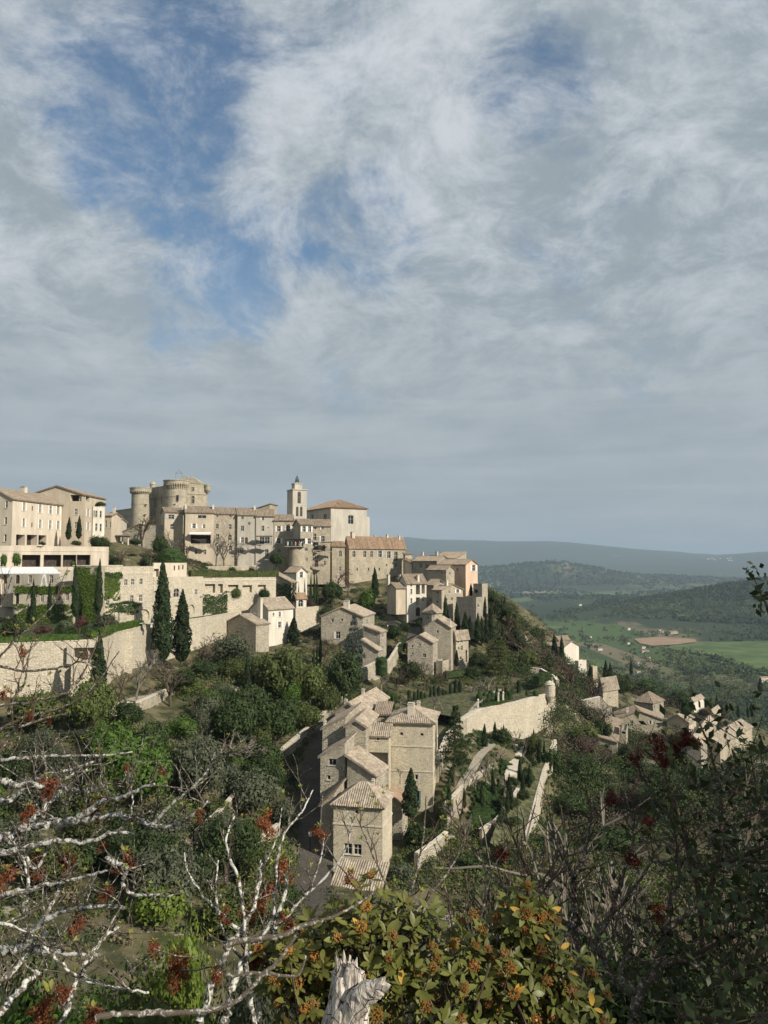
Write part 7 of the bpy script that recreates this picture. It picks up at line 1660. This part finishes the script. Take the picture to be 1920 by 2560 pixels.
def leaf_shape(L=1.0, w=.42, bend=.12, fold=.14, n=5):
    """one leaf with midrib fold and bend; base at the origin, pointing along +x"""
    v, f = [], []
    for i in range(n + 1):
        t = i / n; hw = w / 2 * math.sin(math.pi * min(1, t * .94 + .04)) ** .8; z = -bend * t * t
        v += [(t * L, -hw, z + fold * hw), (t * L, 0, z), (t * L, hw, z + fold * hw)]
    for i in range(n):
        a = i * 3; f += [(a, a + 3, a + 4, a + 1), (a + 1, a + 4, a + 5, a + 2)]
    return v, f
def leaf_mesh(name, mat, **k):
    v, f = leaf_shape(**k); me = bpy.data.meshes.new(name); me.from_pydata(v, [], f); me.update()
    me.polygons.foreach_set('use_smooth', [True] * len(f)); me.materials.append(M[mat]); return me
def tuft_mesh(seed, mat='bud', n=7):
    r2 = random.Random(seed); mb = MB()
    for i in range(n):
        v, f = leaf_shape(1, .34, .25, .2, 3); a, e = i * 2.4, r2.uniform(.5, 1.25); s = r2.uniform(.6, 1)
        mb.add([(s * (x * math.cos(e) * math.cos(a) - y * math.sin(a)), s * (x * math.cos(e) * math.sin(a) + y * math.cos(a)), s * (x * math.sin(e) + z)) for x, y, z in v], f)
    me = bpy.data.meshes.new('leaf_tuft'); me.from_pydata([tuple(v) for v in mb.v], [], mb.f); me.update(); me.materials.append(M[mat]); return me
TUFT = [tuft_mesh(s) for s in (1, 2, 3)]
def stick(me, name, root, p, s, rot=None):
    o = link(name, me, root); o.location = Vector(p) - wloc(root); o.scale = (s, s, s) if not isinstance(s, tuple) else s
    o.rotation_euler = rot or (rnd.uniform(-.5, .5), rnd.uniform(-.5, .5), rnd.uniform(0, 6.28)); return o
def shrub_root(name, label, x, Y, cat='shrub'):
    p = W(x, 2000, Y); z = ground_z(p.x, p.y); return empty(name, (p.x, p.y, z), label, cat)
def stem_to(root, P, r_, mat):
    """stem from the shrub's foot up to where its branches start"""
    b = Vector(root.location); MB().tube([b - Vector((0, 0, .2)), b.lerp(P, .4) + Vector((.08, .05, .1)), P], [r_ * 1.5, r_ * 1.2, r_], 8).build('stem', M[mat], root)
def bush(label, x, Y, limbs, clusters, ntw=9, L=.28, mat='lichen', tmat='lichen_thin', tuft=22, stem=(-80, 2200), cs=29, dark=False, rt=3.0, up=.6):
    root = shrub_root('lichened_shrub', label, x, Y)
    tw, tips = MB(), []
    first = None
    for px, Yy, r0, r1 in limbs:
        P, rr = limb(root, px, Yy, r0, r1, mat)
        twigs_on(tw, P, rr, int(ntw * .8 * len(px) / 5), L * .74, rt * .85 * PXM(Y), up, 1, tips, 5)
        first = first or P[0]
    stem_to(root, W(stem[0], stem[1], Y), 12 * PXM(Y), mat)
    o = tw.build('twigs', M[tmat], root, 'stuff', smooth=True)
    for i, (cx, cy, sc) in enumerate(clusters):
        Yc = Y + rnd.uniform(-.3, .1); p = W(cx, cy, Yc); s = cs * sc * PXM(Yc)
        stick((SEED_D if dark else SEED)[i % (2 if dark else 3)], 'seed_cluster', root, p, (s, s, s * 1.1))
        near = min(tips, key=lambda q: (q[0] - p).length)[0]
        MB().tube([near, near.lerp(p, .5) + Vector((0, 0, -.01)), p], 1.8 * PXM(Yc), 4).build('stalk', M[tmat], root)
        if not dark: stick(TUFT[i % 3], 'leaf_tuft', root, p + Vector((0, 0, s * .7)), s * .9, (0, 0, rnd.uniform(0, 6)))
    rnd.shuffle(tips)
    for i, (p, d) in enumerate(tips[:tuft]): stick(TUFT[i % 3], 'leaf_tuft', root, p, rnd.uniform(10, 19) * PXM(Y))
    return root
bush('white-lichened shrub reaching in from the left below the bright green tree', -140, 3.3,
     [([(-60, 2100), (25, 2092), (67, 2069), (139, 2058), (181, 2052), (270, 2037), (337, 2048), (380, 2064), (422, 2067), (451, 2058), (489, 2031), (519, 2003)], (3.4, 3.1), 15, 3),
      ([(-60, 1940), (0, 1951), (42, 1963), (139, 1963), (160, 1967), (202, 1980), (236, 1974), (262, 1965)], (3.5, 3.3), 11, 4), ([(181, 2052), (253, 2010), (304, 1993), (350, 1972), (388, 1959)], (3.25, 3.1), 10, 3),
      ([(55, 2081), (90, 2035), (139, 1997), (173, 1942), (219, 1925)], (3.4, 3.5), 9, 3), ([(-40, 2030), (0, 2010), (46, 1984), (97, 1946), (173, 1925), (236, 1904)], (3.6, 3.5), 10, 3), ([(380, 2064), (430, 2010), (506, 1943), (539, 1878)], (3.1, 3.0), 6, 2),
      ([(-40, 2140), (60, 2120), (150, 2100), (210, 2105), (280, 2085), (335, 2080)], (3.3, 3.2), 11, 4), ([(110, 2060), (112, 2010), (118, 1940), (105, 1880)], (3.4, 3.5), 6, 2), ([(330, 2045), (330, 1985), (325, 1930)], (3.2, 3.2), 4, 2), ([(10, 2095), (60, 2140), (90, 2170), (125, 2110)], (3.3, 3.3), 7, 3),
      ([(-20, 1900), (60, 1895), (150, 1890), (260, 1888), (330, 1880)], (3.7, 3.6), 6, 2)],
     [(121, 1967, 1.1), (241, 2023, 1.15), (69, 2036, .9), (93, 2164, 1.2), (168, 2158, 1.15), (12, 2198, 1.1), (312, 2158, 1.15), (255, 2110, .7), (318, 1922, .5), (406, 1930, .5)], 10, .27)
bush('lichened shrub filling the lower left corner with rusty seed heads', -120, 2.9,
     [([(-60, 2385), (0, 2377), (55, 2368), (105, 2305), (169, 2276), (253, 2267), (312, 2271)], (3.0, 2.8), 13, 5), ([(55, 2368), (84, 2373), (169, 2385), (253, 2389)], (3.0, 2.9), 11, 4), ([(270, 2145), (295, 2162), (316, 2170), (308, 2208), (337, 2238), (392, 2238), (426, 2242)], (3.0, 2.9), 9, 3),
      ([(150, 2580), (177, 2482), (211, 2419), (253, 2351), (295, 2318)], (2.7, 2.9), 9, 4), ([(-40, 2550), (0, 2530), (63, 2461), (97, 2432)], (2.6, 2.8), 12, 6), ([(-60, 2300), (0, 2305), (84, 2339), (127, 2385), (169, 2423), (211, 2449), (295, 2470), (371, 2482)], (2.5, 2.5), 5, 3),
      ([(-40, 2250), (60, 2225), (130, 2210), (220, 2190), (270, 2175)], (3.1, 3.0), 9, 3), ([(105, 2305), (140, 2240), (160, 2190)], (3.0, 3.1), 7, 3), ([(60, 2285), (70, 2220), (60, 2150)], (3.1, 3.2), 7, 3), ([(-30, 2480), (40, 2420), (120, 2330)], (2.9, 3.0), 10, 5)],
     [(191, 2308, 1.1), (121, 2522, 1.7), (231, 2552, 1.3), (266, 2233, .8), (160, 2480, .8)], 12, .24, stem=(-80, 2500))
bush('thin bare sprays crossing the great terrace wall at the far left', -160, 3.9,
     [([(-40, 1770), (0, 1765), (87, 1753), (162, 1733), (185, 1713), (217, 1664), (240, 1611), (246, 1580)], (3.8, 3.9), 5, 1.5), ([(-40, 1660), (0, 1666), (67, 1678), (162, 1666), (200, 1655), (240, 1669)], (3.9, 3.8), 4.5, 2), ([(-20, 1660), (12, 1629), (52, 1588), (90, 1556), (130, 1516), (159, 1458)], (4.0, 4.1), 4, 1.5),
      ([(20, 1790), (38, 1742), (61, 1707), (72, 1640), (78, 1617)], (3.9, 4.0), 4.5, 1.5), ([(-30, 1560), (0, 1519), (17, 1481), (30, 1440)], (4.1, 4.1), 3.5, 1.5), ([(-30, 1840), (60, 1795), (150, 1770), (225, 1725), (298, 1628)], (3.8, 3.8), 5.5, 1.5), ([(-30, 1900), (30, 1830), (100, 1800), (170, 1782)], (3.7, 3.8), 6, 2), ([(60, 1680), (62, 1640), (110, 1590)], (3.9, 4.0), 3.5, 1.2)],
     [(55, 1630, .6), (12, 1735, .7), (75, 1790, .55), (122, 1800, .5)], 8, .22, 'lichen_thin', 'twig', 26, (-90, 1950), 26, rt=2.2, up=.8)
bush('tall twiggy shrub in front of the alley with rusty seed heads', 640, 3.0,
     [([(640, 2600), (620, 2420), (602, 2217), (572, 2141), (567, 2090), (587, 2040)], (2.8, 3.1), 7, 2), ([(640, 2560), (680, 2330), (699, 2116), (754, 2030), (782, 1974)], (2.9, 3.2), 6, 1.5), ([(560, 2560), (590, 2440), (640, 2360), (700, 2270), (720, 2180)], (2.8, 3.0), 12, 4), ([(500, 2560), (540, 2430), (600, 2330), (640, 2250), (650, 2150)], (2.8, 3.0), 12, 4),
      ([(620, 2420), (560, 2330), (540, 2230), (545, 2150)], (2.9, 3.1), 5, 2), ([(680, 2330), (760, 2240), (800, 2150), (812, 2080)], (3.0, 3.1), 5, 1.5), ([(600, 2330), (520, 2250), (470, 2180), (460, 2120)], (3.0, 3.1), 5, 1.5), ([(760, 2240), (850, 2150), (880, 2060), (860, 2020)], (3.0, 3.1), 4, 1.2), ([(640, 2250), (655, 2180), (690, 2100), (705, 2020)], (3.0, 3.2), 4, 1.2)],
     [(665, 2060, 1.2), (706, 2175, 1.2), (660, 2239, 1.4), (631, 2395, 1.5), (717, 2314, 1.1), (798, 2083, .8), (880, 2200, .9), (561, 2290, .8), (620, 2290, .9), (500, 2040, .6), (445, 2424, 1.6), (385, 2372, .8), (540, 2440, .9), (966, 2478, .95)], 9, .22, 'lichen', 'lichen_thin', 30, (600, 2640), rt=2.4, up=.9)
r_ = shrub_root('fallen_branch', 'long smooth grey-brown branch bowing across the lower middle', 300, 2.4)
r_['category'] = 'branch'
for px, Yy, a, b in (([(240, 2545), (291, 2535), (380, 2533), (506, 2529), (591, 2503), (654, 2440), (700, 2398), (739, 2340)], (2.35, 2.6), 9, 5), ([(560, 2370), (600, 2353), (714, 2336), (739, 2319), (786, 2307), (836, 2290), (895, 2260), (946, 2222)], (2.5, 2.7), 9, 3), ([(560, 2440), (660, 2434), (740, 2440), (765, 2390)], (2.5, 2.6), 6, 3)):
    limb(r_, px, Yy, a, b, 'lichen_thin', .2)
# -- berry shrub
def berry_shrub(label, lobes, Y, seed, nros, x0):
    rng = np.random.default_rng(seed); root = shrub_root('berry_shrub', label, x0, Y)
    LV = [leaf_mesh('leaf', 'vib', w=.44, bend=b, fold=f) for b, f in ((.10, .16), (.2, .1), (.02, .22))]; LY = leaf_mesh('leaf', 'vib_yellow', w=.42, bend=.2, fold=.2)
    leaves, inner = [], []
    stems = MB(); foot = Vector(root.location)
    bm_ = []
    for s in range(3):
        mb = MB(); r2 = random.Random(s + seed)
        oc = [Vector(v) for v in ((1, 0, 0), (-1, 0, 0), (0, 1, 0), (0, -1, 0), (0, 0, 1), (0, 0, -1))]; of = [(0, 2, 4), (2, 1, 4), (1, 3, 4), (3, 0, 4), (2, 0, 5), (1, 2, 5), (3, 1, 5), (0, 3, 5)]
        for i in range(70):
            d = Vector((r2.gauss(0, 1), r2.gauss(0, 1), r2.gauss(0, 1))).normalized() * r2.uniform(.55, 1.0); rr = r2.uniform(.11, .17)
            vv = [v * 1.0 for v in oc]; mid = []; 
            mb.add([d + v * rr for v in oc], of)
            mb.add([d + Vector(v).normalized() * rr for v in ((1, 1, 1), (1, -1, 1), (-1, 1, 1), (-1, -1, 1), (1, 1, -1), (1, -1, -1), (-1, 1, -1), (-1, -1, -1))], [(0, 2, 3, 1), (4, 5, 7, 6), (0, 1, 5, 4), (2, 6, 7, 3), (0, 4, 6, 2), (1, 3, 7, 5)])
        me = bpy.data.meshes.new('berry_cluster'); me.from_pydata([tuple(v) for v in mb.v], [], mb.f); me.update(); me.materials.append(M['berry']); bm_.append(me)
    for k in range(nros):
        cx, cy, rx, ry, rz = lobes[rng.integers(len(lobes))]
        d = rng.normal(size=3); d /= np.linalg.norm(d); d[1] = -abs(d[1]) * .8 + .15 * rng.random(); d[2] = d[2] if d[2] > -.5 else -d[2] * .5
        c = W(cx, cy, Y); s = PXM(Y); q = rng.random() ** .35
        p = c + Vector((d[0] * rx * s * q, d[1] * rz * q, d[2] * ry * s * q))
        ax = (Vector(d) * .8 + Vector((.1, -.25, .75)) + Vector(rng.normal(size=3) * .25)).normalized()
        nb = rng.integers(4, 8); a0 = rng.random() * 6.28
        u = ax.orthogonal().normalized(); v = ax.cross(u)
        if q > .6: stems.tube([p - ax * .16 + Vector(rng.normal(size=3) * .03), p - ax * .07, p], [.004, .003, .002], 4, False)
        for j in range(nb):
            a = a0 + j * 2.4; el = rng.uniform(.15, .9); t = (u * math.cos(a) + v * math.sin(a)) * math.cos(el) + ax * math.sin(el)
            nn = (ax - t * ax.dot(t)).normalized(); b = nn.cross(t)
            L = rng.uniform(19, 37) * s
            leaves.append((p.y - q * .5 + rng.random() * .1, p + t * .006, t, b, nn, L, rng.random()))
        if q > .75 and rng.random() < .34:
            o = stick(bm_[k % 3], 'berry_cluster', root, p + ax * .018, rng.uniform(9, 16) * s)
    leaves.sort(key=lambda l: l[0])
    sv, sf = leaf_shape(w=.44, bend=.12, fold=.15, n=4); sv = np.array(sv)
    from mathutils import Matrix
    V, Fc = [], []
    for i, (_, p, t, b, nn, L, rr) in enumerate(leaves):
        if i < 300:
            o = link('leaf', LY if rr < .07 else LV[i % 3], root)
            m = Matrix((t, b, nn)).transposed().to_4x4(); o.matrix_local = Matrix.Translation(p - foot) @ m @ Matrix.Scale(L, 4)
        else:
            P = np.array(p - foot) + (sv[:, :1] * np.array(t) + sv[:, 1:2] * np.array(b) + sv[:, 2:3] * np.array(nn)) * L
            o_ = len(V); V += P.tolist(); Fc += [tuple(q + o_ for q in f) for f in sf]
    me = bpy.data.meshes.new('foliage'); me.from_pydata(V, [], Fc); me.update(); me.materials.append(M['vib']); o = link('foliage', me, root); o['kind'] = 'stuff'
    for cx, cy, rx, ry, rz in lobes:
        c = W(cx, cy, Y)
        for q in range(5):
            e = c + Vector((rng.normal() * rx * PXM(Y) * .5, rng.normal() * .1, ry * PXM(Y) * rng.uniform(0, .7)))
            stems.tube([foot, foot.lerp(e, .5) + Vector(rng.normal(size=3) * .08), e], [.012, .009, .004], 5)
    stems.build('stems', M['twig'], root, 'stuff'); return root
berry_shrub('glossy green shrub with orange berry clusters at the bottom centre', [(930, 2330, 190, 130, .35), (1010, 2450, 230, 150, .45), (850, 2500, 150, 120, .35), (900, 2420, 220, 170, .3), (740, 2420, 110, 110, .25)], 2.95, 5, 420, 960)
berry_shrub('second glossy berry shrub with yellow leaves right of the stump', [(1230, 2400, 170, 130, .35), (1310, 2290, 70, 70, .2), (1200, 2530, 190, 130, .4), (1420, 2520, 110, 110, .3), (1330, 2430, 130, 100, .25)], 3.1, 6, 320, 1260)
# -- dead stump
st = empty('dead_stump', tuple(W(860, 2640, 2.3)), 'cracked grey dead stump with two broken ends at the bottom centre', 'stump')
def rough_tube(pts, rad, k=18, jag=0.0, seed=1):
    r2 = random.Random(seed); mb = MB(); P = spline(pts, 5); m = len(P)
    rr = [rad[0] + (rad[-1] - rad[0]) * (i / (m - 1)) ** .9 for i in range(m)]; ph = [r2.uniform(.82, 1.18) for _ in range(k)]
    ring = []
    for i, p in enumerate(P):
        d = (P[min(i + 1, m - 1)] - P[max(i - 1, 0)]).normalized(); a = d.cross(Vector((0, 1, .2))).normalized(); b = d.cross(a)
        ring.append([p + (a * math.cos(6.2832 * j / k) + b * math.sin(6.2832 * j / k)) * rr[i] * ph[j] * (1 + r2.gauss(0, .035)) + (d * (r2.random() ** 2 * jag) if i == m - 1 else Vector()) for j in range(k)])
    mb.add([q for r in ring for q in r], [(i * k + j, (i + 1) * k + j, (i + 1) * k + (j + 1) % k, i * k + (j + 1) % k) for i in range(m - 1) for j in range(k)])
    c = P[-1] - (P[-1] - P[-2]).normalized() * rr[-1] * .3; n0 = (m - 1) * k
    mb.add([c], []); mb.f += [(n0 + j, n0 + (j + 1) % k, m * k) for j in range(k)]
    return mb
s_ = PXM(2.3)
rough_tube([W(845, 2680, 2.3), W(858, 2580, 2.3), W(868, 2500, 2.32), W(866, 2430, 2.33)], [60 * s_, 36 * s_], 20, 0, 3).build('trunk', M['dead'], st)
rough_tube([W(862, 2500, 2.32), W(856, 2440, 2.32), W(851, 2405, 2.32)], [26 * s_, 13 * s_], 14, 34 * s_, 4).build('broken_limb', M['dead'], st)
rough_tube([W(872, 2500, 2.31), W(878, 2440, 2.3), W(880, 2412, 2.3)], [24 * s_, 11 * s_], 14, 22 * s_, 6).build('broken_limb', M['dead'], st)
rough_tube([W(875, 2545, 2.3), W(905, 2490, 2.27), W(940, 2472, 2.25), W(958, 2462, 2.24)], [36 * s_, 15 * s_], 14, 24 * s_, 5).build('broken_limb', M['dead'], st)
# -- twiggy grey shrubs on the right, in the shade of the oak
bush('pale forked bare shrub in the dark lower right', 1600, 4.2,
     [([(1585, 2600), (1600, 2487), (1655, 2409), (1664, 2327), (1678, 2258), (1696, 2212)], (4.0, 4.4), 17, 5), ([(1600, 2487), (1554, 2432), (1572, 2372), (1586, 2327), (1600, 2270)], (4.1, 4.3), 10, 3), ([(1664, 2327), (1720, 2290), (1760, 2230)], (4.2, 4.4), 9, 3), ([(1600, 2520), (1530, 2440), (1500, 2350), (1490, 2280)], (4.2, 4.4), 8, 3), ([(1696, 2212), (1700, 2150), (1680, 2080), (1640, 2020)], (4.4, 4.6), 6, 1.5), ([(1655, 2409), (1700, 2400), (1790, 2420), (1850, 2370)], (4.0, 4.0), 9, 3)],
     [(1646, 2281, .9)], 16, .42, 'lichen_thin', 'twig', 12, (1585, 2700), rt=2.6, up=.9)
bush('bare shrub with upright grey stems left of the pale forked one', 1420, 4.6,
     [([(1460, 2560), (1444, 2331), (1435, 2258), (1433, 2198), (1412, 2148), (1389, 2102), (1380, 2056)], (4.5, 4.8), 13, 3), ([(1433, 2198), (1462, 2139), (1476, 2056), (1490, 1990)], (4.6, 4.9), 8, 2), ([(1444, 2331), (1380, 2270), (1330, 2200), (1290, 2110), (1262, 2030)], (4.6, 4.8), 8, 2), ([(1460, 2420), (1520, 2300), (1560, 2180), (1585, 2080), (1560, 1980)], (4.6, 5.0), 9, 2), ([(1380, 2270), (1300, 2250), (1220, 2180), (1160, 2080), (1140, 2000)], (4.5, 4.6), 6, 1.5), ([(1520, 2300), (1600, 2200), (1660, 2080), (1700, 1960)], (4.7, 5.0), 6, 1.5)],
     [(1256, 2130, .9), (1526, 1997, .8), (1581, 2148, 1.0), (1618, 2061, .9)], 18, .42, 'lichen_thin', 'twig', 30, (1450, 2700), 30, True, rt=2.2, up=1.0)
bush('fine twiggy shrub before the foot of the tower house', 1050, 4.0,
     [([(1000, 2500), (1010, 2300), (1040, 2180), (1060, 2080), (1065, 1990)], (3.8, 4.0), 5, 1.5), ([(1010, 2300), (960, 2200), (925, 2120), (890, 2040)], (3.9, 4.0), 4, 1.2), ([(1010, 2300), (1090, 2220), (1150, 2130), (1180, 2050)], (3.9, 4.1), 4.5, 1.2), ([(1150, 2480), (1130, 2320), (1110, 2200), (1085, 2110)], (3.9, 4.1), 4, 1.2), ([(1150, 2480), (1200, 2300), (1230, 2180), (1280, 2100)], (3.9, 4.1), 5, 1.2)],
     [], 8, .26, 'lichen_thin', 'twig', 34, (1030, 2640), rt=2.0, up=.9)
bush('dark shrub with deep red seed heads before the valley houses', 1700, 4.8,
     [([(1760, 2400), (1740, 2200), (1700, 2050), (1660, 1930), (1640, 1870)], (4.6, 4.9), 8, 2), ([(1740, 2200), (1700, 2080), (1640, 2000), (1600, 1930), (1590, 1890)], (4.6, 4.8), 6, 1.5), ([(1760, 2300), (1800, 2120), (1800, 1980), (1770, 1860), (1740, 1790)], (4.6, 5.0), 8, 2)],
     [(1646, 1866, 1.2), (1700, 1868, 1.3), (1725, 1850, .9), (1590, 1898, .8), (1660, 1905, .7)], 14, .34, 'twig', 'twig', 30, (1770, 2600), 30, True, rt=2.0, up=.8)
# -- evergreen oak whose crown hangs in from the right
def oak_tree():
    root = empty('evergreen_oak', (4.4, 2.9, ground_z(4.4, 2.9)), 'dark evergreen oak hanging in along the right edge', 'tree')
    rng = np.random.default_rng(77); foot = Vector(root.location)
    MB().tube([foot - Vector((0, 0, .3)), Vector((4.5, 2.8, -2)), Vector((4.3, 2.8, -.4)), Vector((4.4, 2.6, 1.2))], [.2, .16, .13, .07], 9).build('trunk', M['bark'], root)
    C, br = [], MB()
    tgt = [W(1905, 1490, 4.6), W(1900, 1880, 4.4), W(1900, 2030, 4.2), W(1850, 2150, 4.2), W(1900, 2250, 3.8), W(1760, 2180, 4.6), W(1880, 2400, 3.6), W(1780, 2460, 3.8), W(1700, 2540, 3.9), W(1900, 2540, 3.3), W(1850, 1960, 4.9), W(1850, 2300, 4.0), W(1660, 2420, 4.4)]
    n_in = len(tgt)
    for _ in range(70):
        d = rng.normal(size=3); d /= np.linalg.norm(d); d *= rng.random() ** .4
        tgt.append(Vector((4.7, 2.5, .5)) + Vector((d[0] * 1.7, d[1] * 2.1, d[2] * 1.7)))
    for i, t in enumerate(tgt):
        a = Vector((4.35, 2.8, rng.uniform(-1.6, .8)));
        if i == 0: a = Vector((4.3, 2.8, .6))
        mid = a.lerp(t, .55) + Vector(rng.normal(size=3) * .15)
        br.tube(spline([a, mid, t], 6), .012 if i else .007, 5)
        small = i == 0
        for q in range(4 if small else (9 if i < n_in else 16)):
            c = np.array(t) + rng.normal(size=3) * ((.07, .07, .06) if small else (.26, .26, .22)); m = 14 if small else 20
            br.tube([Vector(t), Vector(c)], .003, 3, False)
            C.append(c + rng.normal(size=(m, 3)) * (.035 if small else .085))
    C = np.concatenate(C); V = leaf_quads(rng, C - np.array(foot), .058, None, .3, .5)
    link('crown', mesh_quads('crown', V), root, M['oakleaf']); br.build('branches', M['bark'], root); return root
oak_tree()
# -- scrub banks just below the viewpoint
NEAR = [clump_crown('crown', 15000, .026, s, 26, .9, True) for s in (201, 202)]
MESH['near'] = NEAR; NAMES['near'] = 'bush'; CATS['near'] = 'shrub'
for m, x, yt, w, Y, lab in (('evergreen', 1480, 2170, 900, 8.5, 'dark scrub bank behind the bare grey shrubs'), ('evergreen', 1790, 2170, 800, 9.5, 'dark scrub bank at the lower right behind the oak'), ('evergreen', 1230, 2190, 520, 9.5, 'dark scrub behind the second berry shrub'), ('oak', 960, 2260, 460, 8.5, 'green scrub below the front tower house roof'),
    ('fresh', 130, 2440, 520, 6.5, 'fresh green bush in the lower left corner'), ('lime', 420, 2230, 330, 9.5, 'yellow-green leafy shrub among the lichened branches'), ('olive', 640, 2310, 360, 8.5, 'grey-green bush left of the berry shrub'), ('oak', 330, 2350, 480, 8.0, 'mid green bush at the bottom left centre'), ('evergreen', 620, 2440, 420, 5.5, 'dark leafy bush at the bottom left of the stump'), ('evergreen', 60, 2290, 380, 9.0, 'dark bush behind the lower left branches'), ('evergreen', 1660, 2330, 700, 6.2, 'dark bush at the foot of the pale forked shrub')):
    plant('near', m, lab, x, yt, w, Y)
for m, x, yt, w, Y, lab in (('bark_grey', 1520, 1990, 760, 8.0, 'thicket of fine bare stems in the right shade'), ('bark', 1280, 2080, 560, 8.2, 'thicket of thin stems below the parterre'), ('bark', 1780, 1930, 700, 8.6, 'thicket of dark stems at the right')):
    plant('bushy', m, lab, x, yt, w, Y)
